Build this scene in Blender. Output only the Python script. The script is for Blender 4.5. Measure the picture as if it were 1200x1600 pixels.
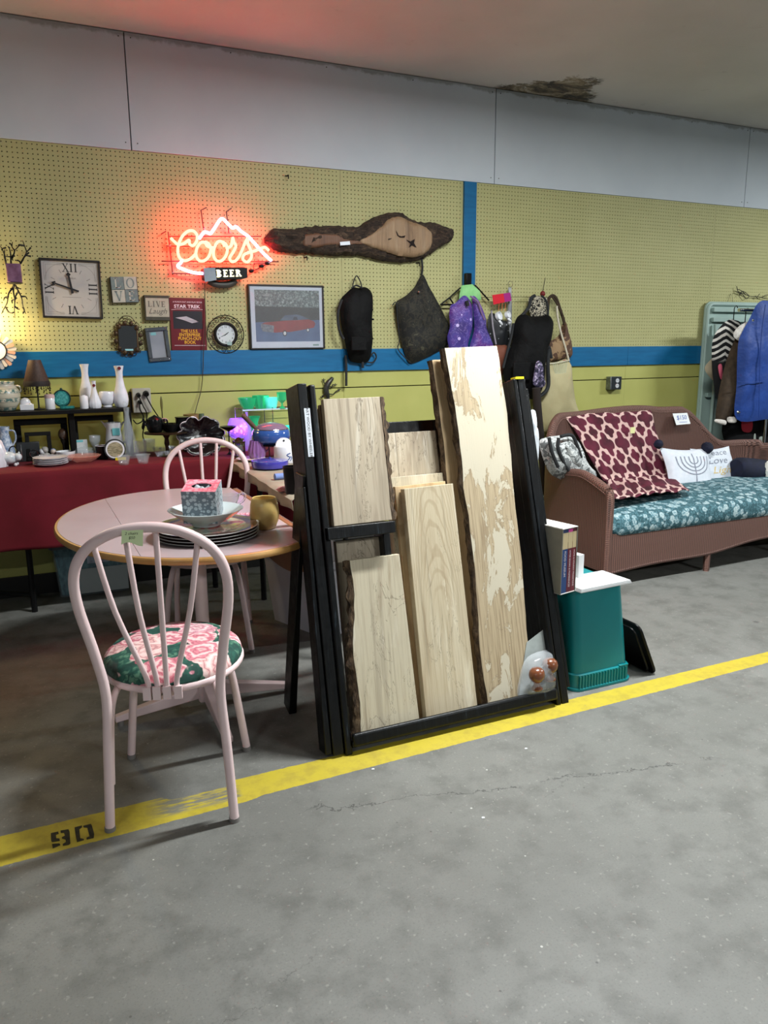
import bpy, math, random
from mathutils import Vector, Matrix, noise
from math import sin, cos, pi, sqrt, radians
S = bpy.context.scene
for _o in list(bpy.data.objects): bpy.data.objects.remove(_o)
COL = S.collection

# ---------------- camera ----------------
HC, F, DC = 1.45, 1220.0, 4.95
YAW, PITCH, ROLL = .435484, .210661, -.0067045
def _basis():
    f = Vector((sin(YAW)*cos(PITCH), cos(YAW)*cos(PITCH), -sin(PITCH)))
    r = Vector((cos(YAW), -sin(YAW), 0)); u = r.cross(f)
    return r*cos(ROLL)+u*sin(ROLL), u*cos(ROLL)-r*sin(ROLL), f
CR, CU, CW = _basis(); CP = Vector((0, -DC, HC))
cam = bpy.data.cameras.new('camera'); co = bpy.data.objects.new('camera', cam); COL.objects.link(co)
cam.sensor_fit = 'VERTICAL'; cam.sensor_height = 24; cam.lens = 24*F/1600; cam.clip_start = .05
co.matrix_world = Matrix(((CR.x, CU.x, -CW.x, CP.x), (CR.y, CU.y, -CW.y, CP.y), (CR.z, CU.z, -CW.z, CP.z), (0, 0, 0, 1)))
S.camera = co

# ---------------- world and lights ----------------
W = bpy.data.worlds.new('world'); S.world = W; W.use_nodes = True
W.node_tree.nodes['Background'].inputs[0].default_value = (.62, .74, .86, 1)
W.node_tree.nodes['Background'].inputs[1].default_value = .055
def area(name, loc, rot, sx, sy, power, col):
    l = bpy.data.lights.new(name, 'AREA'); l.shape = 'RECTANGLE'; l.size = sx; l.size_y = sy; l.energy = power; l.color = col
    o = bpy.data.objects.new(name, l); COL.objects.link(o); o.location = loc; o.rotation_euler = [radians(a) for a in rot]; return o
# fluorescent tubes and added fill lights parallel to the wall, all outside the frame
area('tube_and_fill_light', (2.25, -2.68, 3.05), (0, 0, 0), 1.2, .10, 98, (.95, .99, 1))
area('tube_and_fill_light', (-3.2, -7.2, 3.05), (0, 0, 0), 1.2, .10, 60, (.95, .99, 1))  # weak front-left fill, added to brighten the chair tubes
area('tube_and_fill_light', (7.2, -2.68, 3.05), (0, 0, 0), 1.2, .10, 120, (.92, .98, 1))
area('tube_and_fill_light', (4.2, -7.6, 3.05), (0, 0, 0), 1.2, .10, 112, (.95, .99, 1))  # front fill, added behind the camera for surfaces facing it
def point(name, loc, power, col, r=.04):
    l = bpy.data.lights.new(name, 'POINT'); l.energy = power; l.color = col; l.shadow_soft_size = r
    o = bpy.data.objects.new(name, l); COL.objects.link(o); o.location = loc; return o
point('table_lamp_bulb', (-.15, -.11, 1.60), 8, (1, .74, .38), .05)
vs = S.view_settings; vs.view_transform = 'Standard'; vs.look = 'None'; vs.gamma = 1; vs.exposure = 0.86; vs.use_curve_mapping = False

# ---------------- projection helpers: a pixel of the 1200x1600 frame onto a real plane ----------------
def ray(px, py): return CW + CR*((px-600)/F) - CU*((py-800)/F)
def oy(px, py, Y=0.): d = ray(px, py); return CP + d*((Y-CP.y)/d.y)
def oz(px, py, z=0.): d = ray(px, py); return CP + d*((z-CP.z)/d.z)
def ppm(P): return F/((Vector(P)-CP).dot(CW))

# ---------------- materials ----------------
def lin(c):
    return tuple(((v/255)/12.92 if v/255 <= .04045 else ((v/255+.055)/1.055)**2.4) for v in c)+(1,)
class NT:
    def __init__(s, name):
        s.m = bpy.data.materials.new(name); s.m.use_nodes = True; s.t = s.m.node_tree
        s.b = s.t.nodes['Principled BSDF']; s.out = s.t.nodes['Material Output']
    def n(s, typ, **k):
        x = s.t.nodes.new(typ)
        for a, v in k.items():
            if a == 'i':
                for kk, vv in v.items():
                    if isinstance(vv, bpy.types.NodeSocket): s.t.links.new(vv, x.inputs[kk])
                    else: x.inputs[kk].default_value = vv
            else: setattr(x, a, v)
        return x
    def l(s, a, b): s.t.links.new(a, b)
    def math(s, op, a, b=0., c=0., clamp=False):
        x = s.n('ShaderNodeMath', operation=op, use_clamp=clamp)
        for i, v in enumerate((a, b, c)):
            if isinstance(v, bpy.types.NodeSocket): s.l(v, x.inputs[i])
            else: x.inputs[i].default_value = v
        return x.outputs[0]
    def coord(s, kind='Object', scale=(1, 1, 1), loc=(0, 0, 0), rot=(0, 0, 0)):
        t = s.n('ShaderNodeTexCoord'); m = s.n('ShaderNodeMapping', i={'Scale': scale, 'Location': loc, 'Rotation': rot})
        s.l(t.outputs[kind], m.inputs[0]); return m.outputs[0]
    def noise(s, v, scale=5., detail=3., rough=.55, dist=0.):
        x = s.n('ShaderNodeTexNoise', i={'Scale': scale, 'Detail': detail, 'Roughness': rough, 'Distortion': dist}); s.l(v, x.inputs['Vector']); return x.outputs[0]
    def voro(s, v, scale=5., feature='F1', out=0, rnd=1.):
        x = s.n('ShaderNodeTexVoronoi', feature=feature, i={'Scale': scale, 'Randomness': rnd}); s.l(v, x.inputs['Vector']); return x.outputs[out]
    def ramp(s, f, stops, interp='LINEAR'):
        r = s.n('ShaderNodeValToRGB'); r.color_ramp.interpolation = interp
        e = r.color_ramp.elements
        while len(e) < len(stops): e.new(.5)
        for x, (p, c) in zip(e, stops): x.position = p; x.color = c if len(c) == 4 else lin(c)
        s.l(f, r.inputs[0]); return r.outputs[0]
    def mix(s, f, a, b, mode='MIX'):
        x = s.n('ShaderNodeMix', data_type='RGBA', blend_type=mode)
        for k, v in ((0, f), (6, a), (7, b)):
            if isinstance(v, bpy.types.NodeSocket): s.l(v, x.inputs[k])
            else: x.inputs[k].default_value = v if k == 0 or len(v) == 4 else lin(v)
        return x.outputs[2]
    def step(s, f, a, b):
        x = s.n('ShaderNodeMapRange', interpolation_type='SMOOTHSTEP', i={'From Min': a, 'From Max': b}); s.l(f, x.inputs[0]); return x.outputs[0]
    def sep(s, v): x = s.n('ShaderNodeSeparateXYZ'); s.l(v, x.inputs[0]); return x.outputs
    def comb(s, x=0., y=0., z=0.):
        n = s.n('ShaderNodeCombineXYZ')
        for i, v in enumerate((x, y, z)):
            if isinstance(v, bpy.types.NodeSocket): s.l(v, n.inputs[i])
            else: n.inputs[i].default_value = v
        return n.outputs[0]
    def bump(s, h, strength=.3, dist=.002):
        x = s.n('ShaderNodeBump', i={'Strength': strength, 'Distance': dist}); s.l(h, x.inputs['Height']); s.l(x.outputs[0], s.b.inputs['Normal'])
    def col(s, c):
        if isinstance(c, bpy.types.NodeSocket): s.l(c, s.b.inputs['Base Color'])
        else: s.b.inputs['Base Color'].default_value = lin(c)
    def set(s, **k):
        for a, v in k.items():
            i = s.b.inputs[a.replace('_', ' ')]
            if isinstance(v, bpy.types.NodeSocket): s.l(v, i)
            else: i.default_value = v
_mc = {}
def mat(name, c, c2=None, rough=.5, metal=0., scale=12., st=(1, 1, 1), bump=0., bs=60., coat=0., trans=0., alpha=1., em=None, es=0., ior=1.45, lo=.35, hi=.65, bst=None, bd=.002, sheen=0.):
    if name in _mc: return _mc[name]
    t = NT(name)
    if c2 is not None:
        t.col(t.ramp(t.noise(t.coord(scale=st), scale, 4), [(lo, c), (hi, c2)]))
    else: t.col(c)
    t.set(Roughness=rough, Metallic=metal, Coat_Weight=coat, Transmission_Weight=trans, Alpha=alpha, IOR=ior, Sheen_Weight=sheen)
    if max(c) < 20 and not metal and not coat: t.set(Specular_IOR_Level=.22)
    if em is not None: t.set(Emission_Color=em if len(em) == 4 else lin(em), Emission_Strength=es)
    if bump: t.bump(t.noise(t.coord(scale=bst or st), bs, 3), bump, bd)
    _mc[name] = t.m; return t.m

# ---------------- geometry ----------------
def cr(pts, n=6, closed=False):
    P = [Vector(p) for p in pts]; out = []; L = len(P)
    for i in range(L if closed else L-1):
        a, b, c, d = (P[(i-1) % L] if closed or i > 0 else P[0]), P[i], P[(i+1) % L], (P[(i+2) % L] if closed or i+2 < L else P[-1])
        for k in range(n):
            t = k/n
            out.append(.5*((2*b)+(c-a)*t+(2*a-5*b+4*c-d)*t*t+(3*b-a-3*c+d)*t**3))
    if not closed: out.append(P[-1])
    return out
class G:
    def __init__(s): s.v = []; s.f = []; s.mi = []; s.uv = None; s.cur = 0
    def add(s, v, f):
        o = len(s.v); s.v += [Vector(p) for p in v]; s.f += [tuple(i+o for i in q) for q in f]; s.mi += [s.cur]*len(f); return s
    def m(s, i): s.cur = i; return s
    def box(s, lo, hi, M=None):
        v = [Vector((x, y, z)) for x in (lo[0], hi[0]) for y in (lo[1], hi[1]) for z in (lo[2], hi[2])]
        if M: v = [M @ p for p in v]
        return s.add(v, [(0, 1, 3, 2), (4, 6, 7, 5), (0, 4, 5, 1), (2, 3, 7, 6), (0, 2, 6, 4), (1, 5, 7, 3)])
    def bc(s, c, d, M=None): return s.box([c[i]-d[i]/2 for i in range(3)], [c[i]+d[i]/2 for i in range(3)], M)
    def hexa(s, A, B):  # two quads of 4 points
        return s.add(list(A)+list(B), [(3, 2, 1, 0), (4, 5, 6, 7), (0, 1, 5, 4), (1, 2, 6, 5), (2, 3, 7, 6), (3, 0, 4, 7)])
    def tube(s, path, r, n=10, closed=False, flat=None):
        P = [Vector(p) for p in path]; L = len(P); R = r if isinstance(r, (list, tuple)) else [r]*L; v = []; f = []
        up = None
        for i in range(L):
            t = (P[(i+1) % L]-P[i-1]) if closed else (P[min(i+1, L-1)]-P[max(i-1, 0)])
            t = t.normalized() if t.length > 1e-9 else Vector((0, 0, 1))
            if up is None: up = t.orthogonal().normalized()
            up = (up-t*up.dot(t)); up = up.normalized() if up.length > 1e-6 else t.orthogonal().normalized()
            w = t.cross(up)
            for k in range(n):
                a = 2*pi*k/n; v.append(P[i]+(up*cos(a)+w*sin(a))*R[i])
        for i in range(L if closed else L-1):
            j = (i+1) % L
            for k in range(n):
                q = (k+1) % n; f.append((i*n+k, i*n+q, j*n+q, j*n+k))
        if not closed: f += [tuple(range(n-1, -1, -1)), tuple((L-1)*n+k for k in range(n))]
        return s.add(v, f)
    def cyl(s, a, b, r, r2=None, n=16): return s.tube([a, b], [r, r if r2 is None else r2], n)
    def lathe(s, prof, c=(0, 0, 0), n=28, M=None, sx=1., sy=1., lob=0, la=0.):
        c = Vector(c); v = []; f = []; L = len(prof)
        for r, z in prof:
            for k in range(n):
                a = 2*pi*k/n; rr = r*(1+la*cos(lob*a)) if lob else r
                p = Vector((rr*cos(a)*sx, rr*sin(a)*sy, z)); v.append(c+(M @ p if M else p))
        for i in range(L-1):
            for k in range(n):
                q = (k+1) % n; f.append((i*n+k, i*n+q, (i+1)*n+q, (i+1)*n+k))
        if prof[0][0] > 1e-6: f.append(tuple(range(n-1, -1, -1)))
        if prof[-1][0] > 1e-6: f.append(tuple((L-1)*n+k for k in range(n)))
        return s.add(v, f)
    def sph(s, c, r, n=14, m=8, sq=(1, 1, 1)):
        c = Vector(c); v = [c+Vector((0, 0, -r*sq[2]))]; f = []
        for j in range(1, m):
            for k in range(n):
                a = 2*pi*k/n; b = -pi/2+pi*j/m; v.append(c+Vector((r*cos(b)*cos(a)*sq[0], r*cos(b)*sin(a)*sq[1], r*sin(b)*sq[2])))
        v.append(c+Vector((0, 0, r*sq[2]))); T = len(v)-1
        for k in range(n): q = (k+1) % n; f.append((0, 1+q, 1+k)); f.append((T, 1+(m-2)*n+k, 1+(m-2)*n+q))
        for j in range(m-2):
            for k in range(n): q = (k+1) % n; f.append((1+j*n+k, 1+j*n+q, 1+(j+1)*n+q, 1+(j+1)*n+k))
        return s.add(v, f)
    def prism(s, pts, mp, d0, d1):
        # outline pts (u,v) mapped by mp(u,v,d); d0 back, d1 front
        n = len(pts); v = [mp(p[0], p[1], d0) for p in pts]+[mp(p[0], p[1], d1) for p in pts]
        return s.add(v, [tuple(range(n-1, -1, -1)), tuple(range(n, 2*n))]+[(i, (i+1) % n, n+(i+1) % n, n+i) for i in range(n)])
    def flat(s, pts, mp, d): return s.add([mp(p[0], p[1], d) for p in pts], [tuple(range(len(pts)))])
    def grid(s, fn, nu, nv, uvf=None):
        v = [fn(i/nu, j/nv) for j in range(nv+1) for i in range(nu+1)]
        f = [(j*(nu+1)+i, j*(nu+1)+i+1, (j+1)*(nu+1)+i+1, (j+1)*(nu+1)+i) for j in range(nv) for i in range(nu)]
        if uvf: s.uv = [uvf(i/nu, j/nv) for j in range(nv+1) for i in range(nu+1)]
        return s.add(v, f)
    def ribbon(s, pl, w, mp, d):   # a stroke of width w on a surface
        P = [Vector((p[0], p[1])) for p in pl]; v = []
        for i in range(len(P)):
            t = P[min(i+1, len(P)-1)]-P[max(i-1, 0)]
            t = t.normalized() if t.length > 1e-9 else Vector((1, 0)); nn = Vector((-t.y, t.x))*w/2
            v += [P[i]+nn, P[i]-nn]
        return s.add([mp(p.x, p.y, d) for p in v], [(2*i, 2*i+1, 2*i+3, 2*i+2) for i in range(len(P)-1)])
    def puff(s, pts, y0, thick, rings=7, wr=0., ws=14., seed=0., p=2.4, back=.2):
        # cushion-like body hanging on the plane y=y0, outline (x,z), bulging toward -y and a little to +y
        c = Vector((sum(q[0] for q in pts)/len(pts), sum(q[1] for q in pts)/len(pts))); n = len(pts)
        for sg, th in ((-1, thick), (1, thick*back)):
            v = []; f = []
            for k in range(rings):
                t = 1-k/rings
                for q in pts:
                    x = c.x+(q[0]-c.x)*t; z = c.y+(q[1]-c.y)*t
                    d = th*max(0, 1-t**p)**.6
                    if wr and k: d += wr*noise.noise(Vector((x*ws, seed, z*ws*.6)))*min(1, k/2)
                    v.append(Vector((x, y0+sg*d, z)))
            v.append(Vector((c.x, y0+sg*th, c.y)))
            for k in range(rings-1):
                for i in range(n): j = (i+1) % n; f.append((k*n+i, k*n+j, (k+1)*n+j, (k+1)*n+i) if sg < 0 else (k*n+j, k*n+i, (k+1)*n+i, (k+1)*n+j))
            for i in range(n):
                j = (i+1) % n; f.append(((rings-1)*n+i, (rings-1)*n+j, rings*n) if sg < 0 else ((rings-1)*n+j, (rings-1)*n+i, rings*n))
            s.add(v, f)
        return s
def WM(o): return (WM(o.parent) if o.parent else Matrix()) @ o.matrix_basis
def tag(o, label=None, cat=None, group=None, kind=None):
    if label: o['label'] = label
    if cat: o['category'] = cat
    if group: o['group'] = group
    if kind: o['kind'] = kind
    return o
def E(name, label, cat, loc=(0, 0, 0), rz=0., group=None, rot=None):
    o = bpy.data.objects.new(name, None); COL.objects.link(o); o.empty_display_size = .05
    o.location = loc; o.rotation_euler = rot or (0, 0, rz); o.matrix_basis = Matrix.LocRotScale(Vector(loc), o.rotation_euler, None)
    return tag(o, label, cat, group)
def O(name, g, m, parent=None, local=False, top=None, group=None, kind=None, bev=0., smooth=True, label=None, loc=None, ang=40, seg=2):
    me = bpy.data.meshes.new(name); vs_ = g.v
    if parent is not None:
        if not local: inv = WM(parent).inverted(); vs_ = [inv @ v for v in vs_]
    elif not local:
        if loc is None:
            xs = [v.x for v in vs_]; ys = [v.y for v in vs_]; zs = [v.z for v in vs_]
            loc = ((min(xs)+max(xs))/2, (min(ys)+max(ys))/2, min(zs))
        L = Vector(loc); vs_ = [v-L for v in vs_]
    me.from_pydata([tuple(v) for v in vs_], [], g.f)
    for x in (m if isinstance(m, (list, tuple)) else [m]): me.materials.append(x)
    if isinstance(m, (list, tuple)): me.polygons.foreach_set('material_index', g.mi)
    if g.uv:
        u = me.uv_layers.new(name='UVMap'); fl = []
        for lp in me.loops: fl += list(g.uv[lp.vertex_index]) if lp.vertex_index < len(g.uv) else [0, 0]
        u.data.foreach_set('uv', fl)
    me.update(); me.validate()
    if smooth:
        me.polygons.foreach_set('use_smooth', [True]*len(me.polygons)); me.set_sharp_from_angle(angle=radians(ang))
    o = bpy.data.objects.new(name, me); COL.objects.link(o)
    if parent is not None: o.parent = parent
    elif loc is not None: o.location = loc
    if bev:
        b = o.modifiers.new('bevel', 'BEVEL'); b.width = bev; b.segments = seg; b.limit_method = 'ANGLE'; b.harden_normals = False
    if top: tag(o, top[0], top[1], group)
    if label: o['label'] = label
    if kind: o['kind'] = kind
    return o
def dup(root, loc, rz, label=None, group=None):
    r = root.copy(); COL.objects.link(r); r.location = loc; r.rotation_euler = (0, 0, rz)
    r.matrix_basis = Matrix.LocRotScale(Vector(loc), r.rotation_euler, None)
    if label: r['label'] = label
    if group: r['group'] = group
    for ch in list(root.children):
        c = ch.copy(); COL.objects.link(c); c.parent = r
        for g2 in ch.children: d = g2.copy(); COL.objects.link(d); d.parent = c
    return r
def text2d(s, size, shear=0., bold=0., sx=1., align='CENTER'):
    cu = bpy.data.curves.new('t', 'FONT'); cu.body = s; cu.size = size; cu.align_x = align; cu.align_y = 'CENTER'; cu.shear = shear; cu.offset = bold*size; cu.resolution_u = 3
    o = bpy.data.objects.new('t', cu); me = bpy.data.meshes.new_from_object(o)
    v = [(p.co.x*sx, p.co.y) for p in me.vertices]; f = [tuple(p.vertices) for p in me.polygons]
    bpy.data.objects.remove(o); bpy.data.curves.remove(cu); bpy.data.meshes.remove(me); return v, f
def gtext(g, s, size, mp, d, at=(0, 0), **k):
    v, f = text2d(s, size, **k); return g.add([mp(p[0]+at[0], p[1]+at[1], d) for p in v], f)
FR = lambda u, v, d: Vector((u, -d, v))          # local frame of things hung on the wall
def quadrect(q, off):
    P = [oy(x, y, -off) for x, y in q]; c = sum(P, Vector())/4
    r = ((P[1]-P[0])+(P[2]-P[3]))/2; u = ((P[0]-P[3])+(P[1]-P[2]))/2
    a = math.atan2(r.z, r.x); a2 = math.atan2(-u.x, u.z); a = (a+a2)/2
    return Vector((c.x, -off, c.z)), r.length, u.length, a
def wallthing(name, label, cat, q, off, group=None):
    c, w, h, a = quadrect(q, off); return E(name, label, cat, c, group=group, rot=(0, -a, 0)), w, h
def wpts(pts, off): return [(p.x, p.z) for p in (oy(x, y, -off) for x, y in pts)]
WP = lambda pts, off: [oy(x, y, -off) for x, y in pts]
def circ(r, n=24, c=(0, 0), sx=1.): return [(c[0]+r*cos(2*pi*k/n)*sx, c[1]+r*sin(2*pi*k/n)) for k in range(n)]
def rect(x0, z0, x1, z1): return [(x0, z0), (x1, z0), (x1, z1), (x0, z1)]
def frame_g(w, h, t, d0, d1):
    g = G(); W2, H2 = w/2, h/2
    for r in (rect(-W2, H2-t, W2, H2), rect(-W2, -H2, W2, -H2+t), rect(-W2, -H2+t, -W2+t, H2-t), rect(W2-t, -H2+t, W2, H2-t)): g.prism(r, FR, d0, d1)
    return g
def serif(g, ch, x, z, h, mp, d, t=.16, slab=False):
    # roman letter strokes with serifs, height h, lower left (x,z)
    th = h*t; tn = th if slab else th*.42; sf = h*.07 if not slab else h*.13
    R = lambda a, b, c, e: g.flat(rect(x+a*h, z+b*h, x+c*h, z+e*h), mp, d)
    T = th/h; N = tn/h; s = sf/h
    def stem(a, tt): R(a, 0, a+tt, 1); R(a-.08, 0, a+tt+.08, s); R(a-.08, 1-s, a+tt+.08, 1)
    def diag(x0, x1, w, top=1., bot=0.): g.flat([(x+x0*h, z+top*h), (x+x1*h, z+bot*h), (x+(x1+w)*h, z+bot*h), (x+(x0+w)*h, z+top*h)], mp, d)
    if ch == 'L': stem(.1, T); R(.1, 0, .68, s*1.2); R(.62, 0, .68, .25); return .72*h
    if ch == 'I': stem(.1, T); return (.3+T)*h-.0
    if ch == 'E':
        stem(.1, T); R(.1, 0, .66, s*1.2); R(.1, 1-s*1.2, .63, 1); R(.1, .47, .5, .47+s*1.1); R(.6, 0, .66, .24); R(.57, .76, .63, 1); R(.46, .36, .5, .64); return .74*h
    if ch == 'V':
        diag(.02, .32, T); diag(.62, .32+T*.4, N); R(-.06, 1-s, .02+T+.08, 1); R(.54, 1-s, .62+N+.08, 1); return .74*h
    if ch == 'X':
        diag(.02, .56, T); diag(.58, .04, N); R(-.05, 1-s, .28, 1); R(.45, 1-s, .72, 1); R(-.05, 0, .24, s); R(.44, 0, .78, s); return .78*h
    if ch == 'O':
        n = 28; v = []; 
        for k in range(n):
            a = 2*pi*k/n; v += [mp(x+(.42+.42*cos(a))*h, z+(.5+.52*sin(a))*h, d), mp(x+(.42+(.42-T)*cos(a))*h, z+(.5+(.52-N)*sin(a))*h, d)]
        g.add(v, [(2*k, 2*((k+1) % n), 2*((k+1) % n)+1, 2*k+1) for k in range(n)]); return .9*h
    if ch in 'BR':
        stem(.1, T)
        def bowl(cz, rz, rx):
            n = 12; v = []
            for k in range(n+1):
                a = -pi/2+pi*k/n; v += [mp(x+(.34+rx*cos(a))*h, z+(cz+rz*sin(a))*h, d), mp(x+(.34+(rx-T)*cos(a))*h, z+(cz+(rz-N)*sin(a))*h, d)]
            g.add(v, [(2*k, 2*k+2, 2*k+3, 2*k+1) for k in range(n)])
            R(.1, cz+rz-N, .34, cz+rz); R(.1, cz-rz, .34, cz-rz+N)
        bowl(.74, .26, .32)
        if ch == 'B': bowl(.25, .25, .36); return .8*h
        diag(.36, .6, T, .5, 0); R(.54, 0, .84, s); return .86*h
    return .5*h
def serifs(g, s, c, h, mp, d, sp=.06, **k):
    # measure, then write centred on c
    w = 0; tmp = G()
    for ch in s: w += (serif(tmp, ch, 0, 0, h, mp, d, **k) if ch != ' ' else .4*h)+sp*h
    x = c[0]-(w-sp*h)/2
    for ch in s: x += (serif(g, ch, x, c[1]-h/2, h, mp, d, **k) if ch != ' ' else .4*h)+sp*h

# =====================================================  STRUCTURE  =====================================================
Z_RB, Z_RT, Z_PT, Z_C = 1.28, 1.426, 2.545, 3.162      # rail bottom, rail top, pegboard top, ceiling
X0, X1 = -1.6, 8.2
def floor_mat():
    t = NT('concrete_floor'); v = t.coord('Object'); x, y, z = t.sep(v)
    big = t.noise(v, 1.1, 4, .6); mid = t.noise(v, 7, 5, .62); fine = t.noise(v, 160, 3, .7)
    c = t.ramp(big, [(.3, (106, 106, 101)), (.7, (124, 124, 119))])
    c = t.mix(t.step(mid, .42, .7), c, (98, 98, 93))
    c = t.mix(t.math('MULTIPLY', t.step(fine, .5, .75), .45), c, (74, 74, 71))
    c = t.mix(t.math('MULTIPLY', t.step(t.noise(v, 60, 2), .63, .72), .5), c, (150, 149, 142))
    spots = t.voro(v, 2.6, out=0); c = t.mix(t.math('MULTIPLY', t.step(spots, .055, .02), .6), c, (62, 61, 58))
    sp2 = t.voro(v, 11, out=0); c = t.mix(t.math('MULTIPLY', t.step(sp2, .045, .03), .7), c, (70, 69, 66))
    sp3 = t.voro(t.coord('Object', loc=(3.3, 1.7, 0)), 5, out=0); c = t.mix(t.step(sp3, .022, .016), c, (180, 180, 174))
    # cracks: main one just in front of the yellow line and fainter ones
    wob = t.math('MULTIPLY', t.math('SUBTRACT', t.noise(v, 6, 5, .7), .5), .22)
    f1 = t.math('ADD', t.math('MULTIPLY', x, -.23), -2.66); d1 = t.math('ABSOLUTE', t.math('SUBTRACT', t.math('SUBTRACT', y, f1), wob))
    crk = t.math('MULTIPLY', t.step(d1, .0042, .0012), t.math('MULTIPLY', t.step(x, .62, .8), t.step(t.noise(v, 3, 2), .38, .48)))
    c = t.mix(t.math('MULTIPLY', crk, .8), c, (66, 65, 62))
    f2 = t.math('ADD', t.math('MULTIPLY', x, .35), -3.6); d2 = t.math('ABSOLUTE', t.math('SUBTRACT', t.math('SUBTRACT', y, f2), t.math('MULTIPLY', wob, 1.4)))
    c = t.mix(t.math('MULTIPLY', t.math('MULTIPLY', t.step(d2, .004, .001), t.step(t.noise(v, 2.3, 2), .5, .56)), .55), c, (74, 73, 70))
    # painted yellow line, worn where it crosses in front of the chair
    en = t.math('MULTIPLY', t.math('SUBTRACT', t.noise(v, 30, 4, .7), .5), .012)
    lo_ = t.math('ADD', t.math('MULTIPLY', x, .018), -2.694)
    lo_ = t.math('ADD', lo_, t.math('MULTIPLY', t.step(x, .55, .62), .012))
    up = t.math('ADD', t.math('MULTIPLY', x, .002), -2.541)
    up = t.math('SUBTRACT', up, t.math('MULTIPLY', t.math('MULTIPLY', t.step(x, .3, .34), t.step(x, .545, .525)), .028))
    m = t.math('MULTIPLY', t.step(t.math('ADD', y, en), t.math('ADD', lo_, -.001), lo_) if False else t.math('GREATER_THAN', t.math('ADD', y, en), lo_), t.math('LESS_THAN', t.math('ADD', y, en), up))
    wz = t.math('MULTIPLY', t.math('MULTIPLY', t.step(x, .22, .33), t.step(x, .56, .53)), t.step(y, -2.665, -2.64))
    wear = t.math('MULTIPLY', wz, t.step(t.noise(t.coord('Object', scale=(5, 34, 1)), 2.2, 4, .65), .36, .56))
    wear = t.math('MAXIMUM', wear, t.math('MULTIPLY', t.step(t.noise(v, 45, 5, .75), .62, .7), .55))
    wear = t.math('MULTIPLY', wear, .92)
    ycol = t.mix(t.step(t.noise(v, 14, 5, .7), .4, .7), (184, 166, 48), (166, 148, 50))
    yel = t.mix(wear, ycol, c); c = t.mix(m, c, yel)
    t.col(c); t.set(Roughness=t.math('ADD', t.math('MULTIPLY', mid, .35), .38))
    h = t.math('ADD', t.math('MULTIPLY', fine, .6), t.math('MULTIPLY', crk, -2.)); t.bump(h, .25, .0015); return t.m
g = G(); g.box((-4, -9, -.1), (9, .12, 0)); fl = O('floor', g, floor_mat(), kind='structure', smooth=False, loc=(0, 0, 0))
# stencilled digits on the line
dg = mat('stencil_black', (38, 36, 28), (58, 54, 34), .8, scale=60)
def sten(polys):
    g = G()
    for q in polys:
        P = [oz(60+x/10, 1260+y/10, 0) for x, y in q]; P.reverse()
        g.prism([(p.x, p.y) for p in P], lambda u, v, d: Vector((u, v, d)), .0002, .0009)
    return g
O('stencil_digit', sten([[(195, 420), (310, 395), (318, 430), (275, 445), (280, 500), (330, 505), (335, 540), (215, 560), (200, 540)], [(212, 590), (330, 580), (345, 608), (225, 660)],
   [(345, 380), (470, 360), (488, 400), (500, 585), (470, 605), (385, 618), (380, 590), (430, 560), (425, 520), (370, 505), (365, 485), (415, 460), (400, 415), (350, 418)]]), dg, fl)
O('stencil_digit', sten([[(565, 330), (680, 300), (682, 330), (640, 360), (655, 500), (710, 510), (712, 530), (605, 560), (590, 500)], [(700, 305), (820, 275), (835, 300), (872, 430), (865, 495), (755, 520), (752, 490), (800, 470), (765, 335), (705, 330)]]), dg, fl)

def ceil_mat():
    t = NT('ceiling_plaster'); v = t.coord('Object'); x, y, z = t.sep(v)
    c = t.ramp(t.noise(v, .9, 4), [(.3, (188, 184, 178)), (.7, (205, 201, 195))])
    c = t.mix(t.math('MULTIPLY', t.step(t.noise(v, 5, 5, .7), .62, .75), .25), c, (140, 134, 126))
    # water damage where ceiling meets wall
    n1 = t.math('MULTIPLY', t.math('SUBTRACT', t.noise(v, 5, 6, .75), .5), .75)
    yy = t.math('MULTIPLY', y, -1)
    side = t.math('ADD', t.math('MULTIPLY', t.math('SUBTRACT', x, 3.12), .95), n1)      # depth allowed grows with x
    m = t.math('MULTIPLY', t.step(t.math('SUBTRACT', side, yy), 0, .05), t.math('MULTIPLY', t.step(t.math('ADD', t.math('ADD', x, t.math('MULTIPLY', yy, .75)), n1), 4.02, 3.92), t.step(x, 3.12, 3.2)))
    br = t.ramp(t.noise(t.coord('Object', scale=(1, 1.6, 1)), 4.5, 7, .75, .6), [(.40, (24, 20, 15)), (.47, (70, 60, 42)), (.54, (124, 110, 82)), (.64, (186, 178, 160))])
    c = t.mix(t.math('MULTIPLY', m, .93), c, br)
    t.col(c); t.set(Roughness=.9); t.bump(t.noise(v, 55, 4), .25, .004); return t.m
g = G(); g.box((-4, -9, Z_C), (9, .12, Z_C+.1)); O('ceiling', g, ceil_mat(), kind='structure', smooth=False, loc=(0, 0, Z_C))

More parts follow.
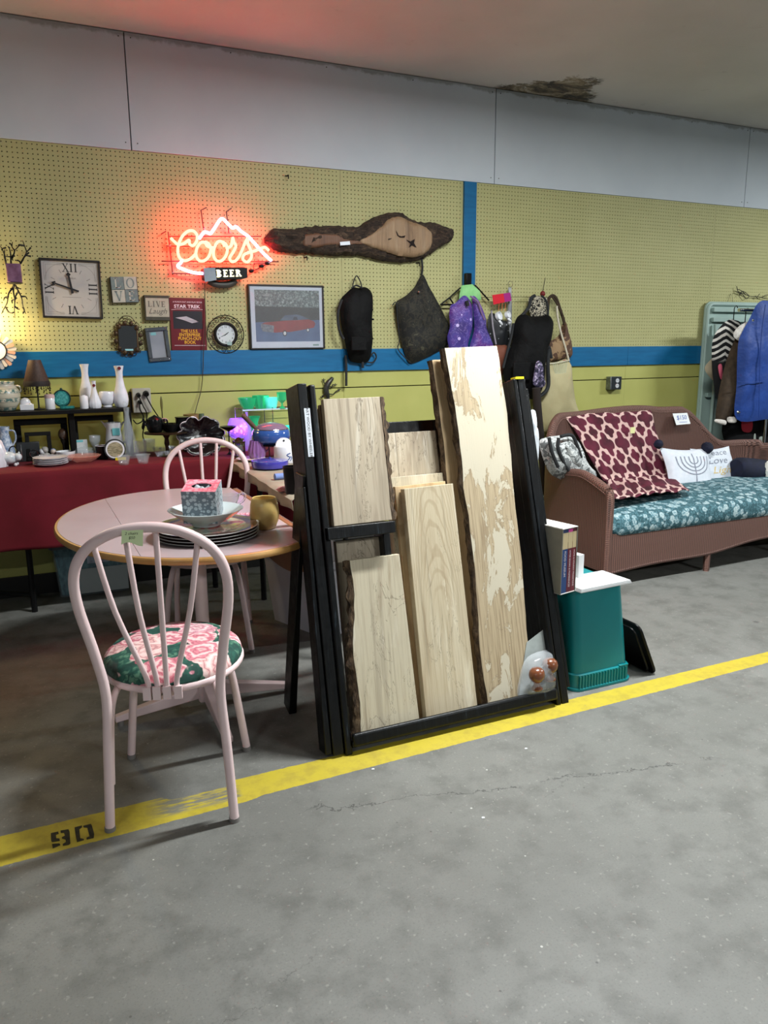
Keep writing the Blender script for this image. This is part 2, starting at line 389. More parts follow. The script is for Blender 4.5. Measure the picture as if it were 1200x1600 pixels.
yel = mat('olive_yellow_paint', (170, 170, 94), (178, 178, 102), .48, scale=3, bump=.15, bs=90, bd=.001)
pegm = mat('pegboard_paint', (170, 167, 114), (177, 174, 122), .6, scale=2)
bluem = mat('blue_paint', (12, 92, 138), (16, 102, 150), .38, scale=6, st=(1, 1, 8), bump=.2, bs=40, bst=(1, 1, 12), bd=.001)
dark = mat('wall_cavity', (34, 32, 26), rough=.95)
g = G(); g.box((X0, .022, 0), (X1, .12, Z_C)); wall = O('wall_back', g, dark, kind='structure', smooth=False, loc=(0, 0, 0))
xs = [X0, -.43, 2.009, 4.448, 6.887, X1]
for a, b in zip(xs[:-1], xs[1:]):
    g = G(); g.box((a+.0006, 0, 0), (b-.0006, .021, 1.1665)); O('plywood_panel', g, yel, wall, bev=.002)
    g = G(); g.box((a+.0006, -.001, 1.173), (b-.0006, .021, Z_RB+.02)); O('plywood_panel', g, yel, wall, bev=.002)
    g = G(); g.box((a+.001, -.019, Z_RB), (b-.001, .004, Z_RT)); O('blue_board', g, bluem, wall, bev=.002)
bs_ = G(); bs_.box((X0, -.012, 0), (X1, -.0005, .125)); O('wall_foot_shade', bs_, mat('shade_strip_black', (22, 21, 19), rough=.5), kind='structure', bev=.003)  # dark strip added along the wall foot, stands in for the shade there
g = G(); g.box((2.921, -.019, Z_RT+.001), (3.019, .004, Z_PT)); O('blue_batten', g, bluem, wall, bev=.002)
# pegboard with real drilled holes
def pegboard(x0, x1, z0, z1):
    p = .0254; nx = int((x1-x0)/p); nz = int((z1-z0)/p); r = .0035; V = []; Fc = []
    ox = x0+((x1-x0)-nx*p)/2; oz_ = z1-nz*p
    cid = lambda i, j: j*(nx+1)+i
    for j in range(nz+1):
        for i in range(nx+1):
            xx = x0 if i == 0 else x1 if i == nx else ox+i*p; zz = z0 if j == 0 else oz_+j*p
            V.append((xx, 0, zz))
    H = [(r*cos(-pi*5/8+k*pi/4), r*sin(-pi*5/8+k*pi/4)) for k in range(8)]
    for j in range(nz):
        for i in range(nx):
            cx = ox+(i+.5)*p; cz = oz_+(j+.5)*p; b = len(V)
            for hx, hz in H: V.append((cx+hx, 0, cz+hz))
            for hx, hz in H: V.append((cx+hx, .0055, cz+hz))
            c = (cid(i, j), cid(i+1, j), cid(i+1, j+1), cid(i, j+1))
            for s in range(4):
                n = (s+1) % 4; h0, h1, h2 = b+2*s, b+2*s+1, b+(2*s+2) % 8
                Fc.append((c[s], c[n], h1, h0)); Fc.append((c[n], h2, h1))
            for k in range(8): q = (k+1) % 8; Fc.append((b+k, b+q, b+8+q, b+8+k))
    me = bpy.data.meshes.new('pegboard_panel'); me.from_pydata(V, [], Fc); me.materials.append(pegm); me.update()
    o = bpy.data.objects.new('pegboard_panel', me); COL.objects.link(o); o.parent = wall; return o
for a, b in ((X0, -.43), (-.43, 2.009), (2.009, 2.921), (3.019, 5.30), (5.30, X1)): pegboard(a+.0008, b-.0008, Z_RT-.01, Z_PT)
# white panels over the pegboard
def white_mat():
    t = NT('white_panel_paint'); v = t.coord('Object'); x, y, z = t.sep(v)
    c = t.ramp(t.noise(v, 1.4, 4), [(.3, (190, 198, 206)), (.7, (202, 210, 216))])
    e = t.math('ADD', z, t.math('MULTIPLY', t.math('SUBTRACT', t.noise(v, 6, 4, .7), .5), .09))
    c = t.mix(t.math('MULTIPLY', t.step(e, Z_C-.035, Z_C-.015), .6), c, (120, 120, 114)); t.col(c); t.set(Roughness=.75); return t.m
wm_ = white_mat()
sx = [X0, .728, 3.168, 5.606, 8.04, X1]
for a, b in zip(sx[:-1], sx[1:]):
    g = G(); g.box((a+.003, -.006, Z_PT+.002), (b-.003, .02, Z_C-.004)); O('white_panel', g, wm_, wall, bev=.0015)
scr = mat('screw_head', (60, 58, 54), rough=.5, metal=.6)
g = G()
for a in sx[1:4]:
    for dx in (-.03, .035):
        for z in (Z_C-.03, Z_PT+.04): g.cyl((a+dx, -.006, z), (a+dx, -.0085, z), .0035, n=6)
    for k in (1, 2, 3): g.cyl((a+k*.6, -.006, Z_C-.03), (a+k*.6, -.0085, Z_C-.03), .0035, n=6)
o = O('screw', g, scr, wall, kind='stuff')

# =====================================================  RACK AND BOARDS  =====================================================
def rackmat():
    t = NT('black_gloss_paint'); v = t.coord('Object'); 
    n = t.noise(t.coord('Object', scale=(60, 60, 4)), 1.4, 5, .7)
    c = t.ramp(n, [(.48, (3, 4, 5)), (.62, (8, 12, 15)), (.76, (58, 70, 78))]); t.col(c)  # palest blue-grey streaks are brushed highlights painted into the black
    t.set(Roughness=t.math('ADD', t.math('MULTIPLY', t.noise(v, 30, 4), .4), .2), Specular_IOR_Level=.3); t.bump(n, .6, .002); return t.m
blk = rackmat()
TH = radians(11.2)
rack = E('display_rack', 'black painted wooden leaning rack holding the raw lumber boards', 'rack', (.93, -2.56, 0), rot=(-TH, 0, 0))
def slant(g, x0, x1, xt0, xt1, y0, y1, z0, z1):
    return g.hexa([(x0, y0, z0), (x1, y0, z0), (x1, y1, z0), (x0, y1, z0)], [(xt0, y0, z1), (xt1, y0, z1), (xt1, y1, z1), (xt0, y1, z1)])
g = slant(G(), -.022, .018, -.03, .004, 0, .14, .012, 1.345); O('side_rail', g, blk, rack, True, bev=.003)
g = slant(G(), .024, .052, .012, .036, -.002, .05, .0, 1.34); O('side_rail', g, blk, rack, True, bev=.006)
g = slant(G(), -.05, -.026, -.042, -.032, .004, .075, .02, .98); O('side_batten', g, blk, rack, True, bev=.003)
g = slant(G(), .985, 1.02, .899, .934, 0, .2, .0, 1.34); O('side_rail', g, blk, rack, True, bev=.003)
g = slant(G(), .958, .982, .876, .895, -.003, .05, .0, 1.34); O('side_rail', g, blk, rack, True, bev=.006)
g = slant(G(), 1.023, 1.04, .938, .953, .01, .07, .06, 1.3); O('side_batten', g, blk, rack, True, bev=.003)
g = G().box((.05, -.012, .03), (.957, .16, .05)); O('tray', g, blk, rack, True, bev=.002)
g = G().box((.052, -.018, .028), (.957, .004, .078)); O('tray_lip', g, blk, rack, True, bev=.012, seg=4)
g = G().box((.0, .185, 1.165), (.9, .205, 1.21)); O('top_bar', g, blk, rack, True, bev=.003)
g = G().box((.0, .185, .12), (.96, .205, .18)); O('lower_bar', g, blk, rack, True, bev=.003)
g = G().box((.60, .18, .12), (.645, .184, 1.21)); O('centre_post', g, blk, rack, True, bev=.003)
g = G().box((.022, -.03, .785), (.288, .16, .828)); O('shelf', g, blk, rack, True, bev=.003)
g = G().box((.262, .03, .66), (.29, .12, .784)); O('shelf_bracket', g, blk, rack, True, bev=.003)
# rear legs, vertical-ish: A frame (world coordinates)
for xa, xb in ((.872, .904), (1.86, 1.892)):
    g = G(); A = [(xa, -2.16, 0), (xb, -2.16, 0), (xb, -2.09, 0.02), (xa, -2.09, .02)]; B = [(xa+.02, -2.36, 1.0), (xb, -2.36, 1.0), (xb, -2.27, 1.0), (xa+.02, -2.27, 1.0)]
    g.hexa(A, B); O('rear_leg', g, blk, rack, bev=.003)
lab = mat('white_label', (226, 232, 240), rough=.5); ink = mat('black_ink', (22, 24, 30), rough=.7)
g = G(); g.box((-.0145, -.0025, 1.085), (.0075, 0.0, 1.257), None); 
lb = O('label_strip', g, lab, rack, True)
g = G(); gtext(g, 'ART WOOD BY WHEELER', .0135, lambda u, v, d: Vector((v-.0035, -d, 1.171-u)), .0028, sx=1.12); O('lettering', g, ink, lb, True, smooth=False)
g = G(); g.box((.885, -.006, 1.338), (.925, .03, 1.347)); O('yellow_tape', g, mat('yellow_tape', (240, 225, 20), rough=.4), rack, True)

def wood(name, seed, base=(208, 190, 160), dk=(158, 138, 112), lt=(236, 226, 202), spalt=.5, rings=0., flake=0.):
    t = NT(name); v = t.coord('Object', loc=(seed*1.7, seed*.9, seed*2.3))
    grain = t.noise(t.coord('Object', scale=(120, 60, 3.5), loc=(seed, 0, 0)), 1.1, 4, .6)
    blot = t.noise(t.coord('Object', scale=(1, 1, .12), loc=(seed*3.1, 0, seed)), 9, 5, .6, 1.2); c = t.ramp(blot, [(.32, dk), (.46, base), (.58, base), (.72, lt)])
    c = t.mix(t.math('MULTIPLY', t.step(grain, .42, .7), .38), c, dk)
    # broad grey-brown streaks running up the board, then fine dark ones
    st1 = t.noise(t.coord('Object', scale=(1, 1, .06), loc=(seed*2, seed, 0)), 15, 5, .62, .5)
    c = t.mix(t.math('MULTIPLY', t.step(st1, .52, .68), spalt), c, (136, 122, 104))
    st2 = t.noise(t.coord('Object', scale=(1, 1, .03), loc=(seed, seed*2, 0)), 48, 4, .6, .3)
    c = t.mix(t.math('MULTIPLY', t.step(st2, .60, .70), spalt*.75), c, (96, 82, 64))
    pale = t.noise(t.coord('Object', scale=(1, 1, .1), loc=(seed*7, 0, seed*3)), 13, 5, .7, 1.4); c = t.mix(t.math('MULTIPLY', t.step(pale, .60, .66), .6), c, lt)
    f = t.noise(t.coord('Object', scale=(1, 1, .3), loc=(seed*5, 0, seed*2)), 7, 6, .62, .8)
    ln = t.step(t.math('ABSOLUTE', t.math('SUBTRACT', f, .56)), .006, .001)
    c = t.mix(t.math('MULTIPLY', ln, .7*min(1, spalt*1.3)), c, (78, 62, 46))
    if flake:
        x, y, z = t.sep(t.coord('Object')); k = t.noise(t.coord('Object', scale=(1, 1, .35), loc=(seed, seed*4, 0)), 9, 8, .68, .6)
        bias = t.math('MULTIPLY', t.math('SUBTRACT', z, .95), .15); m = t.step(t.math('ADD', k, bias), .475, .49)     # flaked bright wood, more of it higher up
        tan = t.mix(t.step(grain, .4, .7), (190, 172, 140), (150, 130, 102)); c = t.mix(m, tan, t.mix(t.math('MULTIPLY', t.step(grain, .5, .75), .3), lt, base)); ed = t.math('ABSOLUTE', t.math('SUBTRACT', t.math('ADD', k, bias), .474))
        c = t.mix(t.math('MULTIPLY', t.step(ed, .006, .002), .55), c, (112, 92, 66))
        dots = t.noise(t.coord('Object', scale=(1, 1, .5)), 60, 4, .7); c = t.mix(t.math('MULTIPLY', t.step(dots, .68, .72), .7), c, (110, 86, 56))
    if rings:
        x, y, z = t.sep(t.coord('Object')); q = t.math('POWER', t.math('MULTIPLY', x, 11), 2.); q = t.math('ADD', q, t.math('MULTIPLY', z, rings))
        q = t.math('ADD', q, t.math('MULTIPLY', t.noise(v, 6, 3), .5)); w = t.math('SINE', t.math('MULTIPLY', q, 30)); fade = t.step(z, .35, .62); c = t.mix(t.math('MULTIPLY', t.math('MULTIPLY', t.step(w, .2, 1), fade), .45), c, dk)
    t.col(c); t.set(Roughness=.62); t.bump(t.math('ADD', grain, t.math('MULTIPLY', ln, -.5)), .3, .0015); return t.m
def barkmat():
    t = NT('tree_bark'); n = t.noise(t.coord('Object', scale=(1, 1, .35)), 60, 6, .75, .6)
    t.col(t.ramp(n, [(.35, (38, 28, 20)), (.5, (84, 66, 48)), (.65, (126, 104, 78)), (.8, (160, 138, 108))])); t.set(Roughness=.95); t.bump(n, 1., .008); return t.m
bark = barkmat()
RM = rack.matrix_basis.copy()
def board(label, cx, w0, w1, z0, z1, y0, th, m, tilt=0., edgeL=0., edgeR=0., barkL=0., barkR=0., seed=0, group=None, bend=0., lead=0., top_cut=0.):
    # slab standing on the rack, outline in rack plane; edges may be wavy live edges carrying bark
    root = E('lumber_board', label, 'board', group=group); root.matrix_basis = RM @ Matrix.Translation((cx, y0, z0)) @ Matrix.Rotation(tilt, 4, 'Y')
    root.location = root.matrix_basis.translation
    H = z1-z0; n = 26; Lp = []; Rp = []
    for k in range(n+1):
        t = k/n; w = w0+(w1-w0)*t
        ofs = bend*sin(pi*t)
        l = -w/2+ofs+edgeL*(noise.noise(Vector((seed, t*3.1, 0)))+.35*noise.noise(Vector((seed, t*14, 3))))
        r = w/2+ofs+edgeR*(noise.noise(Vector((seed+9, t*3.1, 0)))+.35*noise.noise(Vector((seed+5, t*14, 3))))
        Lp.append((l, t*H)); Rp.append((r+lead*t, t*H+top_cut*0))
    g = G()
    v = []; f = []
    for k in range(n+1):
        for (x, z) in (Lp[k], Rp[k]): v += [Vector((x, 0, z)), Vector((x, th, z))]
    for k in range(n):
        a = 4*k; b = a+4
        f += [(a, a+2, b+2, b), (a+1, b+1, b+3, a+3), (a, b, b+1, a+1), (a+2, a+3, b+3, b+2)]
    f += [(0, 1, 3, 2), (4*n, 4*n+2, 4*n+3, 4*n+1)]
    g.add(v, f); O('plank', g, m, root, True, bev=.0012, ang=60)
    for side, P, bw in ((-1, Lp, barkL), (1, Rp, barkR)):
        if not bw: continue
        g = G(); nn = 60; rows = 5; v = []; f = []
        for k in range(nn+1):
            t = k/nn*n; i = min(int(t), n-1); u = t-i; x = P[i][0]*(1-u)+P[i+1][0]*u; z = k/nn*H
            for j in range(rows):
                a = j/(rows-1); d = bw*(1-abs(a-.5)*.5)*(.7+.9*noise.noise(Vector((seed, z*24, j*2.1))))
                v.append(Vector((x+side*max(.002, d)*(1 if 0 < j < rows-1 else .15)-(side*.001), -.0015+a*(th+.003), z)))
        for k in range(nn):
            for j in range(rows-1): q = k*rows+j; f.append((q, q+1, q+rows+1, q+rows) if side < 0 else (q, q+rows, q+rows+1, q+1))
        f += [tuple(range(rows))[::-1 if side < 0 else 1], tuple(nn*rows+j for j in range(rows))]
        g.add(v, f); O('bark_edge', g, bark, root, True)
    return root
wA, wB, wC = wood('spalted_maple_a', 1.3, (196, 182, 158), (156, 138, 116), (226, 218, 200), .6), wood('spalted_maple_b', 2.9, (204, 194, 168), (172, 156, 130), (228, 220, 200), .42), wood('spalted_maple_c', 4.1, (204, 190, 160), (164, 142, 110), (228, 218, 192), .35, rings=2.6)
wD = wood('spalted_maple_d', 6.7, (206, 194, 166), (166, 148, 118), (206, 197, 174), .2, flake=1); wE = wood('plain_maple', 8.2, (204, 176, 134), (168, 138, 100), (222, 198, 158), .2); wF = wood('brown_board', 9.4, (140, 112, 84), (104, 80, 58), (160, 134, 104), .2)
zs = .052
# upper left stack on the small shelf
board('short spalted board in front on the small rack shelf, bark along its right edge', .184, .235, .225, .83, 1.29, .02, .028, wA, barkR=.028, edgeR=.008, seed=1, tilt=-.005)
for k, (y, dz, dx) in enumerate(((.052, -.012, -.012), (.075, -.022, -.022), (.098, -.03, -.03), (.121, -.045, -.04))):
    board('%s board in the stack behind the short spalted one' % ('first', 'second', 'third', 'rearmost')[k], .184+dx, .225, .215, .83, 1.285+dz, y, .019, (wF, wE, wF, wF)[k], seed=2+k, group='short boards on the rack shelf')
# lower left
board('wide pale board at bottom left of the rack with bark on its left edge', .213, .245, .2, zs, .70, .012, .03, wB, tilt=0.0, barkL=.03, edgeL=.012, seed=11, lead=-.0)
board('mottled board peeking out under the small rack shelf', .196, .215, .215, zs, .77, .075, .028, wA, seed=14, edgeR=.006)
# centre
board('thick centre board with arched grain and sawn edges', .488, .228, .212, zs, .943, .03, .034, wC, seed=21, tilt=-.018, edgeL=.0)
board('narrow sawn board just behind the arched-grain board', .474, .235, .22, zs, .955, .068, .02, wE, seed=22, tilt=-.02)
board('pale board second behind the arched-grain board', .462, .24, .24, zs, .99, .095, .024, wB, seed=23, tilt=-.01)
board('tallest of the centre boards, grey streaked, bark on its right edge', .463, .245, .225, zs, 1.162, .13, .026, wA, seed=24, barkR=.012, edgeR=.008)
# tall right pair
board('tall pale board with flaking spalt, tallest on the rack, bark on left edge', .757, .215, .24, zs, 1.475, .03, .034, wD, seed=31, edgeL=.02, edgeR=.016, barkL=.016, tilt=-.03, bend=.012)
board('brown-edged board behind the tall pale one', .735, .23, .245, zs, 1.44, .085, .032, wE, seed=33, edgeL=.012, barkL=.014, tilt=-.035)

# bag of wooden knobs resting in the tray
tb = E('knob_bag', 'clear bag with two turned wooden knobs in the rack tray', 'bag'); tb.matrix_basis = RM @ Matrix.Translation((.885, .012, .055)); 
card = mat('grey_card', (168, 176, 172), (150, 158, 156), .6, scale=20); plastic = mat('clear_plastic_film', (230, 236, 240), rough=.12, alpha=.22)
g = G(); g.prism([(-.095, 0), (.04, -.0), (.075, .262), (-.03, .215)], lambda u, v, d: Vector((u, .012-d+.02*v, v+.004)), 0, .0015); O('backing_card', g, card, tb, True)
g = G(); g.puff(cr([(-.09, .005), (.055, .0), (.085, .06), (.08, .15), (.06, .175), (-.04, .16), (-.085, .08)], 4, True), .008, .058, 7, .008, 45, 3, back=.02); O('plastic_bag', g, plastic, tb, True)
knob = mat('varnished_wood', (104, 58, 34), (122, 70, 42), .3, scale=14, st=(1, 1, 6), coat=.3)
for kx, kz, ky in ((-.028, .062, -.03), (.045, .085, -.022)):
    g = G(); g.lathe([(0, -.03), (.02, -.03), (.024, -.024), (.02, -.017), (.013, -.01), (.012, 0), (.02, .007), (.03, .02), (.033, .036), (.029, .051), (.018, .062), (0, .066)], (kx, ky, kz), 20, Matrix.Rotation(.12, 3, 'X'))
    O('wooden_knob', g, knob, tb, True)

# =====================================================  CHAIRS  =====================================================
pinkm = mat('pale_pink_metal', (224, 198, 198), (230, 206, 205), .36, scale=9, bump=.06, bs=120, bd=.0006)
def floral(name, bg, bg2, petals, leaf, sc=16., cov=.5, edge=(150, 70, 84), tip=(240, 216, 210), ring=24.):
    t = NT(name); v = t.coord('Object'); w = t.n('ShaderNodeVectorMath', operation='ADD', i={0: v}); nz = t.n('ShaderNodeTexNoise', i={'Scale': 2.2*sc}); t.l(v, nz.inputs['Vector'])
    sc_ = t.n('ShaderNodeVectorMath', operation='SCALE', i={0: nz.outputs[1], 'Scale': .55/sc}); t.l(sc_.outputs[0], w.inputs[1]); v2 = w.outputs[0]
    c = t.ramp(t.noise(v, 4*sc, 3), [(.4, bg), (.6, bg2)])
    lf = t.voro(v2, sc*2.6, 'F1'); lc = t.mix(t.step(t.noise(v, sc*6, 2), .4, .6), leaf, bg2); c = t.mix(t.math('MULTIPLY', t.step(lf, .56, .50), t.step(t.noise(v, sc, 2), .36, .44)), c, lc)
    le = t.voro(v2, sc*2.6, 'DISTANCE_TO_EDGE'); c = t.mix(t.math('MULTIPLY', t.step(le, .06, .02), .7), c, bg)
    d = t.voro(v2, sc, 'F1'); dm = t.step(d, cov, cov-.04); pc = t.sep(t.voro(v2, sc, 'F1', 1))
    pcol = t.ramp(pc[0], [(.0, petals[0]), (.3, petals[1]), (.55, petals[2]), (.8, petals[3])], 'CONSTANT')
    sw = t.math('SINE', t.math('ADD', t.math('MULTIPLY', d, ring), t.math('MULTIPLY', t.noise(v, sc*3.2, 2, .5), 13.)))
    pcol = t.mix(t.math('MULTIPLY', t.step(sw, -.2, .9), .7), pcol, tip); pcol = t.mix(t.math('MULTIPLY', t.step(sw, -.75, -.98), .55), pcol, edge)
    pcol = t.mix(t.math('MULTIPLY', t.step(d, .14, .04), .5), pcol, edge)
    c = t.mix(t.math('MULTIPLY', dm, t.step(pc[1], .08, .12)), c, pcol)
    t.col(c); t.set(Roughness=.85); t.bump(t.noise(v, 300, 2), .2, .001); return t.m
roses = floral('rose_fabric', (22, 62, 54), (30, 84, 70), [(206, 124, 136), (186, 92, 108), (222, 176, 172), (204, 148, 158)], (84, 128, 104), 9., .58)
rub = mat('grey_rubber_cap', (120, 116, 112), rough=.8)
def make_chair(label):
    t = E('dining_chair', label, 'chair', group='pink metal dining chairs')
    hoop = cr([(.1875, 0, .012), (.176, .006, .25), (.166, 0, .44), (.182, -.02, .58), (.207, -.055, .74), (.203, -.078, .84), (.165, -.09, .91), (.09, -.1, .957), (0, -.103, .972), (-.09, -.1, .957), (-.165, -.09, .91), (-.203, -.078, .84), (-.207, -.055, .74), (-.182, -.02, .58), (-.166, 0, .44), (-.176, .006, .25), (-.1875, 0, .012)], 6)
    O('back_hoop', G().tube(hoop, .0148, 14), pinkm, t, True)
    for x0, xb in ((-.142, -.046), (-.056, -.018), (.026, .012), (.135, .044)):
        zt = .972-.06*(abs(x0)/.17)**2.4-.012; yt = -.1+.012*(abs(x0)/.15)
        g = G(); g.tube(cr([(x0, yt, zt), (x0*.62+xb*.38, -.062, .72), (xb, -.008, .5), (xb, -.004, .448)], 4), .0082, 10); g.bc((xb, -.01, .447), (.023, .012, .04)); O('spindle', g, pinkm, t, True)
    ring = [(.212*cos(a)+.0, .235+.232*sin(a), .452) for a in [2*pi*k/36 for k in range(36)]]
    O('seat_ring', G().tube(ring, .0125, 10, True), pinkm, t, True)
    g = G(); g.lathe([(0, .44), (.19, .44), (.212, .452), (.219, .468), (.214, .488), (.195, .505), (.15, .517), (.08, .523), (0, .525)], (0, .235, 0), 40, sy=1.09); O('seat', g, roses, t, True)
    for s in (-1, 1):
        g = G(); g.tube(cr([(s*.13, .36, .445), (s*.15, .385, .40), (s*.172, .405, .28), (s*.205, .435, .012)], 6), .0138, 12); l = O('leg', g, pinkm, t, True)
        O('foot_cap', G().cyl((s*.2055, .4355, 0), (s*.2045, .435, .018), .0148, n=12), rub, l, True)
        g = G(); g.tube(cr([(s*.135, .09, .448), (s*.15, .045, .43), (s*.163, .03, .37), (s*.172, .027, .25), (s*.178, .026, .14)], 5), .0105, 10); O('side_brace', g, pinkm, t, True)
        O('foot_cap', G().cyl((s*.188, 0, 0), (s*.1875, 0, .014), .0165, n=12), rub, t, True)
    return t
ch = make_chair('pink metal hoop-back chair in front, rose seat, sticky note on top')
ch.location = (.314, -2.712, 0); ch.rotation_euler = (0, 0, radians(-18)); ch.matrix_basis = Matrix.LocRotScale(ch.location, ch.rotation_euler, None)
dup(ch, (.84, -.985, 0), radians(163.7), 'pink metal hoop-back chair on the far side of the oval table')
nt = E('sticky_note', 'yellow-green sticky note with pencilled price on front chair', 'note', (.0, 0, 0)); nt.matrix_basis = ch.matrix_basis @ Matrix.Translation((-.035, -.1, .965)); 
note = mat('sticky_note_paper', (222, 238, 186), rough=.8)
NM = lambda u, v, d: Vector((u+.0, -.0165-d-.01*max(0, -v-.01), v))
g = G(); g.grid(lambda i, j: NM(-.028+.056*i+.004*j, -.036+.04*j+.006*sin(i*5)*(1-j), .0005), 8, 8); g.grid(lambda i, j: NM(-.028+.056*i+.004*j, -.036+.04*j+.006*sin(i*5)*(1-j), .0), 8, 8)
O('paper', g, note, nt, True)
g = G(); 
for r, s_ in ((-.006, '2 chairs'), (-.018, '$50')): gtext(g, s_, .011, NM, .001, at=(-.0, r), shear=.3)
O('handwriting', g, mat('pencil', (96, 104, 84), rough=.8), nt, True, smooth=False)

# =====================================================  OVAL TABLE  =====================================================
TZ = .745; TC = (.64, -1.67); A_, B_ = .555, .71
ptop = mat('pink_laminate', (176, 158, 160), (181, 164, 166), .3, scale=5); oak = mat('oak_edge', (178, 132, 74), (196, 152, 92), .32, scale=10, st=(1, 1, 1), coat=.3, bump=.05)
tbl = E('drop_leaf_table', 'oval drop-leaf table with pink top and oak edge', 'table', (TC[0], TC[1], 0))
def ell(s, t0, t1, n): return [(TC[0]+(A_+s)*cos(t0+(t1-t0)*k/n), TC[1]+(B_+s)*sin(t0+(t1-t0)*k/n)) for k in range(n+1)]
XY = lambda u, v, d: Vector((u, v, d))
xs_, xf = .335, .94
def tcut(x, s): return math.acos(max(-1, min(1, (x-TC[0])/(A_+s))))
a1 = tcut(xs_-.0008, -.012)
g = G(); g.prism(ell(-.012, a1, 2*pi-a1, 40), XY, TZ-.024, TZ+.0005); O('left_leaf', g, ptop, tbl, smooth=False)
a0 = tcut(xf, -.012); a1b = tcut(xs_+.0008, -.012)
up = ell(-.012, a0, a1b, 24); dn = [(x, 2*TC[1]-y) for x, y in reversed(up)]
g = G(); g.prism(up+dn, XY, TZ-.024, TZ+.0005); O('table_top', g, ptop, tbl, smooth=False)
def edge(pts, zc=TZ-.013, hx=.0115, closed=False):
    g = G(); pr = [(0, .0125), (hx*.6, .0118), (hx, .006), (hx, -.006), (hx*.6, -.0118), (0, -.0125), (-hx*.6, -.01), (-hx*.6, .0125)]
    v = []; f = []; n = len(pts); m = len(pr)
    for i, p in enumerate(pts):
        t = Vector(pts[min(i+1, n-1)])-Vector(pts[max(i-1, 0)]); nn = Vector((t.y, -t.x)).normalized()
        for a, b in pr: v.append(Vector((p[0]+nn.x*a, p[1]+nn.y*a, zc+b)))
    for i in range(n-1):
        for k in range(m): q = (k+1) % m; f.append((i*m+k, (i+1)*m+k, (i+1)*m+q, i*m+q))
    f += [tuple(range(m)), tuple((n-1)*m+k for k in range(m-1, -1, -1))]
    return g.add(v, f)
e0 = tcut(xs_, -.01); O('edge_band', edge(ell(-.01, e0, 2*pi-e0, 60)), oak, tbl)
e1 = tcut(xf, -.01); O('edge_band', edge(ell(-.01, e1, e0, 30)), oak, tbl); O('edge_band', edge([(x, 2*TC[1]-y) for x, y in reversed(ell(-.01, e1, e0, 30))]), oak, tbl)
g = G(); g.box((xf-.004, -2.285, TZ-.024), (xf+.006, -1.055, TZ-.001)); O('fold_edge', g, oak, tbl, bev=.003)
# hanging right leaf, swung down and slightly inwards
th = radians(-7); LM = Matrix.Translation((xf+.012, 0, TZ-.006)) @ Matrix.Rotation(th, 4, 'Y')
leaf = [(TC[1]+.6*cos(pi+pi*k/30), -.245*sin(pi*k/30)) for k in range(31)]
g = G(); g.prism(leaf, lambda u, v, d: LM @ Vector((d, u, v)), 0, .022); O('dropped_leaf', g, mat('leaf_underside', (138, 96, 66), (150, 108, 76), .5, scale=4), tbl, bev=.004)
g = G(); g.prism([(y, z*1.001) for y, z in leaf], lambda u, v, d: LM @ Vector((d, u, v)), .0222, .0235); O('leaf_laminate', g, ptop, tbl)
PC = (.59, -1.955)
g = G(); g.cyl((PC[0], PC[1], .06), (PC[0], PC[1], TZ-.03), .026, n=20); O('pedestal', g, pinkm, tbl)
g = G(); g.bc((PC[0], PC[1], .085), (.075, .075, .09)); O('hub', g, pinkm, tbl, bev=.012, seg=3)
g = G(); g.bc((PC[0], PC[1], TZ-.032), (.34, .34, .012)); O('top_plate', g, pinkm, tbl)
for k in range(4):
    a = radians(0)+k*pi/2; d = Vector((cos(a), sin(a), 0)); n_ = Vector((-sin(a), cos(a), 0)); c0 = Vector((PC[0], PC[1], 0)); L = .36
    A = [c0+d*.03+n_*.022+Vector((0, 0, .055)), c0+d*.03-n_*.022+Vector((0, 0, .055)), c0+d*.03-n_*.022+Vector((0, 0, .115)), c0+d*.03+n_*.022+Vector((0, 0, .115))]
    B = [c0+d*L+n_*.016+Vector((0, 0, .018)), c0+d*L-n_*.016+Vector((0, 0, .018)), c0+d*L-n_*.016+Vector((0, 0, .042)), c0+d*L+n_*.016+Vector((0, 0, .042))]
    g = G(); g.hexa(A, B); fo = O('foot', g, pinkm, tbl, bev=.004)
    O('glide', G().cyl(c0+d*(L-.02), c0+d*(L-.02)+Vector((0, 0, .022)), .012, n=12), rub, fo)

# things on the oval table
def platemat():
    t = NT('floral_charger'); v = t.coord('Object'); x, y, z = t.sep(v); r = t.math('SQRT', t.math('ADD', t.math('MULTIPLY', x, x), t.math('MULTIPLY', y, y)))
    c = t.ramp(t.noise(v, 14, 3), [(.35, (150, 170, 150)), (.48, (196, 188, 158)), (.56, (196, 92, 92)), (.64, (226, 150, 140)), (.7, (216, 200, 90))]); c = t.mix(t.step(r, .14, .15), c, (92, 66, 56))
    c = t.mix(t.step(r, .186, .19), c, (226, 228, 224)); t.col(c); t.set(Roughness=.18, Coat_Weight=.5); return t.m
plm = platemat(); blkgl = mat('black_glaze', (16, 17, 18), rough=.2)
pc = (.607, -2.055); z = TZ+.001
for k in range(4):
    r = E('dinner_charger', ('bottom one of the round floral chargers stacked under the bowl', 'second from bottom of the stacked floral chargers', 'third from bottom of the stacked floral chargers', 'topmost floral charger, flowers showing, right under the white bowl')[k], 'plate', (pc[0], pc[1], z+k*.0115), group='floral chargers stacked on the oval table')
    g = G(); g.lathe([(0, 0), (.12, 0), (.135, .003), (.192, .0085), (.195, .0105), (.19, .0112), (.135, .007), (.12, .005), (0, .005)], (0, 0, 0), 56); O('plate', g, plm, r, True)
    g = G(); g.lathe([(.1, -.0004), (.133, .0015), (.1925, .0072), (.1925, .0078), (.136, .0026), (.12, .0005)], (0, 0, 0), 48); O('dark_underside', g, blkgl, r, True)
zb = z+3*.0115+.006
wg = mat('white_porcelain', (214, 228, 230), rough=.16, coat=.4)
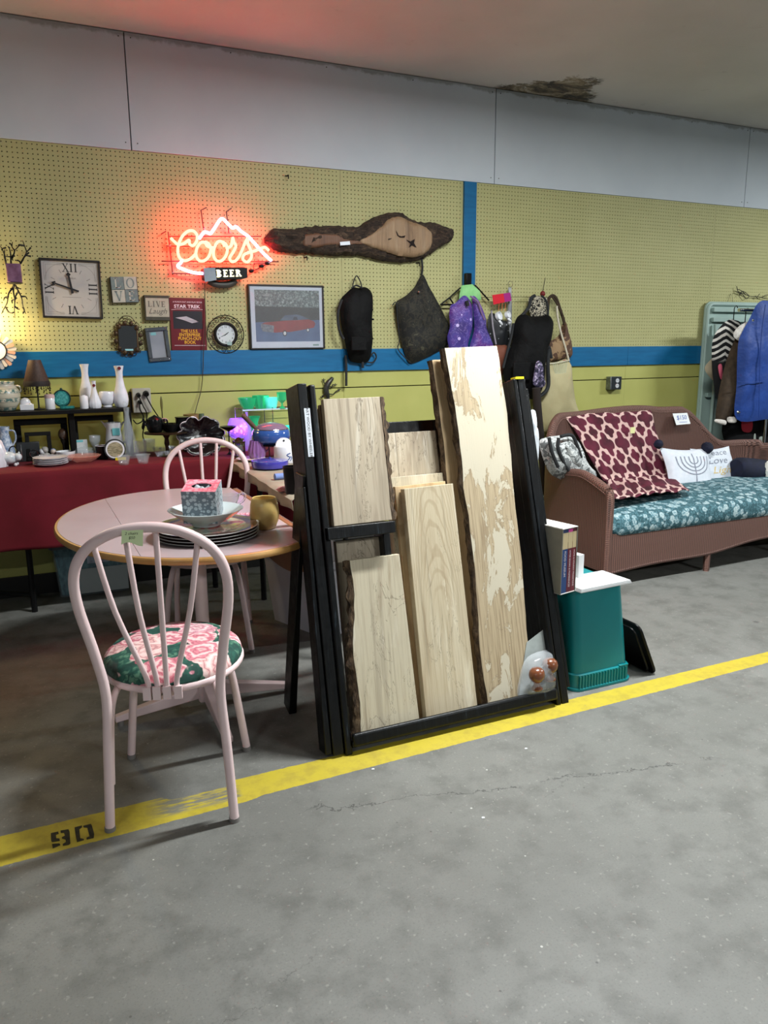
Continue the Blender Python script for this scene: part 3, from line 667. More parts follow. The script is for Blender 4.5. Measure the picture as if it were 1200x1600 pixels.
g = G(); g.lathe([(0, .002), (.03, .002), (.045, 0), (.052, .002), (.055, .008), (.1, .034), (.138, .062), (.1405, .0635), (.137, .065), (.098, .04), (.05, .013), (0, .011)], (.607, -2.05, zb), 48); O('serving_bowl', g, wg, top=('white porcelain bowl holding the tissue box', 'bowl'), loc=(.607, -2.05, zb))
def leafbox(name, bgc, fg, sc):
    t = NT(name); v = t.coord('Object'); w = t.coord('Object', scale=(1, 1, 1.0)); d = t.voro(w, sc, 'F1', 0, .55); c = t.mix(t.step(d, .56, .50), bgc, fg); e = t.noise(v, 160, 2); c = t.mix(t.math('MULTIPLY', t.step(e, .5, .6), .25), c, bgc); t.col(c); t.set(Roughness=.5); return t.m
bx = E('tissue_box', 'cube tissue box with pink top and grey-blue leaf print', 'tissue box', (.597, -2.06, zb+.034), rot=(radians(11), radians(1), radians(-24)))
s = .0625; hb = .128
g = G()
for q in (((-s, -s), (s, -s)), ((s, -s), (s, s)), ((s, s), (-s, s)), ((-s, s), (-s, -s))): g.add([(q[0][0], q[0][1], 0), (q[1][0], q[1][1], 0), (q[1][0], q[1][1], hb), (q[0][0], q[0][1], hb)], [(0, 1, 2, 3)])
g.add([(-s, -s, 0), (s, -s, 0), (s, s, 0), (-s, s, 0)], [(3, 2, 1, 0)]); O('side_walls', g, leafbox('leaf_print_grey', (112, 126, 136), (190, 202, 208), 68), bx, True, smooth=False)
g = G(); n = 32; v = []
for k in range(n):
    a = 2*pi*k/n; m_ = 1/max(abs(cos(a)), abs(sin(a))); v += [Vector((s*m_*cos(a), s*m_*sin(a), hb)), Vector((.038*cos(a), .028*sin(a), hb)), Vector((.038*cos(a), .028*sin(a), hb-.004))]
g.add(v, [(3*k, 3*((k+1) % n), 3*((k+1) % n)+1, 3*k+1) for k in range(n)]+[(3*k+1, 3*((k+1) % n)+1, 3*((k+1) % n)+2, 3*k+2) for k in range(n)]); O('box_top', g, leafbox('leaf_print_pink', (210, 110, 130), (236, 164, 176), 60), bx, True, smooth=False)
g = G(); g.grid(lambda i, j: Vector((-.034+.068*i, -.024+.048*j, hb-.012+.01*sin(i*9)*cos(j*7)-.02*(i-.5)**2)), 12, 12); O('plastic_film', g, mat('tissue_film', (190, 198, 204), rough=.2), bx, True)
g = G(); g.lathe([(0, 0), (.036, 0), (.042, .004), (.053, .03), (.0575, .06), (.0545, .095), (.047, .122), (.045, .124), (.0425, .122), (.05, .095), (.053, .06), (.048, .03), (.038, .008), (0, .007)], (.84, -2.03, TZ+.001), 40)
O('candle_holder', g, mat('amber_frosted_glass', (230, 200, 126), (214, 182, 108), .3, scale=18, trans=.15, coat=.3), top=('amber frosted glass barrel candle holder on the oval table', 'candle holder'), loc=(.84, -2.03, TZ+.001))
glassm = mat('clear_glass', (238, 242, 244), rough=.04, trans=.92, ior=1.35); chrome = mat('chrome', (200, 204, 208), rough=.12, metal=1)
mg = E('glass_cup', 'clear glass cup with curled handle behind the tissue box', 'cup', (.80, -1.62, TZ+.001))
g = G(); g.lathe([(0, 0), (.022, 0), (.026, .004), (.03, .02), (.043, .05), (.046, .068), (.044, .068), (.04, .048), (.027, .02), (0, .008)], (0, 0, 0), 26, lob=12, la=.03); O('cup', g, glassm, mg, True)
O('handle', G().tube(cr([(.04, 0, .06), (.062, 0, .07), (.074, 0, .058), (.066, 0, .038), (.05, 0, .026), (.036, 0, .022)], 4), .0055, 8), glassm, mg, True)
kn = E('folding_knife', 'pink patterned handle lying beside the glass cup', 'utensil', (.80, -1.78, TZ+.009), rz=radians(-10))
O('handle', G().tube([(-.05, 0, 0), (-.045, 0, 0), (.045, 0, 0), (.05, 0, 0)], [.004, .008, .008, .004], 8), leafbox('pink_speckle', (176, 84, 100), (232, 170, 180), 160), kn, True)
O('blade', G().box((.045, -.006, -.003), (.078, .006, .001)), chrome, kn, True)

# =====================================================  TOTE, BOOKS  =====================================================
def rloop(x0, x1, y0, y1, r, z, n=5):
    o = []
    for cx, cy, a in ((x1-r, y0+r, -pi/2), (x1-r, y1-r, 0), (x0+r, y1-r, pi/2), (x0+r, y0+r, pi)):
        for k in range(n+1): b = a+pi/2*k/n; o.append(Vector((cx+r*cos(b), cy+r*sin(b), z)))
    return o
def loft(g, loops, cap0=True, cap1=True):
    n = len(loops[0]); v = [p for l in loops for p in l]; f = []
    for i in range(len(loops)-1):
        for k in range(n): q = (k+1) % n; f.append((i*n+k, i*n+q, (i+1)*n+q, (i+1)*n+k))
    if cap0: f.append(tuple(range(n-1, -1, -1)))
    if cap1: f.append(tuple((len(loops)-1)*n+k for k in range(n)))
    return g.add(v, f)
teal = mat('teal_plastic', (12, 118, 122), (14, 124, 128), .38, scale=4, bump=.05, bs=300, bd=.0004)
tote = E('storage_tote', 'teal plastic tote upside down beside the lumber rack', 'tote', (2.18, -2.28, 0))
g = G(); loft(g, [rloop(2.03, 2.335, -2.49, -2.06, .045, .05), rloop(2.015, 2.29, -2.475, -2.075, .045, .43), rloop(2.02, 2.285, -2.47, -2.08, .04, .443), rloop(2.035, 2.27, -2.455, -2.095, .03, .45)]); O('body', g, teal, tote)
g = G(); loft(g, [rloop(2.018, 2.348, -2.503, -2.047, .05, .002), rloop(2.018, 2.348, -2.503, -2.047, .05, .012), rloop(2.022, 2.342, -2.497, -2.053, .05, .014), rloop(2.022, 2.342, -2.497, -2.053, .05, .072), rloop(2.028, 2.337, -2.492, -2.058, .05, .076)]); O('rim', g, teal, tote)
for k in range(17):
    x = 2.05+k*.0155
    g = G(); g.box((x, -2.502, .015), (x+.004, -2.494, .07)); O('rib', g, teal, tote)
g = G(); g.bc((2.29, -2.494, .078), (.05, .01, .008)); O('latch_tab', g, teal, tote, bev=.003)
blp = mat('black_plastic', (5, 5, 6), (9, 9, 10), .4, scale=6)
tr = E('plastic_tray', 'black plastic tray leaning against the right side of the tote', 'tray', (2.48, -2.3, .0), rot=(0, radians(-25), 0))
g = G(); loft(g, [[Vector((p.z, p.x, p.y)) for p in rloop(-.2, .19, .004, .27, .03, 0)], [Vector((p.z, p.x, p.y)) for p in rloop(-.2, .19, .004, .27, .03, -.006)]][::-1]); O('panel', g, blp, tr, True)
O('rim', G().tube([Vector((-.003, p.x, p.y)) for p in rloop(-.2, .19, .006, .27, .03, 0, 4)], .007, 8, True), blp, tr, True)
O('rim', G().tube([Vector((-.024, p.x, p.y)) for p in rloop(-.185, .175, .02, .26, .03, 0, 4)], .005, 8, True), blp, tr, True)
P1 = oz(875.3, 930, .451); P2 = oz(898.7, 923.3, .451); xh = (P2-P1).normalized(); an = math.atan2(xh.y, xh.x); wcase = (P2-P1).length
sc = E('slipcase', 'white slipcase of cookbooks standing at the left of the tote', 'slipcase', P1, rz=an)
HB = .276; cw = mat('white_card', (222, 220, 214), rough=.6); gy = mat('shaded_card_side', (120, 118, 108), (132, 130, 120), .7, scale=12)  # side panels coloured grey to paint in the unlit left face
g = G(); g.box((0, 0, 0), (.0035, .19, HB)); g.box((wcase-.0035, 0, 0), (wcase, .19, HB)); g.box((.0035, .186, 0), (wcase-.0035, .19, HB)); O('side_walls', g, gy, sc, True)
g = G(); g.box((-.0005, -.0005, HB-.0035), (wcase+.0005, .19, HB)); O('top_panel', g, cw, sc, True); g = G(); g.box((0, 0, 0), (wcase, .19, .003)); O('base_panel', g, cw, sc, True)
crm = mat('cream_band', (196, 178, 138), rough=.6); titl = mat('spine_lettering', (232, 222, 220), rough=.6)
wb = [.42, .30, .28]; x = .0042; tot = wcase-.0084
for k, (fr, colr, hcol, tx, lb) in enumerate(((.40, (34, 66, 118), (40, 56, 100), 'FOOD MUSEUM', 'blue-spined cookbook, leftmost in the slipcase'), (.31, (96, 26, 46), (206, 70, 150), 'INTER BOOKS & PREFERENCES', 'burgundy-spined cookbook in the middle, pink at its top'), (.29, (110, 34, 44), (84, 24, 38), 'HOME & HOLIDAY TRADITIONS', 'burgundy-spined cookbook, rightmost in the slipcase'))):
    w = tot*fr; b = E('cookbook', lb, 'book', P1, rz=an, group='cookbooks in the slipcase')
    b.matrix_basis = sc.matrix_basis @ Matrix.Translation((x, .002, .0035)); h = HB-.011
    g = G(); g.box((0.0003, 0, 0), (w-.0006, .17, h)); cv = O('cover', g, mat('book_cover_%d' % k, colr, rough=.45), b, True, bev=.001)
    g = G(); g.box((0.0004, -.0004, h*.80), (w-.0007, .0, h*.955)); g.box((0.001, -.0004, h*.70), (w-.0012, 0, h*.80)); O('cream_band', g, crm, b, True)
    g = G(); g.box((.0003, -.0005, h*.956), (w-.0006, 0, h)); O('top_band', g, mat('book_top_%d' % k, hcol, rough=.5), b, True)
    L = h*(.4 if k == 0 else .58); g = G(); v, f = text2d(tx, 1); ext = max(p[0] for p in v)-min(p[0] for p in v); szz = L/ext
    g.add([Vector((w/2+p[1]*szz*1.0, -.0009, h*.665-L/2-p[0]*szz)) for p in v], f); O('spine_title', g, titl, b, True, smooth=False)
    x += w
wb_ = mat('white_paper', (206, 208, 208), rough=.55)
q0 = oz(905, 908, .451); g = G(); M_ = Matrix.Translation(q0) @ Matrix.Rotation(an, 4, 'Z'); g.box((-.008, 0, 0), (.026, .13, .115), M_); O('paperback_book', g, wb_, top=('white paperback standing right of the slipcase', 'book'), bev=.001)
g = G(); 
for k in range(5): g.box((-.012+k*.0045, .02+k*.003, .1155), (-.0095+k*.0045, .07+k*.004, .155-.003*k), M_)
O('folded_brochures', g, mat('grey_paper', (176, 176, 168), (120, 120, 112), .6, scale=60), top=('grey folded brochures sticking up behind the white paperback', 'brochure'))
q = [oz(918, 925, .452), oz(987, 911, .452), oz(939, 896, .452), oz(903, 912, .452)]
xb = (q[1]-q[0]); xb.z = 0; anb = math.atan2(xb.y, xb.x)
bk = E('open_booklet', 'white booklet lying flat, overhanging the tote front', 'booklet', q[0], rz=anb)
g = G(); g.box((-.035, 0, 0), (xb.length, .17, .0035)); O('cover', g, wb_, bk, True); 
for k in range(5):
    g = G(); g.box((-.034+.001*k, .0007*k, .0038+k*.0022), (xb.length-.002-.001*k, .168, .0038+k*.0022+.0018)); O('page_block', g, wb_, bk, True)

# =====================================================  SOFA  =====================================================
def wickmat(name, a, b):
    t = NT(name); v = t.coord('Object'); x, y, z = t.sep(v); s_ = t.math('ADD', x, y)
    n = t.math('MULTIPLY', t.noise(v, 12, 2), .006); w1 = t.math('SINE', t.math('MULTIPLY', t.math('ADD', s_, n), 2*pi/.0155))
    w2 = t.math('SINE', t.math('ADD', t.math('MULTIPLY', z, 2*pi/.011), t.math('MULTIPLY', t.math('SIGN', w1), 1.57)))
    h = t.math('ADD', t.math('MULTIPLY', w1, .5), t.math('MULTIPLY', w2, .3)); c = t.mix(t.step(h, -.7, .5), b, a)
    c = t.mix(t.math('MULTIPLY', t.step(t.noise(v, 5, 4), .5, .7), .3), c, (104, 72, 64)); t.col(c); t.set(Roughness=.6); t.bump(h, .8, .004); return t.m
wick = wickmat('brown_wicker', (122, 86, 74), (66, 42, 35))
sofa = E('wicker_sofa', 'brown painted wicker sofa with teal floral seat cushion', 'sofa', (4.2, -1.0, 0))
SX0, SX1 = 3.10, 5.40
plan = [(SX0, -1.42), (SX0, -1.2), (SX0+.01, -.98), (SX0+.06, -.76), (SX0+.2, -.62), (SX0+.42, -.58), (4.25, -.575), (SX1-.42, -.58), (SX1-.2, -.62), (SX1-.06, -.76), (SX1-.01, -.98), (SX1, -1.2), (SX1, -1.42)]
hts = [.60, .665, .655, .70, .93, .965, .965, .72, .66, .655, .655, .665, .60]
hts[6] = .968
P = cr([(a, b, c) for (a, b), c in zip(plan, hts)], 10)
def htop(p):   # reshape the back top: flat to x=4.52 then an s-curve down
    if p.y > -.66 and p.x > 4.3:
        t = min(1, max(0, (p.x-4.45)/.5)); t = t*t*(3-2*t); return .965-.285*t
    return p.z
g = G(); v = []; f = []; prof = None
for i, p in enumerate(P):
    t = Vector(P[min(i+1, len(P)-1)])-Vector(P[max(i-1, 0)]); nn = Vector((t.y, -t.x, 0)).normalized(); h = htop(p); b = Vector((p.x, p.y, 0))
    row = [(-.02, .11), (-.022, h*.5), (-.022, h-.03), (-.03, h-.012), (-.012, h+.008), (.012, h+.008), (.03, h-.012), (.022, h-.03), (.022, h*.5), (.022, .3), (.02, .11)]
    for a, z in row: v.append(b-nn*a+Vector((0, 0, z)))
m = 11
for i in range(len(P)-1):
    for k in range(m): q_ = (k+1) % m; f.append((i*m+k, i*m+q_, (i+1)*m+q_, (i+1)*m+k))
f += [tuple(range(m))[::-1], tuple((len(P)-1)*m+k for k in range(m))]
g.add(v, f); O('back_and_arms', g, wick, sofa)
O('top_roll', G().tube([Vector((p.x, p.y, htop(p))) for p in P], .028, 10), wick, sofa)
for sx_ in (SX0, SX1): O('arm_post', G().tube(cr([(sx_, -1.42, .605), (sx_, -1.435, .55), (sx_, -1.432, .35), (sx_, -1.432, .12)], 5), .026, 10), wick, sofa)
bot = cr([(SX0+.01, .095, 0), (3.5, .12, 0), (3.95, .125, 0), (4.35, .17, 0), (4.7, .175, 0), (5.1, .13, 0), (SX1-.01, .1, 0)], 8)
g = G(); n = len(bot); v = []; 
for p in bot: v += [Vector((p.x, -1.425, p.y)), Vector((p.x, -1.425, .335)), Vector((p.x, -1.395, .335)), Vector((p.x, -1.395, p.y))]
f = []
for i in range(n-1):
    for k in range(4): q_ = (k+1) % 4; f.append((i*4+k, (i+1)*4+k, (i+1)*4+q_, i*4+q_))
g.add(v, f); O('front_apron', g, wick, sofa)
O('apron_trim', G().tube([Vector((p.x, -1.412, p.y)) for p in bot], .016, 8), wick, sofa)
g = G(); g.box((SX0+.02, -1.395, .26), (SX1-.02, -.6, .30)); O('seat_deck', g, wick, sofa)
for lx, ly in ((SX0+.03, -1.38), (3.96, -1.40), (4.75, -1.40), (SX1-.03, -1.38), (SX0+.16, -.66), (SX1-.16, -.66)):
    g = G(); g.cyl((lx, ly, 0), (lx, ly, .28), .02, .024, 12); O('leg', g, wick, sofa)
tealfl = floral('teal_floral_fabric', (36, 72, 80), (50, 90, 98), [(126, 156, 164), (104, 140, 150), (150, 174, 178), (92, 132, 142)], (84, 124, 134), 24., .5, (60, 100, 110), (186, 200, 200))
seat = E('seat_cushion', 'long teal cushion with pale blossoms on the wicker sofa', 'cushion', (4.25, -1.02, .303))
def rbox(g, x0, x1, y0, y1, z0, z1, r, nx=40, ny=14, wob=0., crown=0.):
    loops = []; N = 8
    for k in range(N+1):
        a = -pi/2+pi*k/N; e = r*(1-cos(a)); z = (z0+r+(r*sin(a))) if a <= 0 else (z1-r+r*sin(a)); loops.append(rloop(x0+e, x1-e, y0+e, y1-e, .06, z, 4))
    loft(g, loops, True, False)
    # crowned top
    lp = loops[-1]; c = Vector(((x0+x1)/2, (y0+y1)/2, z1)); n = len(lp); v = []; R_ = 8
    for j in range(R_):
        t = 1-j/R_
        for p in lp: q_ = Vector((c.x+(p.x-c.x)*t, c.y+(p.y-c.y)*t, z1+crown*(1-t**2)+(wob*noise.noise(Vector((p.x*4, p.y*6, j*.7))) if j else 0))); v.append(q_)
    v.append(Vector((c.x, c.y, z1+crown))); f = []
    for j in range(R_-1):
        for k in range(n): q_ = (k+1) % n; f.append((j*n+k, j*n+q_, (j+1)*n+q_, (j+1)*n+k))
    for k in range(n): f.append(((R_-1)*n+k, (R_-1)*n+(k+1) % n, R_*n))
    g.add(v, f); return g
O('cushion_cover', rbox(G(), SX0+.035, SX1-.035, -1.44, -.63, .305, .45, .055, crown=.035, wob=.012), tealfl, seat)
# trellis throw
def quatre():
    t = NT('maroon_trellis_fabric'); u = t.n('ShaderNodeUVMap'); u.uv_map = 'UVMap'; x, y, z = t.sep(u.outputs[0])
    nz = t.noise(t.coord('Object'), 60, 2); x = t.math('ADD', x, t.math('MULTIPLY', t.math('SUBTRACT', nz, .5), .03))
    def foil(ox, a, r, body):
        px = t.math('ABSOLUTE', t.math('SUBTRACT', t.math('FRACT', t.math('ADD', x, ox)), .5)); py = t.math('ABSOLUTE', t.math('SUBTRACT', t.math('FRACT', t.math('ADD', y, ox)), .5))
        def ds(ax, ay): return t.math('SQRT', t.math('ADD', t.math('POWER', t.math('SUBTRACT', px, ax), 2.), t.math('POWER', t.math('SUBTRACT', py, ay), 2.)))
        d1 = t.math('SUBTRACT', t.math('MINIMUM', ds(a, 0), ds(0, a)), r); d2 = t.math('SUBTRACT', t.math('ADD', px, py), body); return t.math('MINIMUM', d1, t.math('MULTIPLY', d2, .7))
    d = t.math('MINIMUM', foil(0., .285, .178, .41), foil(.5, .155, .11, .27)); m = t.step(d, .012, -.004)
    mr = t.ramp(t.noise(t.coord('Object'), 9, 3), [(.35, (60, 8, 24)), (.65, (96, 20, 46))]); c = t.mix(m, (206, 172, 164), mr); t.col(c)
    t.set(Roughness=.85); t.bump(t.math('ADD', m, t.noise(t.coord('Object'), 220, 2)), .35, .003); return t.m
Lp = cr([Vector((3.40, -.54, .80)), Vector((3.40, -.545, .93)), Vector(oy(879, 651, -.60))+Vector((0, 0, .01)), Vector(oy(902, 680, -.632)), Vector(oy(925, 722, -.70)), Vector(oy(945, 757, -.78)), Vector(oz(957, 783, .515))], 6)
Rp = cr([Vector((4.18, -.54, .80)), Vector((4.18, -.545, .93)), Vector(oy(1017, 644, -.60))+Vector((0, 0, .01)), Vector(oy(1024, 672, -.632)), Vector(oy(1036, 712, -.68)), Vector(oy(1050, 745, -.78)), Vector(oz(1076, 766, .515))], 6)
def blank(i, j):
    t = j*(len(Lp)-1); a = min(int(t), len(Lp)-2); u = t-a; A = Lp[a].lerp(Lp[a+1], u); B = Rp[a].lerp(Rp[a+1], u); p = A.lerp(B, i)
    fold = .012*sin(i*17+j*5)*j + .008*noise.noise(Vector((i*6, j*5, 1))); 
    if j > .8: p.z += abs(fold)*1.6+.004+.03*(j-.8)*sin(i*13)**2; p.y -= .05*sin(i*9)*(j-.8)
    return p+Vector((0, -abs(fold)-.004, .003*sin(i*30) if j > .3 else 0))
g = G(); UVW, UVH = .80/.16, 1.02/.165; g.grid(blank, 60, 50, lambda i, j: (i*UVW+j*.6*0, -j*UVH)); n0 = len(g.v)
thr = O('throw_blanket', g, quatre(), top=('maroon throw with pale trellis pattern draped over sofa back', 'blanket')); md = thr.modifiers.new('solid', 'SOLIDIFY'); md.thickness = .008; md.offset = 1
# pillows
def pillow_fn(TL, TR, BR, BL, T):
    nrm = ((TR-TL).cross(BL-TL)).normalized()
    if nrm.y > 0: nrm = -nrm
    def fn(u, v, d=0., side=1):      # u 0..1 left-right, v 0..1 bottom-top
        pin = 1-.10*(1-abs(2*v-1)**2)*0; e = .06*sin(pi*v)*(1 if u < .5 else -1)*abs(2*u-1)**2; e2 = .06*sin(pi*u)*(1 if v < .5 else -1)*abs(2*v-1)**2
        uu = u+e; vv = v+e2; p = (BL.lerp(BR, uu)).lerp(TL.lerp(TR, uu), vv)
        b = max(0, (1-abs(2*u-1)**2.6)*(1-abs(2*v-1)**2.6))**.62
        return p+nrm*(side*(T*b)+d+ (.004*noise.noise(Vector((u*8, v*8, T*99))) if 0 < b else 0))
    return fn
def pillow(root, fn, m, name='pillow_cover'):
    g = G(); g.grid(lambda i, j: fn(i, j), 26, 26); g.grid(lambda i, j: fn(1-i, j, 0, -1), 26, 26); return O(name, g, m, root)
wfab = mat('white_cotton', (200, 206, 214), (210, 214, 222), .85, scale=30, bump=.15, bs=120)
gpr = mat('grey_print', (112, 118, 132), (142, 146, 158), .8, scale=90); gold = mat('gold_print', (206, 178, 112), rough=.5); navy = mat('navy_velvet', (6, 11, 30), (10, 17, 44), .85, scale=20, bump=.2, bs=90)
Y1t, Y1b = -.745, -.90
pf = pillow_fn(oy(1030, 699, Y1t), oy(1107, 699, Y1t), oy(1117, 771, Y1b), oy(1046, 775, Y1b), .055)
p1 = E('throw_pillow', 'white pillow printed with a grey nine-branched candelabrum', 'pillow', oy(1080, 770, Y1b)); pillow(p1, pf, wfab)
MPF = lambda fn: (lambda u, v, d: fn(u, v, d+.0015))
g = G(); mp = MPF(pf)
for k in range(1, 5):
    rr = .085*k; g.ribbon([(.53+rr*cos(a), .68+rr*.9*sin(a)) for a in [pi+pi*q_/18 for q_ in range(19)]], .022, mp, 0)
    for s_ in (-1, 1): g.ribbon([(.53+s_*rr, .68), (.53+s_*rr, .78)], .022, mp, 0)
g.ribbon([(.53, .16+.7*k/12) for k in range(13)], .024, mp, 0); g.ribbon([(.33+.4*k/8, .155) for k in range(9)], .02, mp, 0)
O('candelabrum_print', g, gpr, p1, smooth=False)
def pom(root, p, r=.03, m=navy):
    g = G(); g.sph(p, r, 20, 14); 
    for v_ in g.v: d = (v_-Vector(p)); v_ += d*.22*noise.noise(v_*160)
    O('pompom', g, m, root, label='navy pompom')
pom(p1, oy(1029, 694, Y1t-.01), .032); pom(p1, oy(1105, 700, Y1t-.03), .042); pom(p1, oy(1119, 762, Y1b-.02), .045); pom(p1, oy(1082, 768, -1.0)+Vector((0, 0, .0)), .036)
Y2t, Y2b = -.70, -.80
pf2 = pillow_fn(oy(1078, 701, Y2t), oy(1139, 697, Y2t), oy(1161, 757, Y2b), oy(1092, 762, Y2b), .045)
p2 = E('throw_pillow', 'white pillow lettered Peace Love Light behind the candelabrum pillow', 'pillow', oy(1125, 760, Y2b)); pillow(p2, pf2, wfab)
def ctext(s, cx, cy, size, m, root, fn, sx=1.):
    v, f = text2d(s, 1, shear=.35); g = G(); g.add([fn(cx+x_*size*sx, cy+y_*size, .0015) for x_, y_ in v], f); O('lettering', g, m, root, smooth=False)
ctext('Peace', .52, .86, .23, gpr, p2, pf2); ctext('Love', .47, .63, .25, gpr, p2, pf2); ctext('Light', .55, .38, .26, gold, p2, pf2, 1.05)
g = G(); A = oy(1148, 733, -.84); B = oy(1200, 738, -.84); ax = (B-A)
bl = E('bolster_pillow', 'navy velvet bolster pillow at the right of the sofa', 'pillow', A)
pth = [A+ax*t for t in (0, .02, .08, .2, .4, .6, .8, .95, 1.0, 1.02)]; O('bolster_cover', G().tube(pth, [.02, .07, .088, .092, .094, .094, .092, .088, .07, .02], 28), navy, bl)
g = G(); c = oy(1200, 735, -.92); g.sph(c, .06, 20, 14, (.7, .7, 1.15))
for v_ in g.v: d = (v_-Vector(c)); v_ += d*.3*noise.noise(v_*60)
O('white_scarf', g, mat('white_fleece', (226, 224, 214), rough=.95, bump=.6, bs=160, bd=.004), top=('cream fleece bundle at the right end of the navy bolster', 'scarf'))
prc = E('price_card', 'white price card reading $150 on the sofa back', 'sign', oy(1064, 655, -.64)); Q = [oy(1050, 646, -.62), oy(1073, 645, -.62), oy(1078, 662, -.66), oy(1056, 664, -.66)]
cf = lambda u, v, d: (Q[3].lerp(Q[2], u)).lerp(Q[0].lerp(Q[1], u), v)+Vector((0, -.004-d, 0))
g = G(); g.prism([(0, 0), (1, 0), (1, 1), (0, 1)], cf, 0, .0015); O('card', g, wb_, prc)
g = G(); gtext(g, '$150', .55, cf, .003, at=(.5, .6), shear=.2, sx=.62); g.ribbon([(.25, .22), (.8, .2)], .04, cf, .003); O('handwriting', g, mat('blue_ink', (84, 104, 168), rough=.7), prc, smooth=False)
sn = oy(987, 672, -.66); g = G(); g.box((sn.x-.02, sn.y-.012, sn.z-.022), (sn.x+.02, sn.y-.009, sn.z+.022)); O('sticky_note', g, mat('pale_yellow_paper', (222, 222, 160), rough=.8), top=('pale yellow sticky note on the maroon throw', 'note'))
# grey camouflage pack leaning in the sofa corner
def camo(name, cols, sc=9.):
    t = NT(name); v = t.coord('Object'); c = t.ramp(t.noise(v, sc, 3, .6, .8), [(.36, cols[0]), (.47, cols[1]), (.55, cols[2]), (.64, cols[3])], 'CONSTANT'); t.col(c); t.set(Roughness=.8); t.bump(t.noise(v, 30, 4), .4, .006); return t.m
gcam = camo('grey_camouflage', [(104, 108, 108), (196, 200, 198), (158, 162, 162), (214, 216, 212)], 22)
off = .98; pk = E('backpack', 'grey camouflage backpack slumped in the sofa corner', 'backpack', oy(875, 735, -off)+Vector((0, 0, -.06)))
g = G(); g.puff(wpts(cr([(843, 690), (852, 684), (868, 681), (888, 680), (900, 688), (908, 708), (918, 728), (930, 742), (925, 752), (890, 752), (862, 742), (848, 715)], 5, True), off), -off, .10, 9, .014, 22, 4, back=.5); O('main_bag', g, gcam, pk)
stp = mat('black_webbing', (26, 28, 30), (38, 40, 42), .8, scale=40)
for q_ in ([(873, 684), (872, 700), (880, 720), (893, 742)], [(858, 684), (862, 705), (872, 730)], [(876, 682), (893, 680), (901, 694), (908, 715)]): 
    pth = cr([oy(a, b, -off-.085) for a, b in q_], 6); O('strap', G().tube(pth, .011, 8), stp, pk)
g = G(); g.puff(wpts(cr([(884, 694), (897, 696), (903, 712), (908, 728), (894, 724), (888, 708)], 4, True), off+.095), -off-.095, .02, 5, .003, 30, 2, back=.1); O('front_pocket', g, gcam, pk)

# =====================================================  RIGHT END: upended table, coats  =====================================================
ft = E('folding_table', 'pale green folding table standing on end against the wall', 'table', (5.62, -.1, 0))
pg = mat('pale_green_plastic', (150, 172, 164), (158, 180, 172), .5, scale=5, bump=.1, bs=120)
rl = [(p.x, p.y) for p in rloop(5.23, 5.99, .004, 1.785, .06, 0)]
WY = lambda u, v, d: Vector((u, -.02-d, v))
g = G(); g.prism(rl, WY, 0, .022); O('table_top', g, pg, ft, bev=.004)
g = G(); 
O('rim', G().tube([WY(p[0], p[1], .026) for p in [(q_.x, q_.y) for q_ in rloop(5.25, 5.97, .02, 1.765, .05, 0)]], .016, 8, True), pg, ft)
for z in (1.70, 1.62, 1.0): g = G(); g.box((5.29, -.075, z), (5.95, -.044, z+.035)); O('brace', g, pg, ft, bev=.004)
O('leg', G().tube(cr([(5.32, -.07, 1.6), (5.34, -.085, 1.2), (5.34, -.085, .6)], 4), .014, 10), pg, ft); O('leg', G().tube(cr([(5.9, -.07, 1.6), (5.88, -.085, 1.2), (5.88, -.085, .6)], 4), .014, 10), pg, ft)
rk = E('garment_rack', 'metal clothes rail carrying coats at the right edge', 'clothes rack', (6.0, -.42, 0))
O('rail', G().cyl((5.2, -.40, 1.70), (7.0, -.40, 1.70), .014), chrome, rk)
for x in (5.62, 6.95): O('post', G().cyl((x, -.40, 0.03), (x, -.40, 1.72), .014), chrome, rk); O('foot', G().cyl((x, -.62, .02), (x, -.2, .02), .016), chrome, rk)
def garment(name, label, cat, px, off, thick, m, wr=.012, ws=16, seed=1, parts=(), group='clothes hanging on the rail', hook=None, back=.4):
    c = wpts(px, off); root = E(name, label, cat, (sum(p[0] for p in c)/len(c), -off, min(p[1] for p in c)), group=group)
    g = G(); g.puff([tuple(p)[:2] for p in cr([(a, b, 0) for a, b in c], 5, True)], -off, thick, 9, wr, ws, seed, back=back); O('body', g, m, root)
    for nm, q_, o2, th_, m2 in parts:
        c2 = wpts(q_, off+o2); g = G(); g.puff([tuple(p)[:2] for p in cr([(a, b, 0) for a, b in c2], 4, True)], -off-o2, th_, 6, wr*.5, ws, seed+3, back=.3); O(nm, g, m2, root)
    if hook:
        a = oy(hook[0], hook[1], -off); g = G(); g.tube(cr([a+Vector((0, 0, -.06)), a, a+Vector((.0, 0, .03)), a+Vector((.018, 0, .05)), a+Vector((.036, 0, .035))], 4), .004, 6); O('hanger_hook', g, blp, root)
    return root
beige = mat('beige_cloth', (170, 156, 130), (150, 136, 112), .9, scale=9); browncl = mat('brown_wool', (66, 52, 38), (52, 41, 30), .95, scale=30); blackcl = mat('black_cloth', (4, 4, 5), (8, 8, 10), .9, scale=12); whf = mat('white_fur', (214, 208, 200), (190, 184, 176), .95, scale=60, bump=.6, bs=200, bd=.004)
def stripes():
    t = NT('chevron_knit'); v = t.coord('Object'); x, y, z = t.sep(v); zz = t.math('ADD', z, t.math('MULTIPLY', t.math('ABSOLUTE', t.math('ADD', x, .04)), .5)); w = t.math('SINE', t.math('ADD', t.math('MULTIPLY', zz, 125), t.math('MULTIPLY', t.noise(v, 20, 2), 2.)))
    m = t.math('MULTIPLY', t.step(w, .1, .3), t.math('MULTIPLY', t.step(t.noise(v, 9, 2), .3, .4), t.step(z, .28, .34))); t.col(t.mix(m, (14, 14, 16), (208, 204, 196))); t.set(Roughness=.95); return t.m
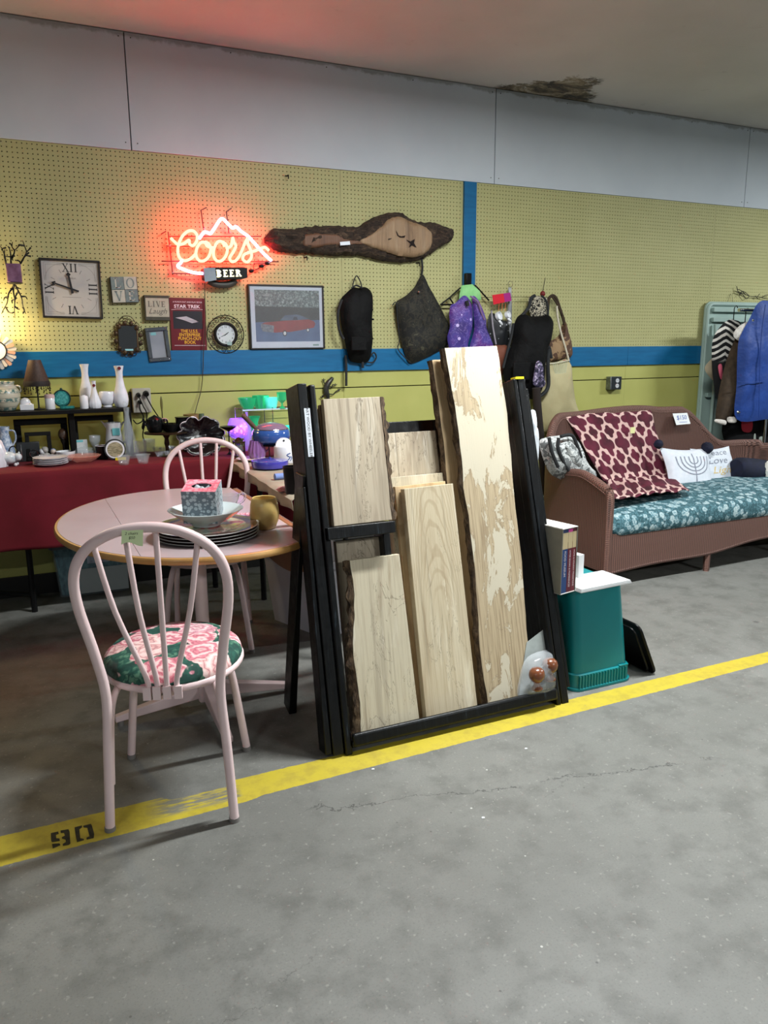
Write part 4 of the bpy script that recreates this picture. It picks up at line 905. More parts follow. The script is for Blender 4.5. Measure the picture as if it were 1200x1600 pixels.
garment('jacket', 'beige jacket at the back, left end of the rail', 'jacket', [(1122, 548), (1135, 545), (1140, 590), (1130, 625), (1118, 600), (1101, 577), (1112, 560)], .27, .03, beige, parts=[], hook=None)
garment('knit_top', 'black knit top with white chevron stripes on the rail', 'sweater', [(1148, 500), (1158, 508), (1155, 550), (1143, 590), (1133, 622), (1120, 622), (1114, 590), (1112, 555), (1114, 530), (1124, 512), (1138, 500)], .33, .04, stripes(), parts=[('pink_lining', [(1122, 572), (1128, 570), (1129, 592), (1125, 590)], .045, .006, mat('pink_cloth', (176, 76, 96), rough=.8))], hook=(1147, 488))
garment('coat', 'brown wool coat with white fur collar and cuffs', 'coat', [(1155, 520), (1170, 512), (1178, 560), (1170, 640), (1150, 655), (1144, 632), (1140, 655), (1119, 660), (1122, 620), (1133, 570), (1146, 535)], .40, .05, browncl,
  parts=[('fur_collar', [(1146, 525), (1152, 512), (1172, 500), (1178, 500), (1165, 530), (1156, 533)], .05, .018, whf), ('fur_cuff', [(1118, 655), (1134, 657), (1133, 664), (1118, 660)], .045, .01, whf), ('fur_cuff', [(1137, 652), (1150, 652), (1150, 660), (1138, 660)], .045, .01, whf)], hook=(1165, 492))
blue = mat('royal_blue_cloth', (22, 62, 138), (18, 52, 120), .6, scale=7, bump=.5, bs=11, bd=.02)
garment('raincoat', 'royal blue raincoat hanging nearest at right edge', 'coat', [(1170, 500), (1184, 474), (1200, 470), (1226, 480), (1245, 520), (1250, 650), (1200, 655), (1151, 655), (1151, 600), (1153, 540), (1160, 518)], .47, .055, blue, wr=.034, ws=8,
  parts=[('snap', [(1175, 499), (1178, 499), (1178, 502), (1175, 502)], .065, .004, chrome), ('snap', [(1152, 642), (1156, 642), (1156, 646), (1152, 646)], .03, .004, chrome)])
garment('trousers', 'black trousers with pale stripe hanging lowest at right edge', 'trousers', [(1145, 640), (1230, 640), (1235, 720), (1230, 800), (1175, 790), (1150, 760), (1135, 700), (1128, 668)], .30, .05, blackcl,
  parts=[('red_patch', [(1160, 655), (1175, 655), (1174, 674), (1160, 673)], .055, .006, mat('red_cloth', (150, 22, 40), rough=.8)), ('pale_tag', [(1186, 684), (1193, 684), (1192, 702), (1186, 701)], .055, .004, mat('grey_tag', (130, 136, 128), rough=.7)), ('pale_stripe', [(1178, 680), (1181, 680), (1180, 702), (1177, 702)], .055, .004, mat('grey_tag', (130, 136, 128)))])
tw = E('twig_ornament', 'black wire twig ornament above the upended table', 'ornament', oy(1170, 462, -.03)); wire = mat('black_wire', (20, 18, 16), rough=.6)
for q_ in ([(1150, 456), (1160, 458), (1172, 463), (1186, 464), (1200, 467), (1215, 466)], [(1151, 447), (1153, 455), (1160, 460), (1166, 467), (1170, 462), (1160, 455), (1155, 462)], [(1183, 464), (1187, 459)], [(1180, 463), (1184, 466)], [(1166, 461), (1158, 454), (1152, 452)], [(1190, 465), (1197, 461), (1204, 462)]):
    O('wire_twig', G().tube(cr([oy(a, b, -.025) for a, b in q_], 4), .0028, 6), wire, tw)
g = G(); g.tube([oy(a, b, -.012) for a, b in [(1128, 495), (1136, 475), (1141, 459), (1144, 462), (1146, 480), (1140, 494)]], .0012, 5); O('cord_loop', g, wire, top=('thin dark cord loop hanging beside the upended table', 'cord'))
# electrical box
ob = E('outlet_box', 'surface-mounted steel outlet box right of the hanging bags', 'outlet', oy(959, 598, -.02)); a = oy(950, 609, -.03); b = oy(968, 588, -.03); met = mat('galvanised_metal', (140, 146, 146), (110, 116, 116), .4, metal=.8, scale=30)
g = G(); g.box((a.x, -.055, a.z), (b.x, -.001, b.z)); O('steel_box', g, met, ob, bev=.004); g = G(); g.box((a.x+.012, -.058, a.z+.004), (b.x-.001, -.0555, b.z-.002)); O('cover_plate', g, mat('dark_plate', (34, 40, 44), rough=.4), ob, bev=.003)
for k in (0, 1):
    cx, cz = (a.x+b.x)/2+.01, a.z+(b.z-a.z)*(.3+.4*k); g = G(); g.prism(circ(.017, 16), lambda u, v, d: Vector((cx+u, -.058-d, cz+v)), 0, .003); so = O('socket', g, mat('socket_grey', (196, 200, 202), rough=.5), ob)
    g = G()
    for dx in (-.006, .006): g.box((cx+dx-.001, -.0615, cz-.002), (cx+dx+.001, -.0608, cz+.006))
    O('slot', g, ink, so)
rc_ = bpy.data.objects['raincoat']
for q_ in ([(1196, 476), (1190, 520), (1187, 580), (1186, 652)], [(1152, 596), (1170, 598), (1195, 596)]): O('seam', G().tube(cr([oy(a, b, -.535) for a, b in q_], 5), .0035, 6), blue, rc_)

# =====================================================  THINGS ON THE WALL  =====================================================
frb = mat('black_frame', (20, 18, 17), (32, 28, 26), .4, scale=40)
# big square clock
r, w, h = wallthing('wall_clock', 'large square white clock with black frame and roman numerals', 'clock', [(60, 403), (157, 407), (160, 498), (67, 497)], .03)
g = frame_g(w, h, .011, -.029, .006); O('frame', g, frb, r, True, bev=.002)
face = mat('clock_face_white', (176, 170, 166), (188, 182, 176), .5, scale=5)
g = G(); g.prism(rect(-w/2+.008, -h/2+.008, w/2-.008, h/2-.008), FR, -.02, -.008); O('dial', g, face, r, True)
g = G(); d = -.0075; sc_ = w/.36; R_ = w*.36
for ang, s_ in ((90, 'XII'), (0, 'III'), (270, 'VI'), (180, 'IX')):
    a = radians(ang); cx, cz = R_*cos(a), R_*sin(a)
    # numerals turned around the dial
    rot = radians(ang-90) if ang not in (0, 180) else radians(ang-90)
    mp = lambda u, v, dd, cx=cx, cz=cz, rot=rot: FR(cx+u*cos(rot)-v*sin(rot), cz+u*sin(rot)+v*cos(rot), dd)
    serifs(g, s_, (0, 0), .046, mp, d, .05)
O('numerals', g, mat('dark_numeral', (48, 44, 44), rough=.6), r, True, smooth=False)
g = G()
for sx_ in (-1, 1):
    for sz in (-1, 1):
        for k_ in (.43, .40): g.ribbon([(sx_*w*k_, sz*h*.14), (sx_*w*k_, sz*h*k_), (sx_*w*.14, sz*h*k_)], .0018, FR, d)
        g.ribbon([(sx_*w*(.13+.29*sin(a)), sz*h*(.13+.29*cos(a))) for a in [pi/2*k/10 for k in range(11)]], .0015, FR, d)
for k in range(12):
    if k % 3: a = radians(30*k); g.ribbon([(w*.30*cos(a), w*.30*sin(a)), (w*.37*cos(a), w*.37*sin(a))], .003, FR, d)
g.ribbon([(-.05, -.045), (.05, -.045)], .002, FR, d)
O('dial_lines', g, mat('grey_line', (128, 122, 118), rough=.6), r, True, smooth=False)
g = G(); gtext(g, 'London', .018, FR, d, at=(-.0, .06)); O('dial_lettering', g, mat('grey_line', (128, 122, 118)), r, True, smooth=False)
def hand(root, ang, L, wd, tail=.03, m=ink, y=.004, spade=True):
    a = radians(ang); g = G(); mp = lambda u, v, dd: FR(u*cos(a)-v*sin(a), u*sin(a)+v*cos(a), dd)
    g.prism([(-tail, -wd*.6), (L*.72, -wd*.45), (L*.72, wd*.45), (-tail, wd*.6)], mp, y-.002, y)
    if spade:
        for q_ in ((L*.75, .006), (L*.75, -.006), (L*.81, 0)): g.prism(circ(.006, 10, q_), mp, y-.002, y)
        g.prism([(L*.8, -.0015), (L, 0), (L*.8, .0015)], mp, y-.002, y)
    O('hand', g, m, root, True, smooth=False)
hand(r, 162, .125, .0085, .04); hand(r, 99, .105, .011, .025, y=.0065)
O('hub', G().cyl(FR(0, 0, -.008), FR(0, 0, .008), .006), ink, r, True)

# LOVE plaque
r, w, h = wallthing('wall_plaque', 'square grey and cream plaque reading LOVE', 'plaque', [(171, 433), (214, 432), (217, 472), (176, 473)], .03)
g = G(); g.box((-w/2, .0, -h/2), (w/2, .028, h/2)); O('board', g, mat('dark_plaque_edge', (40, 38, 36), rough=.6), r, True, bev=.001)
ca, cb = mat('plaque_grey', (104, 118, 118), (120, 132, 130), .7, scale=30), mat('plaque_cream', (170, 170, 158), (184, 182, 168), .7, scale=30)
for (u, v, m_, m2, chh) in ((-1, 1, ca, cb, 'L'), (1, 1, cb, ca, 'O'), (-1, -1, cb, ca, 'V'), (1, -1, ca, cb, 'E')):
    q_ = w/2-.003; g = G(); g.prism(rect(min(0, u*q_)+.001, min(0, v*q_)+.001, max(0, u*q_)-.001, max(0, v*q_)-.001), FR, 0, .003); t_ = O('tile', g, m_, r, True)
    g = G(); serifs(g, chh, (u*q_/2, v*q_/2), w*.36, FR, .0035, t=.15); O('letter', g, m2, t_, True, smooth=False)
# LIVE plaque
r, w, h = wallthing('wall_plaque', 'small cream plaque reading LIVE and Laugh with dark edges', 'plaque', [(224.5, 461), (264, 462), (266, 501), (228, 500)], .035)
g = G(); g.box((-w/2, 0, -h/2), (w/2, .034, h/2)); O('board', g, mat('olive_grey_edge', (60, 58, 48), (72, 70, 58), .7, scale=30), r, True, bev=.001)
g = G(); g.prism(rect(-w/2+.006, -h/2+.02, w/2-.004, h/2-.016), FR, 0, .002); O('print_panel', g, mat('plaque_cream2', (166, 160, 142), (178, 172, 152), .7, scale=30), r, True)
g = G(); serifs(g, 'LIVE', (-.003, .022), .033, FR, .0025, .14); gtext(g, 'Laugh', .045, FR, .0025, at=(0, -.02), shear=.4); O('lettering', g, mat('grey_lettering', (92, 88, 80), rough=.7), r, True, smooth=False)
# ornate mirror
r, w, h = wallthing('wall_mirror', 'small mirror in dark curly leafy metal frame', 'mirror', [(183, 508), (214, 508), (216, 549), (186, 549)], .02)
brz = mat('dark_bronze', (44, 34, 24), (70, 54, 34), .45, metal=.6, scale=40)
g = G(); g.prism(rect(-w/2, -h/2, w/2, h/2), FR, -.01, 0); O('mirror_glass', g, mat('mirror_silver', (190, 184, 176), rough=.08, metal=1), r, True)
g = G(); g.tube([FR(p[0], p[1], .004) for p in rect(-w/2, -h/2, w/2, h/2)], .006, 8, True); O('inner_frame', g, brz, r, True)
random.seed(5); g = G()
for k in range(22):
    t = k/22*2*pi; px_, pz_ = (w/2+.016)*cos(t)*1.12, (h/2+.014)*sin(t)*1.1; s0 = random.uniform(0, 6)
    pts = [FR(px_+(.005+.011*(1-j/12))*cos(s0+j*.65), pz_+(.005+.011*(1-j/12))*sin(s0+j*.65), .005) for j in range(13)]; g.tube(pts, .0021, 5)
O('scroll_border', g, brz, r, True)
for k in range(12):
    t = k/12*2*pi+.2; px_, pz_ = (w/2+.009)*cos(t)*1.1, (h/2+.008)*sin(t)*1.05; g = G(); g.sph(FR(px_, pz_, .008), .013, 8, 5, (1, .35, 1.1)); O('leaf', g, brz, r, True)
O('top_arch', G().tube(cr([FR(-w*.45, h/2+.01, .004), FR(-w*.25, h/2+.045, .004), FR(0, h/2+.052, .004), FR(w*.25, h/2+.045, .004), FR(w*.45, h/2+.01, .004)], 5), .0025, 6), brz, r, True)
g = G(); g.prism(rect(-.02, -h/2+.002, .026, -h/2+.014), FR, .001, .002); O('price_sticker', g, mat('aqua_sticker', (150, 206, 210), rough=.5), r, True)
# grey picture frame
r, w, h = wallthing('picture_frame', 'slate grey photo frame with empty grey pane', 'frame', [(225, 512), (261, 511), (268, 563), (235, 566)], .03)
slate = mat('slate_paint', (52, 60, 66), (64, 72, 78), .5, scale=30)
g = frame_g(w, h, .022, -.028, .003); O('frame', g, slate, r, True, bev=.003)
g = G(); g.prism(rect(-w/2+.018, -h/2+.018, w/2-.018, h/2-.018), FR, -.02, -.008); O('pane', g, mat('grey_backing', (136, 140, 148), (150, 154, 160), .25, scale=6), r, True)
g = G(); g.prism(rect(-w/2+.03, h/2-.045, -.004, h/2-.028), FR, -.0075, -.0065); O('price_sticker', g, mat('aqua_sticker2', (120, 176, 180), rough=.5), r, True)
for u, v in ((-1, 1), (1, 1), (-1, -1), (1, -1), (0, -1)): g = G(); g.sph(FR(u*(w/2-.011), v*(h/2-.011), .003), .0035, 8, 5); O('stud', g, chrome, r, True)
# red book cover
r, w, h = wallthing('book_cover', 'red punch-out book with yellow title, hung on wall', 'book', [(265, 465), (320, 466), (324, 547), (268, 547)], .012)
red = mat('red_cover', (92, 12, 24), (100, 16, 28), .35, scale=4)
g = G(); g.box((-w/2, 0, -h/2), (w/2, .008, h/2)); cv = O('cover', g, red, r, True)
g = G(); g.prism(rect(-w*.42, -h*.09, w*.40, h*.25), FR, 0, .0006); O('picture_panel', g, mat('night_panel', (16, 14, 24), (26, 20, 34), .4, scale=10), r, True)
g = G(); g.prism([(-w*.36, h*.12), (-w*.05, h*.15), (w*.3, h*.05), (w*.36, h*.06), (w*.1, h*.02), (-w*.1, h*.07)], FR, .0006, .001); O('pale_streak', g, mat('pale_streak', (176, 172, 178), rough=.4), r, True, smooth=False)
wh2 = mat('white_lettering', (228, 214, 218), rough=.5); ylw = mat('yellow_lettering', (226, 170, 40), rough=.5)
g = G(); gtext(g, 'STAR TREK', h*.088, FR, .001, at=(-w*.02, h*.335), bold=.02, sx=1.15); gtext(g, 'A PUNCH-OUT AND PLAY BOOK', h*.038, FR, .001, at=(0, h*.42)); g.ribbon([(-w*.46, h*.27), (-w*.3, h*.285), (w*.42, h*.285)], .0018, FR, .001); g.ribbon([(-w*.42, -h*.41), (w*.45, -h*.41)], .0022, FR, .001); O('lettering', g, wh2, r, True, smooth=False)
g = G()
for k, s_ in enumerate(('THE U.S.S.', 'ENTERPRISE', 'PUNCH-OUT', 'BOOK')): gtext(g, s_, h*.082, FR, .001, at=(w*.02, -h*(.135+.072*k)), bold=.02, sx=.95)
O('title', g, ylw, r, True, smooth=False)
# round scroll clock
c = oy(352.5, 522.5, -.02); r = E('wall_clock', 'round clock ringed with black wrought-iron scrolls', 'clock', c); rr = 29.5/ppm(c); iron = mat('wrought_iron', (18, 16, 15), (32, 28, 26), .5, scale=50)
g = G(); g.prism(circ(rr*.50, 32), FR, -.015, .004); O('dial', g, mat('pale_dial', (196, 202, 204), (208, 212, 212), .25, scale=8), r, True)
bp = circ(rr*.57, 36); g = G(); g.tube([FR(p[0], p[1], .008) for p in bp], rr*.075, 10, True); O('bezel', g, iron, r, True)
O('outer_ring', G().tube([FR(p[0], p[1], 0) for p in circ(rr*.98, 44)], .003, 6, True), iron, r, True)
for k in range(16):
    a = 2*pi*(k+.5)/16; cx, cz = rr*.82*cos(a), rr*.82*sin(a); s_ = 1 if (k % 8) < 4 else -1
    g = G(); g.tube([FR(cx+(.003+.0135*(1-j/14))*cos(a+s_*j*.62), cz+(.003+.0135*(1-j/14))*sin(a+s_*j*.62), 0) for j in range(15)], .0019, 5); O('scroll', g, iron, r, True)
g = G(); 
for k in range(12): a = radians(90-30*(k+1)); gtext(g, str(k+1), rr*.15, FR, .0046, at=(rr*.4*cos(a), rr*.4*sin(a)))
O('numerals', g, ink, r, True, smooth=False)
hand(r, 205, rr*.38, .0025, .01, spade=False, y=.008); hand(r, 38, rr*.26, .004, .008, spade=False, y=.01)
g = G(); g.prism([(.0, -rr*.55), (.03, -rr*.58), (.032, -rr*.40), (.002, -rr*.38)], FR, .026, .027); O('price_tag', g, mat('pale_aqua_tag', (150, 172, 168), rough=.6), r, True)
# car picture
r, w, h = wallthing('framed_picture', 'framed photograph of a red coupe parked under trees', 'picture', [(386, 443), (505, 447), (508, 546), (393, 545)], .025)
O('frame', frame_g(w, h, .009, -.022, .005), frb, r, True, bev=.0015)
g = G(); g.prism(rect(-w/2+.007, -h/2+.007, w/2-.007, h/2-.007), FR, -.015, -.006); O('mat_board', g, mat('mat_board', (168, 176, 190), (176, 184, 198), .35, scale=4), r, True)
U = lambda u: (u-.5)*w; V = lambda v: (v-.5)*h      # u,v 0..1 inside the picture
tr_ = NT('photo_trees'); n_ = tr_.noise(tr_.coord('Object'), 95, 4, .7); tr_.col(tr_.ramp(n_, [(.35, (26, 40, 44)), (.5, (62, 80, 82)), (.65, (136, 150, 150))])); tr_.set(Roughness=.3); trm = tr_.m
pr = lambda nm, pts, m_, d_: O(nm, G().flat([(U(a), V(b)) for a, b in pts], FR, d_), m_, pic, True, smooth=False)
g = G(); g.flat([(U(.08), V(.12)), (U(.94), V(.12)), (U(.94), V(.92)), (U(.08), V(.92))], FR, -.0058); pic = O('photograph', g, mat('photo_road', (52, 72, 110), (66, 88, 124), .3, scale=12), r, True)
pr('trees_print', [(.08, .66), (.94, .64), (.94, .92), (.08, .92)], trm, -.0056)
pr('shade_print', [(.08, .42), (.94, .46), (.94, .65), (.08, .67)], mat('photo_shade', (14, 22, 26), (26, 36, 40), .3, scale=40), -.0055)
crd = mat('photo_red', (104, 24, 30), (120, 34, 38), .3, scale=20)
pr('car_body_print', [(.15, .33), (.17, .29), (.34, .26), (.44, .27), (.53, .27), (.74, .31), (.86, .34), (.88, .40), (.86, .44), (.78, .47), (.5, .45), (.2, .42), (.15, .39)], crd, -.0053)
pr('car_front_print', [(.15, .33), (.17, .28), (.31, .26), (.32, .37), (.15, .40)], mat('photo_grille', (66, 70, 82), (110, 116, 126), .3, scale=90), -.0051)
pr('car_cabin_print', [(.40, .45), (.47, .53), (.62, .545), (.71, .52), (.79, .47), (.62, .455)], mat('photo_cabin', (54, 66, 88), (70, 84, 104), .25, scale=20), -.0051)
pr('car_window_print', [(.57, .46), (.59, .505), (.63, .505), (.64, .46)], mat('photo_window', (30, 38, 54), rough=.25), -.0049)
for cx, cz, rr2 in ((.46, .25, .036), (.775, .30, .026)):
    g = G(); g.flat(circ(w*rr2, 20, (U(cx), V(cz)), .8), FR, -.0049); t_ = O('tyre_print', g, ink, pic, True, smooth=False)
    g = G(); g.flat(circ(w*rr2*.66, 16, (U(cx), V(cz)), .8), FR, -.0047); O('hubcap_print', g, mat('photo_hub', (170, 176, 182), rough=.3), pic, True, smooth=False)
g = G(); g.prism(rect(-w/2+.007, -h/2+.007, w/2-.007, h/2-.007), FR, -.003, -.002); O('glass', g, mat('picture_glass', (250, 250, 250), rough=.02, alpha=.05), r, True)
g = G(); g.flat([(U(.84), V(.05)), (U(.92), V(.05)), (U(.92), V(.075)), (U(.84), V(.075))], FR, -.0055); O('corner_mark', g, mat('grey_green_mark', (96, 128, 124), rough=.5), r, True, smooth=False)

# driftwood slab
off = .03; rt = E('driftwood_slab', 'long dark bark slab with pale heart, hung right of the neon', 'wood slab', oy(570, 370, -off)); zz = lambda q_: [(400+a/3.75, 320+b/3.75) for a, b in q_]
ol = [(60, 180), (110, 140), (220, 142), (300, 130), (400, 122), (520, 125), (600, 130), (640, 100), (700, 68), (800, 45), (850, 45), (900, 80), (960, 100), (1050, 105), (1110, 130), (1155, 150), (1145, 210), (1080, 245), (1030, 285), (990, 310), (940, 330), (850, 338), (760, 330), (690, 320), (600, 300), (450, 300), (300, 285), (150, 278), (90, 250), (50, 215)]
def rough_outline(px, off, amp, n=8, seed=0):
    P = cr([(a, b, 0) for a, b in wpts(px, off)], n, True); return [(p.x+amp*noise.noise(Vector((p.x*60, p.y*60, seed))), p.y+amp*noise.noise(Vector((p.x*60, p.y*60, seed+7)))) for p in P]
dw = NT('dark_bark'); n_ = dw.noise(dw.coord('Object', scale=(.35, 1, 1)), 45, 6, .75, 1.); dw.col(dw.ramp(n_, [(.35, (26, 20, 16)), (.52, (60, 46, 36)), (.66, (98, 78, 60)), (.8, (128, 104, 80))])); dw.set(Roughness=.9); dw.bump(n_, 1., .012)
def slab(name, outline, y0, th, m_, wr, rings=9, p=2.6):
    # elongated body: cross ribs along x instead of rings about a centre
    xs__ = [q[0] for q in outline]; a, b = min(xs__), max(xs__); n = 90; g = G(); rows = []; K = 9
    for i in range(n+1):
        x = a+(b-a)*(.002+.996*i/n); hits = []
        for k in range(len(outline)):
            p0, p1 = outline[k], outline[(k+1) % len(outline)]
            if (p0[0]-x)*(p1[0]-x) <= 0 and p0[0] != p1[0]: hits.append(p0[1]+(p1[1]-p0[1])*(x-p0[0])/(p1[0]-p0[0]))
        lo_, hi_ = min(hits), max(hits); e = min(1, min(i, n-i)/4+.15)
        rows.append([Vector((x, y0-th*e*max(0, 1-abs(2*j/K-1)**p)**.5*(1)-(wr*noise.noise(Vector((x*14, j*1.3, 4)))+wr*.6*noise.noise(Vector((x*40, j*3., 9))))*(0 < j < K), lo_+(hi_-lo_)*j/K)) for j in range(K+1)]+[Vector((x, y0+.012, hi_)), Vector((x, y0+.012, lo_))])
    m2 = len(rows[0]); v = [p_ for r_ in rows for p_ in r_]; f = [tuple(range(m2)), tuple(n*m2+k for k in range(m2-1, -1, -1))]
    for i in range(n):
        for k in range(m2): q_ = (k+1) % m2; f.append((i*m2+k, (i+1)*m2+k, (i+1)*m2+q_, i*m2+q_))
    g.add(v, f); return O(name, g, m_, rt, ang=60)
slab('bark', rough_outline(zz(ol), off, .012), -off, .055, dw.m, .022)
pale = wood('pale_heartwood', 12.1, (150, 122, 92), (112, 86, 62), (176, 150, 118), .2)
slab('heartwood_face', rough_outline(zz([(600, 215), (660, 180), (740, 120), (780, 85), (840, 68), (900, 95), (960, 115), (1020, 150), (1035, 200), (1010, 270), (940, 305), (850, 300), (780, 280), (720, 262), (650, 240)]), off+.05, .004, 5), -off-.048, .018, pale, .002, p=6)
slab('bare_strip', rough_outline(zz([(290, 175), (470, 172), (520, 200), (600, 212), (620, 232), (450, 240), (290, 250)]), off+.05, .004, 5), -off-.046, .014, wood('reddish_strip', 13.7, (104, 70, 48), (76, 50, 36), (130, 96, 70), .1), .002, p=6)
for q_ in ([(820, 150), (835, 180), (850, 185), (875, 180), (870, 192), (845, 192), (828, 180)], [(880, 205), (905, 215), (930, 200), (925, 225), (940, 250), (915, 238), (895, 250), (905, 228)]):
    g = G(); g.prism(wpts(zz(q_), off+.068), lambda u, v, d: Vector((u, -off-.0695-d, v)), 0, .0015); O('dark_crack', g, mat('crack_black', (24, 10, 8), rough=.9), rt, smooth=False)
g = G(); g.prism(wpts(zz([(492, 218), (550, 213), (553, 234), (495, 238)]), off+.07), lambda u, v, d: Vector((u, -off-.068-d, v)), 0, .001); O('price_tag', g, lab, rt)

# neon sign
NS = .075; nx = lambda q_: [(250+a/6.316, 310+b/6.316) for a, b in q_]
rt = E('neon_sign', 'glowing red and white neon beer sign with mountain outline', 'neon sign', oy(345, 390, -NS))
nred = mat('red_neon_glow', (255, 120, 60), em=(1.0, .016, .010, 1), es=38.); nwh = mat('violet_neon_glow', (240, 220, 255), em=(.46, .30, .62, 1), es=6.)
letters = ([(105, 390), (140, 425), (180, 455), (235, 445), (285, 412), (292, 450), (325, 465), (360, 425), (365, 365), (330, 322), (275, 325), (222, 372), (188, 440), (176, 510), (188, 575), (225, 612), (275, 608), (322, 580), (355, 545)],
 [(490, 478), (465, 470), (440, 435), (400, 440), (365, 490), (355, 560), (385, 612), (435, 615), (480, 575), (500, 510), (482, 450), (440, 428)],
 [(480, 478), (530, 488)], [(640, 478), (612, 430), (570, 430), (535, 490), (528, 560), (555, 612), (600, 618), (645, 575), (665, 505), (648, 450), (605, 425)],
 [(650, 492), (700, 468), (718, 390), (728, 430), (748, 470), (722, 530), (688, 585), (705, 622), (745, 615), (788, 560), (830, 460), (868, 380)],
 [(868, 380), (866, 440), (900, 530), (898, 590), (860, 628), (820, 605), (825, 562), (870, 535), (930, 520), (990, 498), (1035, 482), (1075, 515)])
for q_ in letters: O('letter_tube', G().tube(cr([oy(a, b, -NS) for a, b in nx(q_)], 8), .0085, 12), nred, rt)
for q_ in ([(385, 400), (410, 365), (440, 332), (475, 340), (500, 345), (540, 290), (590, 215), (620, 202), (665, 245), (715, 292), (750, 280), (800, 325), (870, 375), (930, 440), (1000, 520), (1060, 580), (1100, 615)], [(220, 600), (205, 635), (175, 668), (225, 698), (330, 732), (430, 742)]):
    O('mountain_tube', G().tube(cr([oy(a, b, -NS) for a, b in nx(q_)], 5), .0085, 12), nwh, rt)
tubm = mat('smoky_rod', (84, 58, 54), rough=.4)
for q_ in ([(80, 330), (125, 740)], [(85, 375), (1000, 375)], [(15, 620), (1170, 625)], [(430, 310), (405, 115), (460, 90)], [(680, 350), (655, 130), (705, 98)], [(920, 725), (925, 640), (1060, 640)], [(60, 470), (330, 475)], [(120, 740), (430, 745)], [(880, 735), (1090, 630)], [(15, 350), (60, 325)]):
    O('support_rod', G().tube([oy(a, b, -.035) for a, b in nx(q_)], .0035, 6), tubm, rt)
for q_ in ((430, 300), (680, 345), (90, 470), (120, 735), (1060, 640), (600, 620)):
    a = oy(*nx([q_])[0], -.035); O('standoff', G().cyl(a, a+Vector((0, -.04, 0)), .004, n=8), mat('glass_standoff', (200, 170, 180), rough=.3), rt)
for q_ in ((900, 715), (1000, 668), (1060, 640)): a = oy(*nx([q_])[0], -NS+.01); g = G(); g.sph(a, .011, 10, 6, (1.6, 1, 1)); O('electrode_cap', g, iron, rt)
Q = [oy(*p, -NS-.03) for p in nx([(428, 680), (860, 680), (865, 790), (440, 808)])]; bf = lambda u, v, d: (Q[3].lerp(Q[2], u)).lerp(Q[0].lerp(Q[1], u), v)+Vector((0, -d, 0))
rr_ = [(p.x, p.y) for p in rloop(0, 1, 0, 1, .12, 0)]; g = G(); g.prism([(a, b) for a, b in rr_], bf, -.075, 0); pb = O('sign_box', g, mat('dark_sign_box', (10, 6, 5), rough=.35), rt, bev=.002)
w_ = (Q[1]-Q[0]).length; h_ = (Q[0]-Q[3]).length; bu = lambda u, v, d: bf(.5+u/w_, .5+v/h_, d)
g = G(); serifs(g, 'BEER', (w_*.07, 0), h_*.60, bu, .0012, .12, t=.24, slab=True); O('lit_lettering', g, mat('lit_lettering', (255, 250, 220), em=(255, 250, 220), es=.55), pb, smooth=False)
g = G(); g.prism([(-w_*.5, -h_*.64), (-w_*.23, -h_*.52), (-w_*.24, h_*.46), (-w_*.5, h_*.46)], bu, .0015, .004); O('grey_tape', g, mat('grey_tape', (126, 138, 150), (140, 152, 162), .5, scale=20), pb)
g = G(); pt = [oy(a, b, -.05) for a, b in nx([(480, 815), (560, 850), (680, 850), (745, 810)])]; g.tube(cr(pt, 5), .02, 10); O('transformer', g, mat('transformer_grey', (66, 62, 56), rough=.5), rt)
cord = cr([oy(a, b, -o_) for a, b, o_ in ((320, 442, .05), (320, 470, .03), (321, 500, .035), (318, 548, .04), (317, 580, .035), (314, 610, .03), (306, 640, .06), (303, 655, .12))], 6); O('power_cord', G().tube(cord, .0026, 6), mat('brown_cord', (58, 48, 32), rough=.5), rt)
# twig candle sconce
rt = E('candle_sconce', 'black twig-shaped wall sconce holding a square purple candle', 'sconce', oy(23, 440, -.06))
zc = lambda q_: [(a/6.667, 360+b/6.667) for a, b in q_]
random.seed(3)
for q_ in ([(-10, 150), (20, 190), (50, 260), (62, 340), (75, 400)], [(50, 200), (45, 260), (60, 320)], [(20, 190), (60, 180)], [(95, 180), (110, 240), (115, 340)], [(130, 120), (125, 170), (150, 210), (140, 260), (120, 300)], [(150, 210), (190, 170), (200, 150), (250, 160)], [(235, 105), (262, 180), (275, 230), (245, 290), (215, 345)], [(275, 230), (320, 180)], [(262, 260), (320, 270)], [(245, 290), (300, 230)], [(80, 165), (100, 185)], [(60, 270), (110, 275), (150, 265)], [(155, 310), (200, 320), (215, 345)],
           [(150, 560), (130, 600), (90, 660), (75, 750), (40, 820), (15, 870)], [(145, 570), (140, 640), (155, 720), (150, 800), (155, 912)], [(160, 570), (190, 630), (225, 700), (240, 790), (268, 868)], [(90, 690), (50, 700), (38, 730)], [(215, 690), (265, 690), (285, 720)], [(60, 800), (90, 850), (130, 860), (150, 850)], [(240, 800), (255, 840), (238, 868)], [(165, 590), (215, 610)], [(155, 720), (125, 730), (128, 760)], [(150, 790), (190, 820), (205, 820)], [(190, 640), (165, 680), (165, 720)], [(130, 155), (100, 135)], [(240, 150), (200, 155)]):
    n_ = len(q_); P = cr([oy(a, b, -.055+.01*sin(i*2)) for i, (a, b) in enumerate(zc(q_))], 4); O('twig', G().tube(P, [.0055-.0035*abs(k/(len(P)-1)-(0 if q_[0][1] > 500 else 1)) for k in range(len(P))], 6), wire, rt)
a = oy(*zc([(157, 548)])[0], -.08); O('drip_plate', G().lathe([(0, -.006), (.03, -.005), (.042, .0), (.04, .002), (0, 0)], a, 24), wire, rt)
b_ = oy(*zc([(157, 545)])[0], -.08); t_ = oy(*zc([(157, 350)])[0], -.08); hw = .5*140/6.667/ppm(a)
